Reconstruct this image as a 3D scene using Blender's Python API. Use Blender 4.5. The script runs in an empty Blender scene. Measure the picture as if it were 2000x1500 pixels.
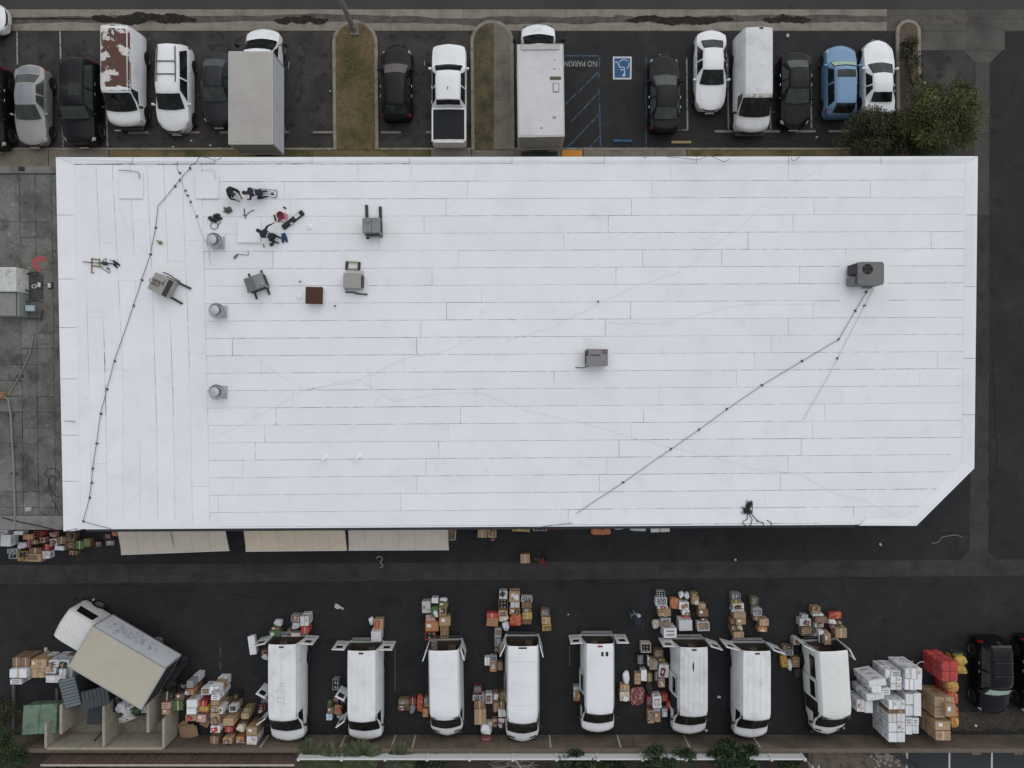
import bpy, math, random
from mathutils import Vector, Matrix
R = math.radians
rnd = random.Random(7)
sc = bpy.context.scene
col = sc.collection

# ------------------------------------------------------------------ camera, sky, sun, exposure
D = 40.0                 # camera height in metres
FPX = 4000.0 / 3             # focal length in photograph pixels (2000 wide)
cam = bpy.data.cameras.new('camera'); camo = bpy.data.objects.new('camera', cam); col.objects.link(camo)
camo.location = (0, 0, D); camo.rotation_euler = (0, 0, 0)
cam.sensor_width = 36.0; cam.lens = 36.0 * FPX / 2000.0
cam.clip_start = 0.5; cam.clip_end = 1000
sc.camera = camo
world = bpy.data.worlds.new('World'); sc.world = world; world.use_nodes = True
wn = world.node_tree; wn.nodes.clear()
sky = wn.nodes.new('ShaderNodeTexSky'); sky.sky_type = 'NISHITA'; sky.sun_disc = False
sky.sun_elevation = R(58); sky.sun_rotation = R(25); sky.dust_density = 0.6; sky.air_density = 1.0; sky.ozone_density = 1.0
hs = wn.nodes.new('ShaderNodeHueSaturation'); hs.inputs['Saturation'].default_value = 0.24
bg = wn.nodes.new('ShaderNodeBackground'); bg.inputs['Strength'].default_value = 0.15
wo = wn.nodes.new('ShaderNodeOutputWorld')
wn.links.new(sky.outputs[0], hs.inputs['Color']); wn.links.new(hs.outputs[0], bg.inputs['Color']); wn.links.new(bg.outputs[0], wo.inputs['Surface'])
sun = bpy.data.lights.new('sun', 'SUN'); suno = bpy.data.objects.new('sun', sun); col.objects.link(suno)
sun.energy = 1.0; sun.angle = R(95); sun.color = (1.0, 0.97, 0.93)
suno.rotation_euler = (R(32), 0, R(-25) + math.pi)
sc.view_settings.view_transform = 'Standard'; sc.view_settings.look = 'None'
sc.view_settings.exposure = -0.04; sc.view_settings.gamma = 1.0; sc.view_settings.use_curve_mapping = False
sc.cycles.max_bounces = 5; sc.cycles.diffuse_bounces = 3; sc.cycles.glossy_bounces = 2

def P(px, py, z=0.0):
    k = (D - z) / FPX
    return Vector(((px - 1000) * k, (750 - py) * k, z))
def toPx(v):
    k = FPX / (D - v[2]); return (1000 + v[0] * k, 750 - v[1] * k)

# ------------------------------------------------------------------ materials
MATS = {}
def mat(name, c, rough=0.7, var=0.15, scale=6.0, c2=None, t=(0.45, 0.6), scale2=1.0, detail=4.0, spec=0.4, metal=0.0, bump=0.0, coat=0.0, objvar=0.0, stretch=None, spots=None):
    """base colour with fine noise variation; c2 adds blotches of a second colour with thresholds t"""
    if name in MATS: return MATS[name]
    m = bpy.data.materials.new(name); m.use_nodes = True; nt = m.node_tree; N = nt.nodes; L = nt.links
    b = N['Principled BSDF']
    b.inputs['Roughness'].default_value = rough; b.inputs['Metallic'].default_value = metal
    b.inputs['Specular IOR Level'].default_value = spec
    if coat: b.inputs['Coat Weight'].default_value = coat; b.inputs['Coat Roughness'].default_value = 0.08
    geo = N.new('ShaderNodeNewGeometry'); vec = geo.outputs['Position']
    if stretch:
        mp = N.new('ShaderNodeMapping'); mp.inputs['Scale'].default_value = stretch; L.new(vec, mp.inputs['Vector']); vec = mp.outputs[0]
    n1 = N.new('ShaderNodeTexNoise'); n1.inputs['Scale'].default_value = scale; n1.inputs['Detail'].default_value = detail; n1.inputs['Roughness'].default_value = 0.65
    L.new(vec, n1.inputs['Vector'])
    mr = N.new('ShaderNodeMapRange'); mr.inputs['From Min'].default_value = 0.25; mr.inputs['From Max'].default_value = 0.75
    mr.inputs['To Min'].default_value = 1 - var; mr.inputs['To Max'].default_value = 1 + var
    L.new(n1.outputs['Fac'], mr.inputs['Value'])
    val = mr.outputs[0]
    if objvar:
        oi = N.new('ShaderNodeObjectInfo'); m2 = N.new('ShaderNodeMapRange')
        m2.inputs['To Min'].default_value = 1 - objvar; m2.inputs['To Max'].default_value = 1 + objvar
        L.new(oi.outputs['Random'], m2.inputs['Value'])
        mu = N.new('ShaderNodeMath'); mu.operation = 'MULTIPLY'; L.new(val, mu.inputs[0]); L.new(m2.outputs[0], mu.inputs[1]); val = mu.outputs[0]
    mx = N.new('ShaderNodeVectorMath'); mx.operation = 'SCALE'
    L.new(val, mx.inputs['Scale'])
    if c2 is None:
        mx.inputs[0].default_value = c[:3]
    else:
        n2 = N.new('ShaderNodeTexNoise'); n2.inputs['Scale'].default_value = scale2; n2.inputs['Detail'].default_value = 6.0; n2.inputs['Roughness'].default_value = 0.6
        L.new(vec, n2.inputs['Vector'])
        r2 = N.new('ShaderNodeMapRange'); r2.inputs['From Min'].default_value = t[0]; r2.inputs['From Max'].default_value = t[1]; r2.clamp = True
        L.new(n2.outputs['Fac'], r2.inputs['Value'])
        mm = N.new('ShaderNodeMix'); mm.data_type = 'RGBA'
        mm.inputs['A'].default_value = (*c[:3], 1); mm.inputs['B'].default_value = (*c2[:3], 1)
        L.new(r2.outputs[0], mm.inputs['Factor']); L.new(mm.outputs['Result'], mx.inputs[0])
    outc = mx.outputs[0]
    if spots:                                  # oil drips, tyre scuffs: (scale, low, high, factor)
        for sp_ in (spots if isinstance(spots, list) else [spots]):
            n3 = N.new('ShaderNodeTexNoise'); n3.inputs['Scale'].default_value = sp_[0]; n3.inputs['Detail'].default_value = 3.0; L.new(geo.outputs['Position'], n3.inputs['Vector'])
            r3 = N.new('ShaderNodeMapRange'); r3.inputs['From Min'].default_value = sp_[1]; r3.inputs['From Max'].default_value = sp_[2]; r3.inputs['To Min'].default_value = 1.0; r3.inputs['To Max'].default_value = sp_[3]; r3.clamp = True
            L.new(n3.outputs['Fac'], r3.inputs['Value']); m3 = N.new('ShaderNodeVectorMath'); m3.operation = 'SCALE'; L.new(outc, m3.inputs[0]); L.new(r3.outputs[0], m3.inputs['Scale']); outc = m3.outputs[0]
    L.new(outc, b.inputs['Base Color'])
    if bump:
        bp = N.new('ShaderNodeBump'); bp.inputs['Strength'].default_value = bump; bp.inputs['Distance'].default_value = 0.02
        L.new(n1.outputs['Fac'], bp.inputs['Height']); L.new(bp.outputs[0], b.inputs['Normal'])
    MATS[name] = m
    return m

ASPHALT = mat('asphalt_alley', (.0145, .0150, .0158), .85, .30, 30, (.020, .020, .0205), (.45, .7), .35, bump=.3, spots=[(1.6, .58, .74, 1.5), (.9, .58, .68, .65), (5, .62, .70, .65), (14, .64, .70, 1.6), (.3, .5, .68, 1.3)])
ASPHALT_L = mat('asphalt_worn', (.046, .041, .037), .85, .30, 25, (.026, .024, .023), (.47, .63), .55, bump=.3, spots=[(1.9, .56, .66, .5), (4.5, .62, .70, .55), (.8, .56, .72, 1.5)])
ASPHALT_R = mat('asphalt_fresh', (.0185, .0185, .0192), .85, .28, 28, (.024, .023, .022), (.5, .7), .4, bump=.3, spots=[(1.7, .58, .68, .65), (.7, .56, .72, 1.5), (6, .62, .70, .65)])
ASPHALT_ST = mat('asphalt_street', (.052, .048, .044), .9, .22, 30, (.040, .038, .036), (.45, .65), .25, bump=.3, spots=(1.5, .62, .72, .8))
ASPHALT_N = mat('asphalt_next_lot', (.035, .040, .043), .85, .25, 25, bump=.3)
CONC = mat('concrete_gutter', (.235, .213, .175), .9, .2, 9, (.15, .136, .113), (.45, .7), 1.1, objvar=.06)
CONC_D = mat('concrete_dark', (.042, .042, .038), .9, .35, 14, (.026, .026, .025), (.42, .65), .9, objvar=.12)
CONC_DR = mat('concrete_driveway', (.095, .09, .078), .9, .2, 10, (.055, .053, .048), (.42, .66), .5, objvar=.1)
CONC_SW = mat('concrete_walk', (.19, .165, .135), .9, .18, 10, (.125, .107, .09), (.45, .7), 1.2, objvar=.08)
CURB = mat('concrete_curb', (.25, .22, .175), .9, .2, 10, (.14, .125, .105), (.5, .7), 2.0)
GRASS = mat('dry_turf', (.155, .115, .058), .95, .5, 22, (.05, .054, .02), (.46, .64), .45, bump=.6)
BLADE = mat('grass_blade', (.20, .150, .07), .9, .5, 3, (.075, .085, .028), (.48, .66), .5)
SOIL = mat('soil', (.055, .043, .033), .95, .35, 12, (.028, .024, .02), (.45, .65), 1.5, bump=.5)
DIRT = mat('bare_dirt', (.13, .105, .085), .95, .3, 10, (.06, .048, .04), (.48, .66), 2.2, bump=.5)
ROOFW = mat('white_roof_coating', (.785, .80, .815), .75, .015, 1.2, (.755, .775, .782), (.42, .68), .45, objvar=.018, spec=.3, spots=[(.35, .52, .72, .96), (1.1, .58, .75, .95), (3.5, .64, .76, .93), (11, .68, .76, .88)])
ROOFP = mat('white_parapet_coating', (.795, .808, .815), .75, .03, 2.0, spec=.3)
JOINT = mat('roof_joint_grime', (.24, .25, .265), .9, .5, 4.0, (.62, .63, .65), (.45, .57), 1.3)
STAIN = mat('roof_water_mark', (.70, .72, .74), .8, .05, 5)
GREYROOF = mat('grey_roll_roofing', (.155, .152, .138), .9, .25, 7, (.085, .082, .076), (.42, .65), .6, objvar=.12, spots=[(1.0, .56, .70, .55), (2.6, .62, .72, 1.5), (5, .64, .70, .6)])
GREYJ = mat('roof_seam_tar', (.03, .03, .03), .9, .4, 8, (.1, .1, .095), (.45, .6), 2.5)
STUCCO = mat('wall_stucco', (.42, .40, .36), .9, .1, 6)
WHITEP = mat('white_vehicle_paint', (.745, .76, .765), .35, .05, 2.5, (.60, .605, .595), (.50, .74), 1.3, coat=.2, spec=.4, spots=[(5.5, .68, .73, .72), (2.2, .62, .75, .9)])
WHITEC = mat('white_gloss_paint', (.77, .78, .79), .28, .03, 2.0, (.70, .71, .715), (.5, .75), 1.1, coat=.4, spots=(6.0, .71, .75, .8))
WHITEG = mat('aged_white_paint', (.63, .64, .645), .45, .08, 3, (.52, .52, .51), (.5, .7), 1.2)
BLACKP = mat('black_vehicle_paint', (.007, .007, .0085), .25, .15, 3, coat=.03, spec=.2)
CHARP = mat('charcoal_vehicle_paint', (.014, .016, .018), .3, .15, 3, coat=.1, spec=.25)
SILVP = mat('silver_vehicle_paint', (.30, .30, .285), .35, .06, 3, coat=.4, metal=.2)
SILVR = mat('silver_roof_paint', (.22, .225, .25), .35, .06, 3, coat=.4, metal=.2)
BLUEP = mat('blue_vehicle_paint', (.125, .245, .40), .3, .05, 3, coat=.5)
GLASS = mat('vehicle_glass', (.007, .009, .009), .06, .4, 4, (.026, .031, .027), (.48, .66), 2.2, spec=.32)
GLASSL = mat('glass_painted_reflection', (.045, .054, .050), .2, .4, 3, spec=.35)  # base colour lightened to paint in reflections on the glass
RUST = mat('rust', (.065, .022, .013), .85, .3, 6)
RUSTROOF = mat('peeling_rusted_roof', (.60, .575, .54), .7, .06, 5, (.095, .042, .028), (.45, .48), 1.25, bump=.2, spots=[(6, .62, .70, .7), (9, .64, .70, 1.4)])
TYRE = mat('tyre_rubber', (.014, .014, .014), .8, .2, 10)
RIM = mat('alloy_rim', (.35, .35, .36), .4, .1, 8, metal=.7)
TRIM = mat('black_trim', (.016, .016, .017), .6, .2, 8)
CHROME = mat('chrome', (.6, .6, .6), .2, .05, 5, metal=.9)
LAMPC = mat('clear_lamp', (.45, .47, .45), .15, .1, 8, coat=.5)
LAMPR = mat('red_lamp', (.28, .012, .014), .2, .1, 8, coat=.5)
LAMPO = mat('dark_red_marker', (.10, .018, .018), .4, .1, 8)
SHADE = mat('sunshade_foil', (.36, .46, .37), .4, .25, 6)
CARGO = mat('cargo_floor', (.035, .027, .021), .8, .4, 6)
BOXROOF = mat('truck_box_roof_beige', (.41, .39, .355), .6, .06, 1.5, (.37, .345, .325), (.45, .65), .5)
BOXROOFW = mat('truck_box_roof_white', (.60, .595, .59), .6, .07, 1.6, (.52, .515, .51), (.5, .7), .7)
BOXROOFT = mat('truck_box_roof_tan', (.45, .42, .33), .65, .03, 1.2, (.43, .39, .305), (.45, .65), .5)
BOXSIDE = mat('truck_box_side', (.55, .57, .60), .5, .06, 2, (.47, .48, .50), (.5, .7), 1.0)
ALU = mat('aluminium_trim', (.40, .40, .39), .45, .12, 6, metal=.3)
GALV = mat('galvanised_sheet', (.48, .49, .505), .45, .12, 8, metal=.35)
ACGREY = mat('unit_sheet_metal', (.215, .225, .22), .55, .12, 6, (.16, .165, .165), (.5, .7), 2)
ACBEIGE = mat('unit_beige_metal', (.31, .30, .28), .55, .08, 6)
ACTAUPE = mat('unit_taupe_metal', (.215, .20, .205), .55, .10, 6)
DARKM = mat('dark_metal', (.03, .033, .036), .6, .2, 6)
WOODD = mat('dark_timber', (.045, .05, .045), .8, .25, 12)
WOODT = mat('pale_timber', (.36, .29, .19), .8, .2, 12)
ORANGEP = mat('orange_warning_paint', (.55, .23, .03), .8, .1, 10)
YELLP = mat('yellowed_paint', (.45, .33, .15), .8, .2, 10)
BLUEL = mat('blue_line_paint', (.045, .085, .135), .85, .35, 8, (.028, .03, .033), (.46, .6), 3)
BLUES = mat('blue_sign_paint', (.03, .09, .22), .8, .2, 8)
WHITEL = mat('white_line_paint', (.30, .30, .29), .85, .25, 8, (.06, .06, .06), (.5, .64), 4)
WHITES = mat('white_sign_paint', (.55, .56, .55), .8, .1, 10)
AWN = mat('awning_canvas', (.50, .445, .375), .85, .04, 2, (.45, .40, .34), (.45, .7), .9, spots=(3, .64, .74, .88))
AWN2 = mat('awning_canvas_tan', (.54, .45, .35), .85, .04, 2, (.49, .415, .33), (.45, .7), .9, spots=(3, .64, .74, .88))
BLOCK = mat('brown_block_wall', (.15, .118, .088), .9, .2, 6, (.09, .072, .056), (.42, .62), .6, objvar=.1)
VINYL = mat('white_vinyl', (.60, .61, .60), .45, .03, 4)
FWOOD = mat('redwood_slats', (.125, .084, .066), .85, .25, 8, objvar=.2)
ENCL = mat('enclosure_concrete', (.33, .30, .235), .9, .12, 5, (.25, .23, .185), (.48, .68), 1.5)
DUMPG = mat('green_dumpster_paint', (.13, .20, .135), .6, .15, 6, (.09, .12, .085), (.5, .68), 2)
DUMPK = mat('dark_dumpster_paint', (.022, .025, .03), .6, .2, 6)
LIDG = mat('grey_lid_plastic', (.13, .155, .175), .55, .12, 6)
POLE = mat('pole_concrete', (.20, .195, .185), .8, .15, 8)
LEAF1 = mat('leaf_olive', (.062, .074, .022), .6, .45, 2.5, (.145, .16, .042), (.48, .66), 1.1)
LEAF2 = mat('leaf_deep', (.022, .045, .016), .55, .45, 3, (.05, .085, .024), (.48, .68), 1.6)
LEAF3 = mat('leaf_palm', (.045, .06, .022), .6, .4, 3, (.08, .085, .035), (.48, .68), 1.6)
BARK = mat('bark', (.07, .055, .04), .9, .3, 10)
SKIN = mat('skin', (.30, .16, .10), .55, .08, 8)
HAIR = mat('dark_hair', (.02, .015, .013), .6, .2, 12)
NAVY = mat('navy_cloth', (.018, .022, .035), .85, .25, 10)
BLKCL = mat('black_cloth', (.012, .012, .014), .9, .25, 10)
REFL = mat('grey_reflective_cloth', (.30, .31, .33), .7, .1, 10)
JEANS = mat('faded_denim', (.16, .20, .27), .85, .2, 10)
DKRED = mat('dark_red_cloth', (.09, .014, .018), .85, .2, 10)
BROWNCL = mat('brown_cloth', (.085, .05, .033), .85, .2, 10)
REDPL = mat('red_plastic', (.30, .02, .045), .5, .1, 8)
PINKPL = mat('pink_plastic', (.55, .22, .29), .6, .1, 8)
CASE = mat('case_black_plastic', (.014, .015, .018), .6, .2, 8)
BRASS = mat('tarnished_brass', (.27, .215, .10), .5, .2, 10, metal=.4)
CABLE = mat('grey_conduit', (.14, .145, .155), .6, .1, 8)
CABLEF = mat('pale_conduit', (.50, .51, .51), .6, .1, 8)
CABLEK = mat('black_cable', (.014, .014, .014), .6, .1, 8)
REDPAINT = mat('faded_red_paint', (.34, .085, .085), .9, .2, 9, (.22, .1, .09), (.5, .65), 5)

# ------------------------------------------------------------------ mesh builder
class MB:
    def __init__(s): s.v = []; s.f = []; s.m = []
    def add(s, vs, fs, m=0):
        o = len(s.v); s.v += [tuple(v) for v in vs]
        for f in fs: s.f.append([i + o for i in f]); s.m.append(m)
        return s
    def box(s, c, d, rz=0.0, m=0, top=1.0, ry=0.0):
        hx, hy, hz = d[0] / 2, d[1] / 2, d[2] / 2
        M = Matrix.Rotation(rz, 3, 'Z') @ Matrix.Rotation(ry, 3, 'Y')
        vs = []
        for (x, y, z) in ((-1, -1, -1), (1, -1, -1), (1, 1, -1), (-1, 1, -1), (-1, -1, 1), (1, -1, 1), (1, 1, 1), (-1, 1, 1)):
            k = top if z > 0 else 1.0
            vs.append(Vector(c) + M @ Vector((x * hx * k, y * hy * k, z * hz)))
        return s.add(vs, [(3, 2, 1, 0), (4, 5, 6, 7), (0, 1, 5, 4), (1, 2, 6, 5), (2, 3, 7, 6), (3, 0, 4, 7)], m)
    def rbox(s, c, d, b=0.03, rz=0.0, m=0):
        """box with chamfered vertical edges and top edge"""
        hx, hy, hz = d[0] / 2, d[1] / 2, d[2] / 2
        def ring(ix, z):
            return [(hx - ix, hy - ix - b, z), (hx - ix - b, hy - ix, z), (-hx + ix + b, hy - ix, z), (-hx + ix, hy - ix - b, z),
                    (-hx + ix, -hy + ix + b, z), (-hx + ix + b, -hy + ix, z), (hx - ix - b, -hy + ix, z), (hx - ix, -hy + ix + b, z)]
        M = Matrix.Rotation(rz, 3, 'Z'); vs = ring(0, -hz) + ring(0, hz - b) + ring(b, hz)
        fs = [tuple(range(7, -1, -1)), tuple(range(16, 24))]
        for k in (0, 8):
            for i in range(8): fs.append((k + i, k + (i + 1) % 8, k + 8 + (i + 1) % 8, k + 8 + i))
        return s.add([Vector(c) + M @ Vector(v) for v in vs], fs, m)
    def prism(s, poly, z0, z1, m=0):
        n = len(poly); vs = [(p[0], p[1], z0) for p in poly] + [(p[0], p[1], z1) for p in poly]
        a = sum(poly[i][0] * poly[(i + 1) % n][1] - poly[(i + 1) % n][0] * poly[i][1] for i in range(n))
        if a < 0: vs = [(p[0], p[1], z0) for p in poly[::-1]] + [(p[0], p[1], z1) for p in poly[::-1]]
        fs = [tuple(range(n - 1, -1, -1)), tuple(range(n, 2 * n))] + [(i, (i + 1) % n, n + (i + 1) % n, n + i) for i in range(n)]
        return s.add(vs, fs, m)
    def cone(s, p0, p1, r0, r1, n=12, m=0, cap=True):
        p0 = Vector(p0); p1 = Vector(p1); d = (p1 - p0).normalized()
        a = d.orthogonal().normalized(); b = d.cross(a)
        vs = []
        for p, r in ((p0, r0), (p1, r1)):
            for i in range(n):
                t = 2 * math.pi * i / n; vs.append(p + a * (r * math.cos(t)) + b * (r * math.sin(t)))
        fs = [(i, (i + 1) % n, n + (i + 1) % n, n + i) for i in range(n)]
        if cap: fs += [tuple(range(n - 1, -1, -1)), tuple(range(n, 2 * n))]
        return s.add(vs, fs, m)
    def tube(s, pts, r, n=6, m=0):
        pts = [Vector(p) for p in pts]; vs = []; fs = []
        prev = None
        for i, p in enumerate(pts):
            d = (pts[min(i + 1, len(pts) - 1)] - pts[max(i - 1, 0)])
            d = d.normalized() if d.length > 1e-9 else Vector((0, 0, 1))
            a = d.orthogonal().normalized() if prev is None else (prev - d * prev.dot(d)).normalized()
            prev = a; b = d.cross(a); rr = r[i] if isinstance(r, (list, tuple)) else r
            for k in range(n):
                t = 2 * math.pi * k / n; vs.append(p + a * (rr * math.cos(t)) + b * (rr * math.sin(t)))
        for i in range(len(pts) - 1):
            for k in range(n):
                fs.append((i * n + k, i * n + (k + 1) % n, (i + 1) * n + (k + 1) % n, (i + 1) * n + k))
        fs += [tuple(range(n - 1, -1, -1)), tuple(range((len(pts) - 1) * n, len(pts) * n))]
        return s.add(vs, fs, m)
    def lathe(s, prof, n=20, c=(0, 0, 0), m=0, axis='z'):
        vs = []; fs = []; K = len(prof)
        for i in range(n):
            t = 2 * math.pi * i / n
            for (r, z) in prof:
                if axis == 'z': vs.append((c[0] + r * math.cos(t), c[1] + r * math.sin(t), c[2] + z))
                else: vs.append((c[0] + z, c[1] + r * math.cos(t), c[2] + r * math.sin(t)))
        for i in range(n):
            j = (i + 1) % n
            for k in range(K - 1): fs.append((i * K + k, j * K + k, j * K + k + 1, i * K + k + 1))
        return s.add(vs, fs, m)
    def blob(s, c, r, rng, n=10, k=7, rough=.18, m=0, flat=.75):
        """lumpy rounded bag"""
        vs = []; fs = []; ph = [rng.uniform(0, 6.28) for _ in range(6)]
        for i in range(k + 1):
            a = math.pi * i / k
            for j in range(n):
                t = 2 * math.pi * j / n
                q = 1 + rough * (math.sin(2 * t + ph[0] + 2 * a) * .5 + math.sin(3 * t + ph[1] - 3 * a) * .4 + math.sin(5 * t + ph[2]) * .25 * math.sin(4 * a + ph[3]))
                se = lambda u: math.copysign(abs(u) ** flat, u)
                vs.append((c[0] + r[0] * q * se(math.sin(a) * math.cos(t)), c[1] + r[1] * q * se(math.sin(a) * math.sin(t)), c[2] + r[2] * max(-1, q * se(math.cos(a)))))
        for i in range(k):
            for j in range(n): fs.append((i * n + j, (i + 1) * n + j, (i + 1) * n + (j + 1) % n, i * n + (j + 1) % n))
        return s.add(vs, fs, m)
    def mesh(s, name, mats, smooth=False):
        me = bpy.data.meshes.new(name); me.from_pydata(s.v, [], s.f)
        for mt in (mats if isinstance(mats, (list, tuple)) else [mats]): me.materials.append(mt)
        me.polygons.foreach_set('material_index', s.m)
        if smooth:
            me.polygons.foreach_set('use_smooth', [True] * len(s.f))
            if smooth == 'angle': me.set_sharp_from_angle(angle=R(38))
        me.update(); return me
    def build(s, name, mats, parent=None, smooth=False, loc=None, rz=0.0):
        return obj(name, s.mesh(name, mats, smooth), parent, loc, rz)

def obj(name, me, parent=None, loc=None, rz=0.0):
    o = bpy.data.objects.new(name, me); col.objects.link(o)
    if parent: o.parent = parent
    if loc is not None: o.location = loc
    if rz: o.rotation_euler = (0, 0, rz)
    return o
def tag(o, label, cat, group=None):
    o['label'] = label; o['category'] = cat
    if group: o['group'] = group
    return o
def thing(name, label, cat, loc=(0, 0, 0), rz=0.0, group=None):
    o = bpy.data.objects.new(name, None); col.objects.link(o); o.location = loc; o.rotation_euler = (0, 0, rz); o.empty_display_size = .2
    return tag(o, label, cat, group)
def struct(o, label=None):
    o['kind'] = 'structure'
    if label: o['label'] = label
    return o
def text_mesh(txt, size, m, name='lettering', parent=None, loc=(0, 0, 0), rot=(0, 0, 0), sx=1.0, offset=0.0, spacing=1.0):
    cu = bpy.data.curves.new(name, 'FONT'); cu.body = txt; cu.size = size; cu.align_x = 'CENTER'; cu.align_y = 'CENTER'; cu.resolution_u = 3; cu.offset = offset; cu.space_character = spacing
    t = bpy.data.objects.new('tmp', cu); col.objects.link(t)
    me = bpy.data.meshes.new_from_object(t.evaluated_get(bpy.context.evaluated_depsgraph_get()))
    bpy.data.objects.remove(t); me.materials.clear(); me.materials.append(m); me.name = name
    o = obj(name, me, parent, loc); o.rotation_euler = rot; o.scale = (sx, 1, 1)
    return o
def sheet(name, pts, m, z, thick=0.0, parent=None):
    """flat polygon from photograph pixels standing at height z (real position on the ground)"""
    w = [P(a, b, z) for a, b in pts]
    return MB().prism([(q.x, q.y) for q in w], z - (thick or .003), z).build(name, m, parent)
def arc(cx, cy, r, a0, a1, n=16): return [(cx + r * math.cos(a0 + (a1 - a0) * i / n), cy + r * math.sin(a0 + (a1 - a0) * i / n)) for i in range(n + 1)]
def ribbon(pts, w):
    """flat strip outline along 2-D pts"""
    L = []; Rr = []
    for i, p in enumerate(pts):
        a = pts[max(i - 1, 0)]; b = pts[min(i + 1, len(pts) - 1)]; dx, dy = b[0] - a[0], b[1] - a[1]; q = math.hypot(dx, dy) or 1
        L.append((p[0] - dy / q * w / 2, p[1] + dx / q * w / 2)); Rr.append((p[0] + dy / q * w / 2, p[1] - dx / q * w / 2))
    return L, Rr
def strip(mb, pts, w, z, m=0):
    L, Rr = ribbon(pts, w); n = len(pts)
    mb.add([(p[0], p[1], z) for p in Rr] + [(p[0], p[1], z) for p in L], [(i, i + 1, n + i + 1, n + i) for i in range(n - 1)], m)

# ================================================================== GROUND
def wpoly(pts, z=0.0): return [(P(a, b, z).x, P(a, b, z).y) for a, b in pts]
struct(MB().prism([(-150, -150), (150, -150), (150, 150), (-150, 150)], -.3, 0).build('ground', ASPHALT))
struct(sheet('street', [(-1500, -900), (3500, -900), (3500, 20), (-1500, 20)], ASPHALT_ST, .005))
struct(sheet('parking_lot_worn', [(-600, 58), (1012, 58), (1012, 296), (-600, 296)], ASPHALT_L, .004))
struct(sheet('parking_lot_fresh', [(1012.5, 58), (1752, 58), (1752, 296), (1012.5, 296)], ASPHALT_R, .004))
struct(sheet('side_lane', [(1796, 98), (1906, 98), (1906, 330), (1796, 330)], ASPHALT_L, .004))
struct(sheet('east_lane', [(1932, 98), (2600, 98), (2600, 1096), (1932, 1096)], ASPHALT, .004))
# concrete valley gutter along the street, slab by slab
gut = struct(sheet('street_gutter', [(-600, 17), (2600, 17), (2600, 62), (-600, 62)], SOIL, .007))
xs = [-600, -420, -250, -95, 60, 226, 320, 461, 610, 762, 905, 1106, 1272, 1438, 1583, 1732, 1888, 1960, 2110, 2300, 2600]
for a, b in zip(xs, xs[1:]):
    mt = CONC if b <= 1740 else CONC_DR
    for (y0, y1) in ((18.5, 36.5), (37, 60)):
        w = wpoly([(a + .25, y0), (b - .25, y0), (b - .25, y1), (a + .25, y1)])
        MB().prism(w, .002, .012 + rnd.uniform(0, .002)).build('concrete_slab', mt, gut)
def wobbly(x0, x1, yc, h, seed, n=150, taper=True):
    r = random.Random(seed); ph = [r.uniform(0, 6) for _ in range(8)]; up = []; lo = []
    for i in range(n + 1):
        t = i / n; x = x0 + (x1 - x0) * t
        e = (math.sin(math.pi * t) ** .35 if taper else 1)
        j1, j2 = r.uniform(-.05, .05), r.uniform(-.05, .05)
        e1 = e * (1 + j1 + .07 * math.sin(83 * t + ph[7]) + .15 * math.sin(15 * t + ph[0]) + .18 * math.sin(17 * t + ph[1]) + .12 * math.sin(41 * t + ph[2]))
        e2 = e * (1 + j2 + .07 * math.sin(97 * t + ph[5]) + .15 * math.sin(18 * t + ph[3]) + .18 * math.sin(19 * t + ph[4]) + .12 * math.sin(37 * t + ph[5]))
        m = .12 * h * math.sin(9 * t + ph[6])
        up.append((x, yc + m - h / 2 * max(.05, e1))); lo.append((x, yc + m + h / 2 * max(.05, e2)))
    return up, lo
def wet(name, x0, x1, yc, h, m, z, seed, taper=True):
    up, lo = wobbly(x0, x1, yc, h, seed, taper=taper); n = len(up); mb = MB()
    mb.add([P(*p, z) for p in up] + [P(*p, z) for p in lo], [(n + i, n + i + 1, i + 1, i) for i in range(n - 1)])
    return struct(mb.build(name, m))
DAMP = mat('damp_concrete', (.095, .083, .07), .85, .3, 8, (.06, .054, .047), (.45, .6), 1.5)
WETC = mat('wet_concrete', (.022, .020, .017), .8, .3, 8, (.042, .038, .032), (.5, .65), 3, spec=.12)
wet('damp_streak', -300, 760, 37, 13, DAMP, .016, 1, False); wet('damp_streak', 700, 1260, 40, 15, DAMP, .0175, 2); wet('damp_streak', 1200, 1900, 37, 13, DAMP, .019, 3, False)
wet('gutter_water', 178, 385, 36.5, 19, WETC, .0215, 4); wet('gutter_water', 535, 642, 39.5, 14, WETC, .0215, 5)
wet('gutter_water', 1222, 1434, 39.5, 15, WETC, .0215, 6); wet('gutter_water', 1490, 1584, 38, 14, WETC, .0215, 7); wet('gutter_water', 20, 190, 36.5, 3.5, WETC, .0225, 8)
# concrete apron east of the last island
apr = struct(sheet('driveway_apron', [(1775, 61), (1890, 61), (1890, 98), (1775, 98)], CONC_DR, .010))
MB().prism(wpoly([(1889, 45), (1962, 45), (1962, 98), (1889, 98)]), .004, .016).build('concrete_slab', CONC_DR, apr)
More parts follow.
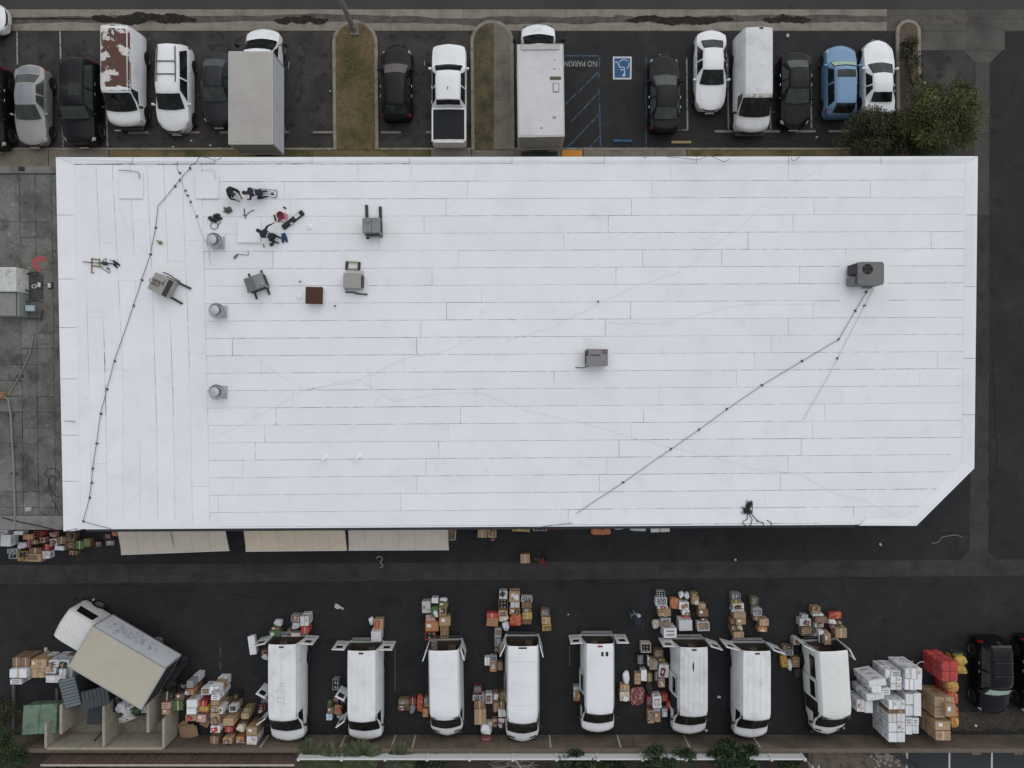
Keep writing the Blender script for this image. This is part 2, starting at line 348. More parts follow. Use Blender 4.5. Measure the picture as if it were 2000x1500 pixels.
# east vertical gutter
eg = struct(sheet('east_gutter', [(1904, 98), (1933.5, 98), (1930.5, 1100), (1892, 1100)], SOIL, .006))
ys = [98, 262, 420, 575, 735, 890, 1076]
for a, b in zip(ys, ys[1:]):
    f = lambda y: (1905 - (y - 98) * .0117, 1932.5 - (y - 98) * .0067)
    MB().prism(wpoly([(f(a)[0], a + .3), (f(a)[1], a + .3), (f(b)[1], b - .3), (f(b)[0], b - .3)]), .002, .014).build('concrete_slab', CONC_D if a > 300 else mat('concrete_mid', (.066, .063, .056), .9, .25, 10, (.045, .043, .04), (.45, .65), .8), eg)
MB().prism(wpoly([(1880, 98.5), (1957, 98.5), (1934, 122), (1904, 122)]), .002, .018).build('gutter_flare', CONC_DR, eg)
MB().prism(wpoly([(1894, 1073), (1925, 1073), (1950, 1097), (1866, 1097)]), .002, .018).build('gutter_flare', CONC_D, eg)
# alley gutter
ag = struct(sheet('alley_gutter', [(-300, 1105), (2300, 1091), (2300, 1122), (-300, 1143)], SOIL, .005))
xs = [-300, -150, 28, 45, 85, 122, 140, 170, 285, 390, 480, 580, 700, 830, 910, 998, 1133, 1163, 1290, 1448, 1580, 1742, 1786, 1865, 1950, 2060, 2300]
for a, b in zip(xs, xs[1:]):
    up = lambda x: 1103.5 - .0045 * x; lo = lambda x: 1138 - .0078 * x
    mid = lambda x: (up(x) + lo(x)) / 2
    for f, g in ((up, mid), (lambda x: mid(x) + .3, lo)):
        MB().prism(wpoly([(a + .35, f(a)), (b - .35, f(b)), (b - .35, g(b)), (a + .35, g(a))]), .002, .011 + rnd.uniform(0, .003)).build('concrete_slab', CONC_D, ag)
# kerb and walk in front of the shops
kb = struct(MB().prism(wpoly([(-600, 290), (651, 290), (651, 294), (-600, 294)]), .0, .13).build('kerb', CURB))
for a, b in ((741, 920), (1006, 1660)): struct(MB().prism(wpoly([(a, 290), (b, 290), (b, 294), (a, 294)]), .0, .13).build('kerb', CURB))
wk = struct(MB().prism([(-60, 11.0), (23.5, 11.0), (23.5, P(0, 294).y - .01), (-60, P(0, 294).y - .01)], 0, .10).build('front_walk', SOIL))
for a, b in ((-400, -250), (-250, -120), (-120, 0), (0, 97), (98, 214), (842, 920), (921, 1005), (1005.5, 1095), (1139, 1181), (1181, 1232), (1232, 1280), (1280, 1340)):
    MB().prism([(P(a + .3, 0).x, 11.1), (P(b - .3, 0).x, 11.1), (P(b - .3, 0).x, P(0, 294.6).y), (P(a + .3, 0).x, P(0, 294.6).y)], .08, .125).build('concrete_slab', CONC_SW, wk)
MB().prism([(P(1097, 0).x, 11.1), (P(1137, 0).x, 11.1), (P(1137, 0).x, P(0, 294.6).y), (P(1097, 0).x, P(0, 294.6).y)], .08, .127).build('tactile_paving', ORANGEP, wk)
for a, b in ((216, 650), (650.5, 742), (742.5, 840), (1342, 1660)):
    MB().prism([(P(a, 0).x, 11.1), (P(b, 0).x, 11.1), (P(b, 0).x, P(0, 295).y), (P(a, 0).x, P(0, 295).y)], .08, .122).build('planting_bed', GRASS, wk)
# planted islands with kerbs
def island(pl, pr, ytop, ybot, name, label, fill):
    cx = (pl + pr) / 2; r = (pr - pl) / 2
    def outline(i):
        a = arc(cx, ytop + r, r - i, math.pi, 2 * math.pi, 20)
        return [(pl + i + 2, ybot)] + a + [(pr - i + 2, ybot)]
    root = struct(thing(name, label, 'island'))
    del root['category']
    o = wpoly(outline(0)); n = wpoly(outline(6.2)); k = len(o); mb = MB()
    vs = [(p[0], p[1], 0) for p in o] + [(p[0], p[1], .13) for p in o] + [(p[0], p[1], .13) for p in n] + [(p[0], p[1], .05) for p in n]
    for j in range(3):
        mb.add([vs[j * k + i] for i in range(k)] + [vs[(j + 1) * k + i] for i in range(k)], [(i + 1, i, k + i, k + i + 1) for i in range(k - 1)])
    mb.add([vs[i] for i in (0, k, 2 * k, 3 * k)], [(0, 1, 2, 3)]); mb.add([vs[i] for i in (k - 1, 2 * k - 1, 3 * k - 1, 4 * k - 1)], [(3, 2, 1, 0)])
    mb.build('kerb', CURB, root)
    if fill: MB().prism(n, .02, .11).build('turf', fill, root)
    return root, n
def inside(p, poly):
    c = False; j = len(poly) - 1
    for i in range(len(poly)):
        if (poly[i][1] > p[1]) != (poly[j][1] > p[1]) and p[0] < (poly[j][0] - poly[i][0]) * (p[1] - poly[i][1]) / (poly[j][1] - poly[i][1]) + poly[i][0]: c = not c
        j = i
    return c
def blades(name, poly, n, z, label, seed, m=BLADE):
    r = random.Random(seed); mb = MB(); x0 = min(p[0] for p in poly); x1 = max(p[0] for p in poly); y0 = min(p[1] for p in poly); y1 = max(p[1] for p in poly)
    while n > 0:
        p = (r.uniform(x0, x1), r.uniform(y0, y1))
        if not inside(p, poly): continue
        n -= 1
        a = r.uniform(0, 6.28); l = r.uniform(.03, .09); h = r.uniform(.02, .07); w = .012
        dx, dy = math.cos(a), math.sin(a)
        mb.add([(p[0] - dy * w, p[1] + dx * w, z), (p[0] + dy * w, p[1] - dx * w, z), (p[0] + dx * l, p[1] + dy * l, z + h)], [(0, 1, 2)])
    o = mb.build(name, m); o['kind'] = 'stuff'; o['label'] = label; return o
i1, n1 = island(650, 738, 41, 293.7, 'planted_island', 'round-ended kerbed lawn island holding the light pole', GRASS)
blades('lawn_grass', n1, 7000, .11, 'short dry grass on the island with the light pole', 1)
i2, n2 = island(919, 1003, 41, 293.7, 'planted_island', 'round-ended island split between dry turf and a concrete path', None)
xm = P(964.5, 0).x
left = [p for p in n2 if p[0] < xm] ; left = left + [(xm, left[-1][1]), (xm, n2[-1][1])]
right = [p for p in n2 if p[0] >= xm]; right = [(xm, n2[-1][1]), (xm, right[0][1])] + right
MB().prism(left, .02, .11).build('turf', mat('bare_turf', (.125, .10, .057), .95, .5, 24, (.06, .057, .03), (.45, .6), 1.2, bump=.6), i2)
ysb = [45, 101, 197, 293.5]
for a, b in zip(ysb, ysb[1:]):
    ya, yb = P(0, a).y - .006, P(0, b).y + .006
    q = [p for p in right]
    # clip the path outline to this slab
    def clip(poly, y, keep_below):
        out = []
        for i in range(len(poly)):
            A, B = poly[i], poly[(i + 1) % len(poly)]; ia = (A[1] <= y) == keep_below; ib = (B[1] <= y) == keep_below
            if ia: out.append(A)
            if ia != ib:
                t = (y - A[1]) / (B[1] - A[1]); out.append((A[0] + t * (B[0] - A[0]), y))
        return out
    q = clip(clip(q, ya, True), yb, False)
    if len(q) > 2: MB().prism(q, .02, .125).build('path_slab', CONC_SW, i2)
blades('lawn_grass', left, 3000, .11, 'sparse dry grass on the island beside the concrete path', 2, mat('dry_blade', (.19, .155, .085), .9, .5, 3, (.08, .078, .038), (.45, .6), 1.5))
i3, n3 = island(1748, 1796, 40, 293.7, 'planted_island', 'narrow round-ended island of bare soil under the shrubs', mat('bare_soil_island', (.105, .078, .055), .95, .3, 9, (.05, .042, .03), (.45, .62), 1.3, bump=.5))
# garden strip, bare dirt and next lot beyond the south wall
struct(sheet('garden_soil', [(-400, 1440), (1578, 1440), (1578, 1900), (-400, 1900)], SOIL, .006))
struct(sheet('bare_dirt', [(1579, 1440), (1775, 1440), (1775, 1900), (1579, 1900)], DIRT, .006))
nl = struct(sheet('next_parking_lot', [(1776, 1440), (2500, 1440), (2500, 1900), (1776, 1900)], ASPHALT_N, .006))
for x in (1770, 1853, 1936, 2020):
    struct(sheet('stall_line', [(x, 1440), (x + 3.4, 1440), (x + 3.4 - 2, 1700), (x - 2, 1700)], WHITES, .011))

# ------------------------------------------------------------------ painted marks on the asphalt
mk = struct(thing('parking_marks', 'painted stall lines of the shop parking lot', 'marks')); del mk['category']
def line(pts, w, m=WHITEL, z=.009, parent=mk, name='stall_line'):
    mb = MB(); q = [(P(*p, z).x, P(*p, z).y) for p in pts]; strip(mb, q, w, z); return mb.build(name, m, parent)
for x0, y0, x1, y1 in ((33, 61, 34, 126), (117, 59, 123, 286), (205, 130, 210, 286), (1341, 111, 1343, 254), (1421, 111, 1423, 254), (1504, 190, 1505, 252), (1583, 112, 1585, 252), (1290, 254, 1343, 254), (565, 120, 563, 135), (829, 118, 829, 128)):
    line([(x0, y0), (x1, y1)], .085 if abs(y1 - y0) > 20 else .05)
for y in (1150, ): pass
for x, y0, y1 in ((430, 1265, 1280), (430, 1293, 1308), (771, 1262, 1350), (1112, 1262, 1300)):
    line([(x, y0), (x + 1, y1)], .07, mat('worn_line_paint', (.075, .075, .075), .85, .4, 10))
# blue access aisle
for p in ([(1100, 109), (1172, 109)], [(1171, 108), (1170, 153)], [(1170, 170), (1173, 290)], [(1100, 289.5), (1173, 289.5)], [(1102, 206), (1170, 139)], [(1115, 239), (1170, 180)], [(1124, 272), (1171, 222)], [(1152, 288), (1171, 266)], [(1262, 112), (1262, 288)], [(1105, 289), (1125, 272)]):
    line(p, .09, BLUEL, .010, name='aisle_line')
text_mesh('NO PARKING', .46, mat('faded_letter_paint', (.30, .30, .29), .85, .2, 9, (.16, .16, .16), (.5, .65), 6), 'no_parking_lettering', mk, P(1129.5, 124, .012), (0, 0, math.pi), sx=.80, offset=.004)
sg = struct(thing('accessible_bay_mark', 'painted blue square with white wheelchair symbol', 'marks')); del sg['category']
MB().prism(wpoly([(1197, 110.5), (1233.8, 110.5), (1233.2, 155), (1197.3, 155)], .01), .006, .010).build('white_border', WHITES, sg)
MB().prism(wpoly([(1200, 113.7), (1230.8, 113.7), (1230.3, 151.8), (1200.2, 151.8)], .014), .0102, .014).build('blue_field', BLUES, sg)
mb = MB(); S = lambda x, y: (P(1080 + x / 11.11, 100 + y / 11.11, .018).x, P(1080 + x / 11.11, 100 + y / 11.11, .018).y)
for pts in ([(1355, 245), (1400, 232), (1448, 348), (1550, 348), (1555, 440), (1555, 500)], [(1462, 402), (1555, 402)]):
    strip(mb, [S(*p) for p in pts], .055, .018)
strip(mb, [S(*p) for p in arc(1540, 280, 100, math.pi * 1.13, math.pi * 1.78, 12)], .045, .0185); strip(mb, [S(*p) for p in arc(1545, 285, 105, -math.pi * .12, math.pi * .32, 12)], .045, .0185)
strip(mb, [S(*p) for p in arc(1540, 518, 18, 0, 2 * math.pi, 12)], .075, .019)
mb.build('wheelchair_symbol', WHITES, sg)
# wheel stops
def wheel_stop(px, py, lpx, m, label, rz=0.0):
    l = lpx / 33.3; mb = MB(); prof = [(-.08, 0), (-.075, .07), (-.05, .11), (.05, .11), (.075, .07), (.08, 0)]; k = len(prof)
    vs = [(-l / 2, a, b) for a, b in prof] + [(l / 2, a, b) for a, b in prof]
    mb.add(vs, [(i, i + 1, k + i + 1, k + i) for i in range(k - 1)] + [tuple(range(k)), tuple(range(2 * k - 1, k - 1, -1))])
    return tag(mb.build('wheel_stop', m, None, False, P(px, py, .004), rz), label, 'wheel stop', 'concrete wheel stops')
WST = mat('wheel_stop_concrete', (.22, .20, .18), .9, .2, 9, (.13, .12, .11), (.5, .68), 4)
for x, l, s in ((272, 40, 'below the van with the rusted roof'), (374, 36, 'below the white minivan with roof rails'), (450, 38, 'left of the beige box truck, mostly hidden'), (548, 34, 'under the beige box truck'), (632, 40, 'left of the lawn island with the light pole'), (764, 39, 'below the black hatchback'), (852, 40, 'under the white pickup bed'),
                (1414, 38, 'below the white sedan in the right row'), (1503, 38, 'at the nose of the white van in the right row'), (1572, 39, 'below the black sedan beside the blue car'), (1637, 38, 'below the blue car at the shrubs')):
    wheel_stop(x, 259.5 if x < 1300 else 257.5, l, WST, 'grey concrete wheel stop ' + s)
wheel_stop(1216, 276, 37, mat('blue_stop', (.04, .10, .20), .8, .2, 9, (.03, .06, .11), (.5, .65), 4), 'blue painted wheel stop of the accessible bay')
wheel_stop(1330, 278.5, 38, mat('yellow_stop', (.36, .27, .14), .9, .2, 9, (.25, .2, .12), (.5, .65), 4), 'yellowed wheel stop below the black sedan beside the accessible bay')

# ================================================================== THE WHITE-ROOFED BUILDING
ZR = 4.7
bld = thing('store_building', 'long flat-roofed building with white coated roof and one cut corner', 'building')
def rp(px, py, z=ZR): return P(px, py, z)
outer = [(109, 307), (1910, 305), (1903, 915), (1790, 1027), (1678, 1026.5), (1666, 1023.5), (166, 1033), (146, 1037), (124, 1038.5)]
ow = [(P(a, b, ZR).x, P(a, b, ZR).y) for a, b in outer]
inset = []
cxm = sum(p[0] for p in ow) / len(ow); cym = sum(p[1] for p in ow) / len(ow)
for p in ow:
    inset.append((p[0] - math.copysign(.06, p[0] - cxm), p[1] - math.copysign(.06, p[1] - cym)))
n = len(inset); mb = MB(); mb.add([(p[0], p[1], 0) for p in inset] + [(p[0], p[1], ZR - .05) for p in inset], [((i + 1) % n, i, n + i, n + (i + 1) % n) for i in range(n)])
mb.build('wall', STUCCO, bld)
MB().prism(ow, ZR - .10, ZR - .012).build('roof_deck', JOINT, bld)
def prow(k, x):       # row line k: photograph y at photograph x
    return (321 + 34.0 * k) + ((318 + 33.5 * k) - (321 + 34.0 * k)) * (x - 440) / (1880 - 440)
colx = {330: [158, 187, 219, 254, 287, 319, 355, 394], 700: [174, 206, 240, 272, 305, 337, 370, 403], 1010: [179, 210, 241, 274, 308, 342, 376, 410]}
def pcol(k, y):
    a, b = (330, 700) if y < 700 else (700, 1010)
    return colx[a][k] + (colx[b][k] - colx[a][k]) * (y - a) / (b - a)
sheet_id = 0
def roofing(corners, gap, name='roofing_sheet', m=ROOFW, z=ZR, parent=None):
    """one roll-roofing sheet, corners in photograph pixels at roof height, shrunk by half the joint"""
    w = [P(a, b, z) for a, b in corners]; c = sum(w, Vector()) / len(w); q = []
    for p in w:
        q.append((p.x - math.copysign(gap[0], p.x - c.x), p.y - math.copysign(gap[1], p.y - c.y)))
    zz = z + rnd.uniform(-.002, .002)
    mb = MB().prism(q, z - .011, zz)
    return mb.build(name, m, parent or bld)
breaks = [[699, 803, 931, 1310, 1540], [556, 913, 1273, 1700], [567, 871, 1233, 1590], [828, 1188, 1549], [740, 1101, 1461, 1819], [533, 895, 1255, 1410, 1652, 1703], [844, 1203, 1562],
          [941, 1301], [872, 1232, 1588], [822, 1182, 1540], [454, 814, 1145, 1506, 1865], [510, 789, 1473, 1831], [723, 1082, 1439, 1796], [572, 930, 1288, 1643], [539, 900, 1257, 1611],
          [517, 876, 1233, 1587], [499, 857, 1209, 1565], [474, 832, 1185, 1539], [456, 814, 1171, 1524], [426, 783, 1140, 1494], [1110, 1667]]
def xright(y):
    return 1886 - (y - 320) * .012 if y < 905 else 1879 - (y - 905) * .98
for k in range(21):
    yc = prow(k, 1000) + 17
    xl = pcol(7, min(1010, max(330, yc)))
    xr = xright(prow(k + 1, 1880) - 4)
    bs = [xl] + [b for b in breaks[k] if b < xr - 30] + [xr]
    for a, b in zip(bs, bs[1:]):
        y0a, y0b = prow(k, a), prow(k, b); y1a, y1b = prow(k + 1, a), prow(k + 1, b)
        if k == 20:
            y1a = 1033 - (a - 166) * .0062 - 2.0; y1b = 1033 - (b - 166) * .0062 - 2.0
        if b == xr and yc > 890: # cut corner
            cs = [(a, y0a), (xright(y0b), y0b), (xright(y1b), y1b), (a, y1a)]
        else: cs = [(a, y0a), (b, y0b), (b, y1b), (a, y1a)]
        g = rnd.choice((.006, .010, .013, .015)); gx = rnd.choice((.004, .009, .014))
        roofing(cs, (gx, g))
vb = [[369, 620, 905], [475, 722, 930], [548, 723], [430, 548, 880], [560, 832], [510, 760], [470, 690, 950]]
for k in range(7):
    bs = [322] + vb[k] + [1026]
    for a, b in zip(bs, bs[1:]):
        roofing([(pcol(k, max(330, a)), a), (pcol(k + 1, max(330, a)), a), (pcol(k + 1, min(1010, b)), b), (pcol(k, min(1010, b)), b)], (rnd.choice((.004, .008, .011)), rnd.choice((.002, .006))))
# strip beside the west parapet
for a, b in ((322, 560), (560, 820), (820, 1026)):
    f = lambda y: 140 + (y - 322) * .020
    roofing([(f(a), a), (pcol(0, max(330, a)), a), (pcol(0, min(1010, b)), b), (f(b), b)], (.002, .002))
for q in ([(1855, 880), (1882, 880), (1881, 907), (1856, 930)], [(138, 1018), (420, 1018), (420, 1031.5), (150, 1033)], [(1600, 1010), (1700, 1010), (1700, 1024), (1600, 1024)]):
    w = [P(a, b, ZR) for a, b in q]; MB().prism([(p.x, p.y) for p in w], ZR - .0115, ZR - .0035).build('underlay_patch', ROOFW, bld)
# parapets: coping with a sloping inner face, real thickness
def parapet(pts, inner, zc, name='parapet'):
    o = [P(a, b, zc) for a, b in pts]; i_ = [P(a, b, ZR + .004) for a, b in inner]; mb = MB()
    for j in range(len(o) - 1):
        A, B = o[j], o[j + 1]; C, E = i_[j + 1], i_[j]
        ca = A + (E - A).normalized() * .20; cb = B + (C - B).normalized() * .20; ca.z = cb.z = zc
        mb.add([(A.x, A.y, ZR - .3), (B.x, B.y, ZR - .3), A, B, ca, cb, E, C], [(0, 1, 3, 2), (2, 3, 5, 4), (4, 5, 7, 6)])
    return mb.build(name, ROOFW, bld)
zc = ZR + .07
segs = [(109, 307), (260, 307), (420, 306.8), (610, 306.6), (800, 306.4), (1000, 306.2), (1180, 306), (1360, 305.8), (1540, 305.5), (1720, 305.2), (1910, 305)]
for a, b in zip(segs, segs[1:]):
    g = .4
    parapet([(a[0] + g, a[1]), (b[0] - g, b[1])], [(a[0] + g + (36 if a[0] < 120 else 0), 320.5), (b[0] - g - (24 if b[0] > 1900 else 0), 319)], zc)
wseg = [307, 420, 545, 640, 740, 850, 940, 1038]
fo = lambda y: 109 + (y - 307) * .0205
for a, b in zip(wseg, wseg[1:]):
    parapet([(fo(b - .4), b - .4), (fo(a + .4), a + .4)], [(150 + (b - 322) * .019 - 5, min(b - .4, 1029)), (150 + (a - 322) * .019 - 5, max(a + .4, 320.5))], zc)
eseg = [305, 420, 560, 700, 810, 915]
fe = lambda y: 1910 - (y - 305) * .0115
for a, b in zip(eseg, eseg[1:]):
    parapet([(fe(a + .4), a + .4), (fe(b - .4), b - .4)], [(1885.5 - (max(a, 320) - 320) * .012, max(a + .4, 319)), (1885.5 - (b - 320) * .012, min(b - .4, 905))], zc)
parapet([(1903, 914.6), (1790, 1027)], [(1878.5, 904.6), (1772, 1012)], zc)
parapet([(1790, 1027), (1678, 1026.5)], [(1772, 1012), (1692, 1013)], ZR + .06)
# south edge: drip strip and dark gutter
mb = MB(); a = P(166, 1033, ZR); b = P(1672, 1024, ZR)
mb.add([(a.x, a.y + .05, ZR + .012), (b.x, b.y + .05, ZR + .012), (b.x, b.y - .02, ZR + .008), (a.x, a.y - .02, ZR + .008), (a.x, a.y - .02, ZR - .1), (b.x, b.y - .02, ZR - .1)], [(3, 2, 1, 0), (4, 5, 2, 3)])
mb.build('drip_edge', ROOFP, bld)
mb = MB()
for z0, z1, o0, o1 in ((ZR - .10, ZR - .12, .02, .16), (ZR - .12, ZR - .05, .16, .17)):
    mb.add([(a.x, a.y - o0, z0), (b.x, b.y - o0, z0), (b.x, b.y - o1, z1), (a.x, a.y - o1, z1)], [(0, 3, 2, 1)])
mb.build('rain_gutter', mat('gutter_dark', (.05, .052, .06), .7, .2, 6), bld)
# white coated hatches and flat patches
def hatch(x0, y0, x1, y1, h, label):
    a, b = P(x0, y0, ZR + h), P(x1, y1, ZR + h); c = (a + b) / 2
    t = thing('roof_hatch', label, 'roof hatch', (c.x, c.y, ZR), rnd.uniform(-.02, .02), 'white coated roof hatches')
    w, d = abs(b.x - a.x), abs(b.y - a.y)
    MB().box((0, 0, h * .4), (w * .96, d * .96, h * .8), top=.97).build('curb', ROOFW, t)
    MB().rbox((0, 0, h * .9), (w, d, h * .28), .02).build('lid', ROOFW, t)
hatch(232, 337, 279, 388, .06, 'white square roof hatch nearest the roof corner')
hatch(382, 337, 427, 388, .07, 'white square roof hatch beside the crouching worker in black')
hatch(463, 429, 509, 474, .10, 'white square roof hatch in front of the kneeling worker')
for q in ([(230, 500), (276, 500), (277, 548), (231, 548)], [(1640, 500), (1735, 500), (1735, 590), (1640, 590)], [(1138, 658), (1195, 658), (1195, 722), (1138, 722)], [(668, 527), (721, 527), (721, 567), (668, 567)]):
    w = [P(a, b, ZR) for a, b in q]; MB().prism([(p.x, p.y) for p in w], ZR - .005, ZR + .006).build('roof_patch', ROOFW, bld)
# faint wandering water marks / old lines in the coating
def mark(pts, w=.028):
    q = []
    for (x0, y0), (x1, y1) in zip(pts, pts[1:]):
        for i in range(6): q.append((x0 + (x1 - x0) * i / 6 + rnd.uniform(-1.2, 1.2), y0 + (y1 - y0) * i / 6 + rnd.uniform(-1.2, 1.2)))
    mb = MB(); strip(mb, [(P(*p, ZR).x, P(*p, ZR).y) for p in q], w, ZR + .0075); mb.build('coating_line', STAIN, bld)
mark([(425, 853), (520, 805), (590, 762), (700, 740), (735, 765), (770, 783), (880, 768), (945, 768), (1020, 800), (1150, 830), (1300, 872), (1420, 900), (1480, 917), (1560, 925), (1630, 965), (1680, 975), (1770, 1015)])
mark([(590, 762), (690, 748), (790, 700), (860, 688), (930, 660), (1010, 660), (1080, 640), (1170, 592), (1240, 560), (1330, 530), (1380, 490), (1450, 440), (1520, 375), (1610, 325)])
mark([(440, 640), (505, 705), (570, 750)]); mark([(1180, 632), (1300, 632), (1400, 605), (1460, 594), (1640, 595)]); mark([(370, 880), (300, 925), (240, 1000)], .02)
mark([(1735, 495), (1800, 485), (1870, 455)], .02); mark([(230, 400), (262, 470), (300, 505)], .02)

# ================================================================== NEIGHBOUR BUILDING (grey roof, west)
ZN = 4.2
nb = thing('neighbour_building', 'older building with grey roll-roofing cut off by the left edge', 'building')
xr_ = lambda y: P(110 + (y - 307) * .0205 - 1, y, ZR).x + .02
yt, yb_ = P(0, 326, ZN).y, P(0, 1034, ZN).y
MB().prism([(-60, yb_), (xr_(1034), yb_), (xr_(326), yt), (-60, yt)], 0, ZN - .012).build('wall', STUCCO, nb)
MB().prism([(-60, yb_ + .01), (xr_(1034), yb_ + .01), (xr_(326), yt - .01), (-60, yt - .01)], ZN - .011, ZN - .006).build('roof_deck', GREYJ, nb)
cols_ = [-160, -60, 38, 68, 101, 124]
for ci, (a, b) in enumerate(zip(cols_, cols_[1:])):
    y = 340.0
    while y < 1000:
        h = rnd.choice((31, 31, 62, 93)) if ci != 4 else 150
        y2 = min(y + h, 1006)
        if 1006 - y2 < 15: y2 = 1006
        sh = (y - 340) * .012
        w = [P(a + sh, y, ZN), P(b + sh, y, ZN), P(b + (y2 - 340) * .012, y2, ZN), P(a + (y2 - 340) * .012, y2, ZN)]
        w = [(min(p.x, xr_(y) - .02), p.y) for p in w]
        g = rnd.choice((.01, .018, .028)); g2 = rnd.choice((.006, .018, .026))
        cxx = sum(p[0] for p in w) / 4; cyy = sum(p[1] for p in w) / 4
        w = [(p[0] - math.copysign(g, p[0] - cxx), p[1] - math.copysign(g2, p[1] - cyy)) for p in w]
        MB().prism(w, ZN - .005, ZN + rnd.uniform(0, .004)).build('roofing_sheet', GREYROOF, nb); y = y2
MB().prism([(-60, yb_), (xr_(1034), yb_), (xr_(1007), P(0, 1007, ZN).y), (-60, P(0, 1007, ZN).y)], ZN - .2, ZN + .06).build('eave_band', mat('eave_band', (.20, .195, .18), .85, .2, 6, (.14, .135, .125), (.5, .66), 1.5), nb)
MB().prism([(-60, P(0, 339, ZN).y), (xr_(339), P(0, 339, ZN).y), (xr_(326), yt), (-60, yt)], ZN - .2, ZN + .10).build('front_parapet', mat('parapet_grey', (.17, .165, .15), .85, .2, 6, (.11, .105, .1), (.5, .66), 1.5), nb)
mb = MB()                      # pale splashed coating along the party wall
strip(mb, [(xr_(y) - .16 - .09 * math.sin(y * .05), P(0, y, ZN).y) for y in range(345, 1000, 12)], .22, ZN + .009)
mb.build('coating_overspray', mat('overspray', (.24, .235, .24), .9, .4, 10, (.12, .118, .115), (.46, .56), 3), nb)
mb = MB(); strip(mb, [(P(78.5 + 11 * math.cos(t), 514.5 + 9.5 * math.sin(t), ZN).x, P(78.5 + 11 * math.cos(t), 514.5 + 9.5 * math.sin(t), ZN).y) for t in [(-.45 - 4.5 * i / 22) for i in range(23)]], .29, ZN + .009)
mb.build('painted_letter', REDPAINT, nb)

# hairline cracks in the asphalt and gutter
CRK = mat('asphalt_crack', (.006, .006, .006), .95, .3, 8)
def crack(x, y, dx, dy, n, seed, w=.022):
    r = random.Random(seed); pts = [(x, y)]
    for _ in range(n): pts.append((pts[-1][0] + dx + r.uniform(-3, 3), pts[-1][1] + dy + r.uniform(-3, 3)))
    mb = MB(); strip(mb, [(P(*p, .017).x, P(*p, .017).y) for p in pts], w, .017); struct(mb.build('asphalt_crack', CRK))
for k, a in enumerate(((120, 1108, 3, 5, 6), (150, 1112, -2, 4, 7), (170, 1110, .5, 5, 6), (60, 1135, 12, .8, 9), (180, 1141, 14, .2, 8), (380, 1124, 16, -.3, 5), (1120, 1131, 12, .3, 14), (1640, 1126, 10, .2, 9), (1430, 1200, 5, 9, 12), (1940, 700, .5, 12, 18), (1820, 1040, 9, 1.5, 8), (430, 66, 4, 10, 7), (600, 90, -3, 9, 11), (800, 262, 9, 2, 6), (90, 300, 2, 3, 4), (1290, 262, 8, -1, 7), (1500, 270, 8, 1, 9), (300, 1155, 18, 1, 14), (950, 1215, 2, 12, 8))): crack(*a, 100 + k)

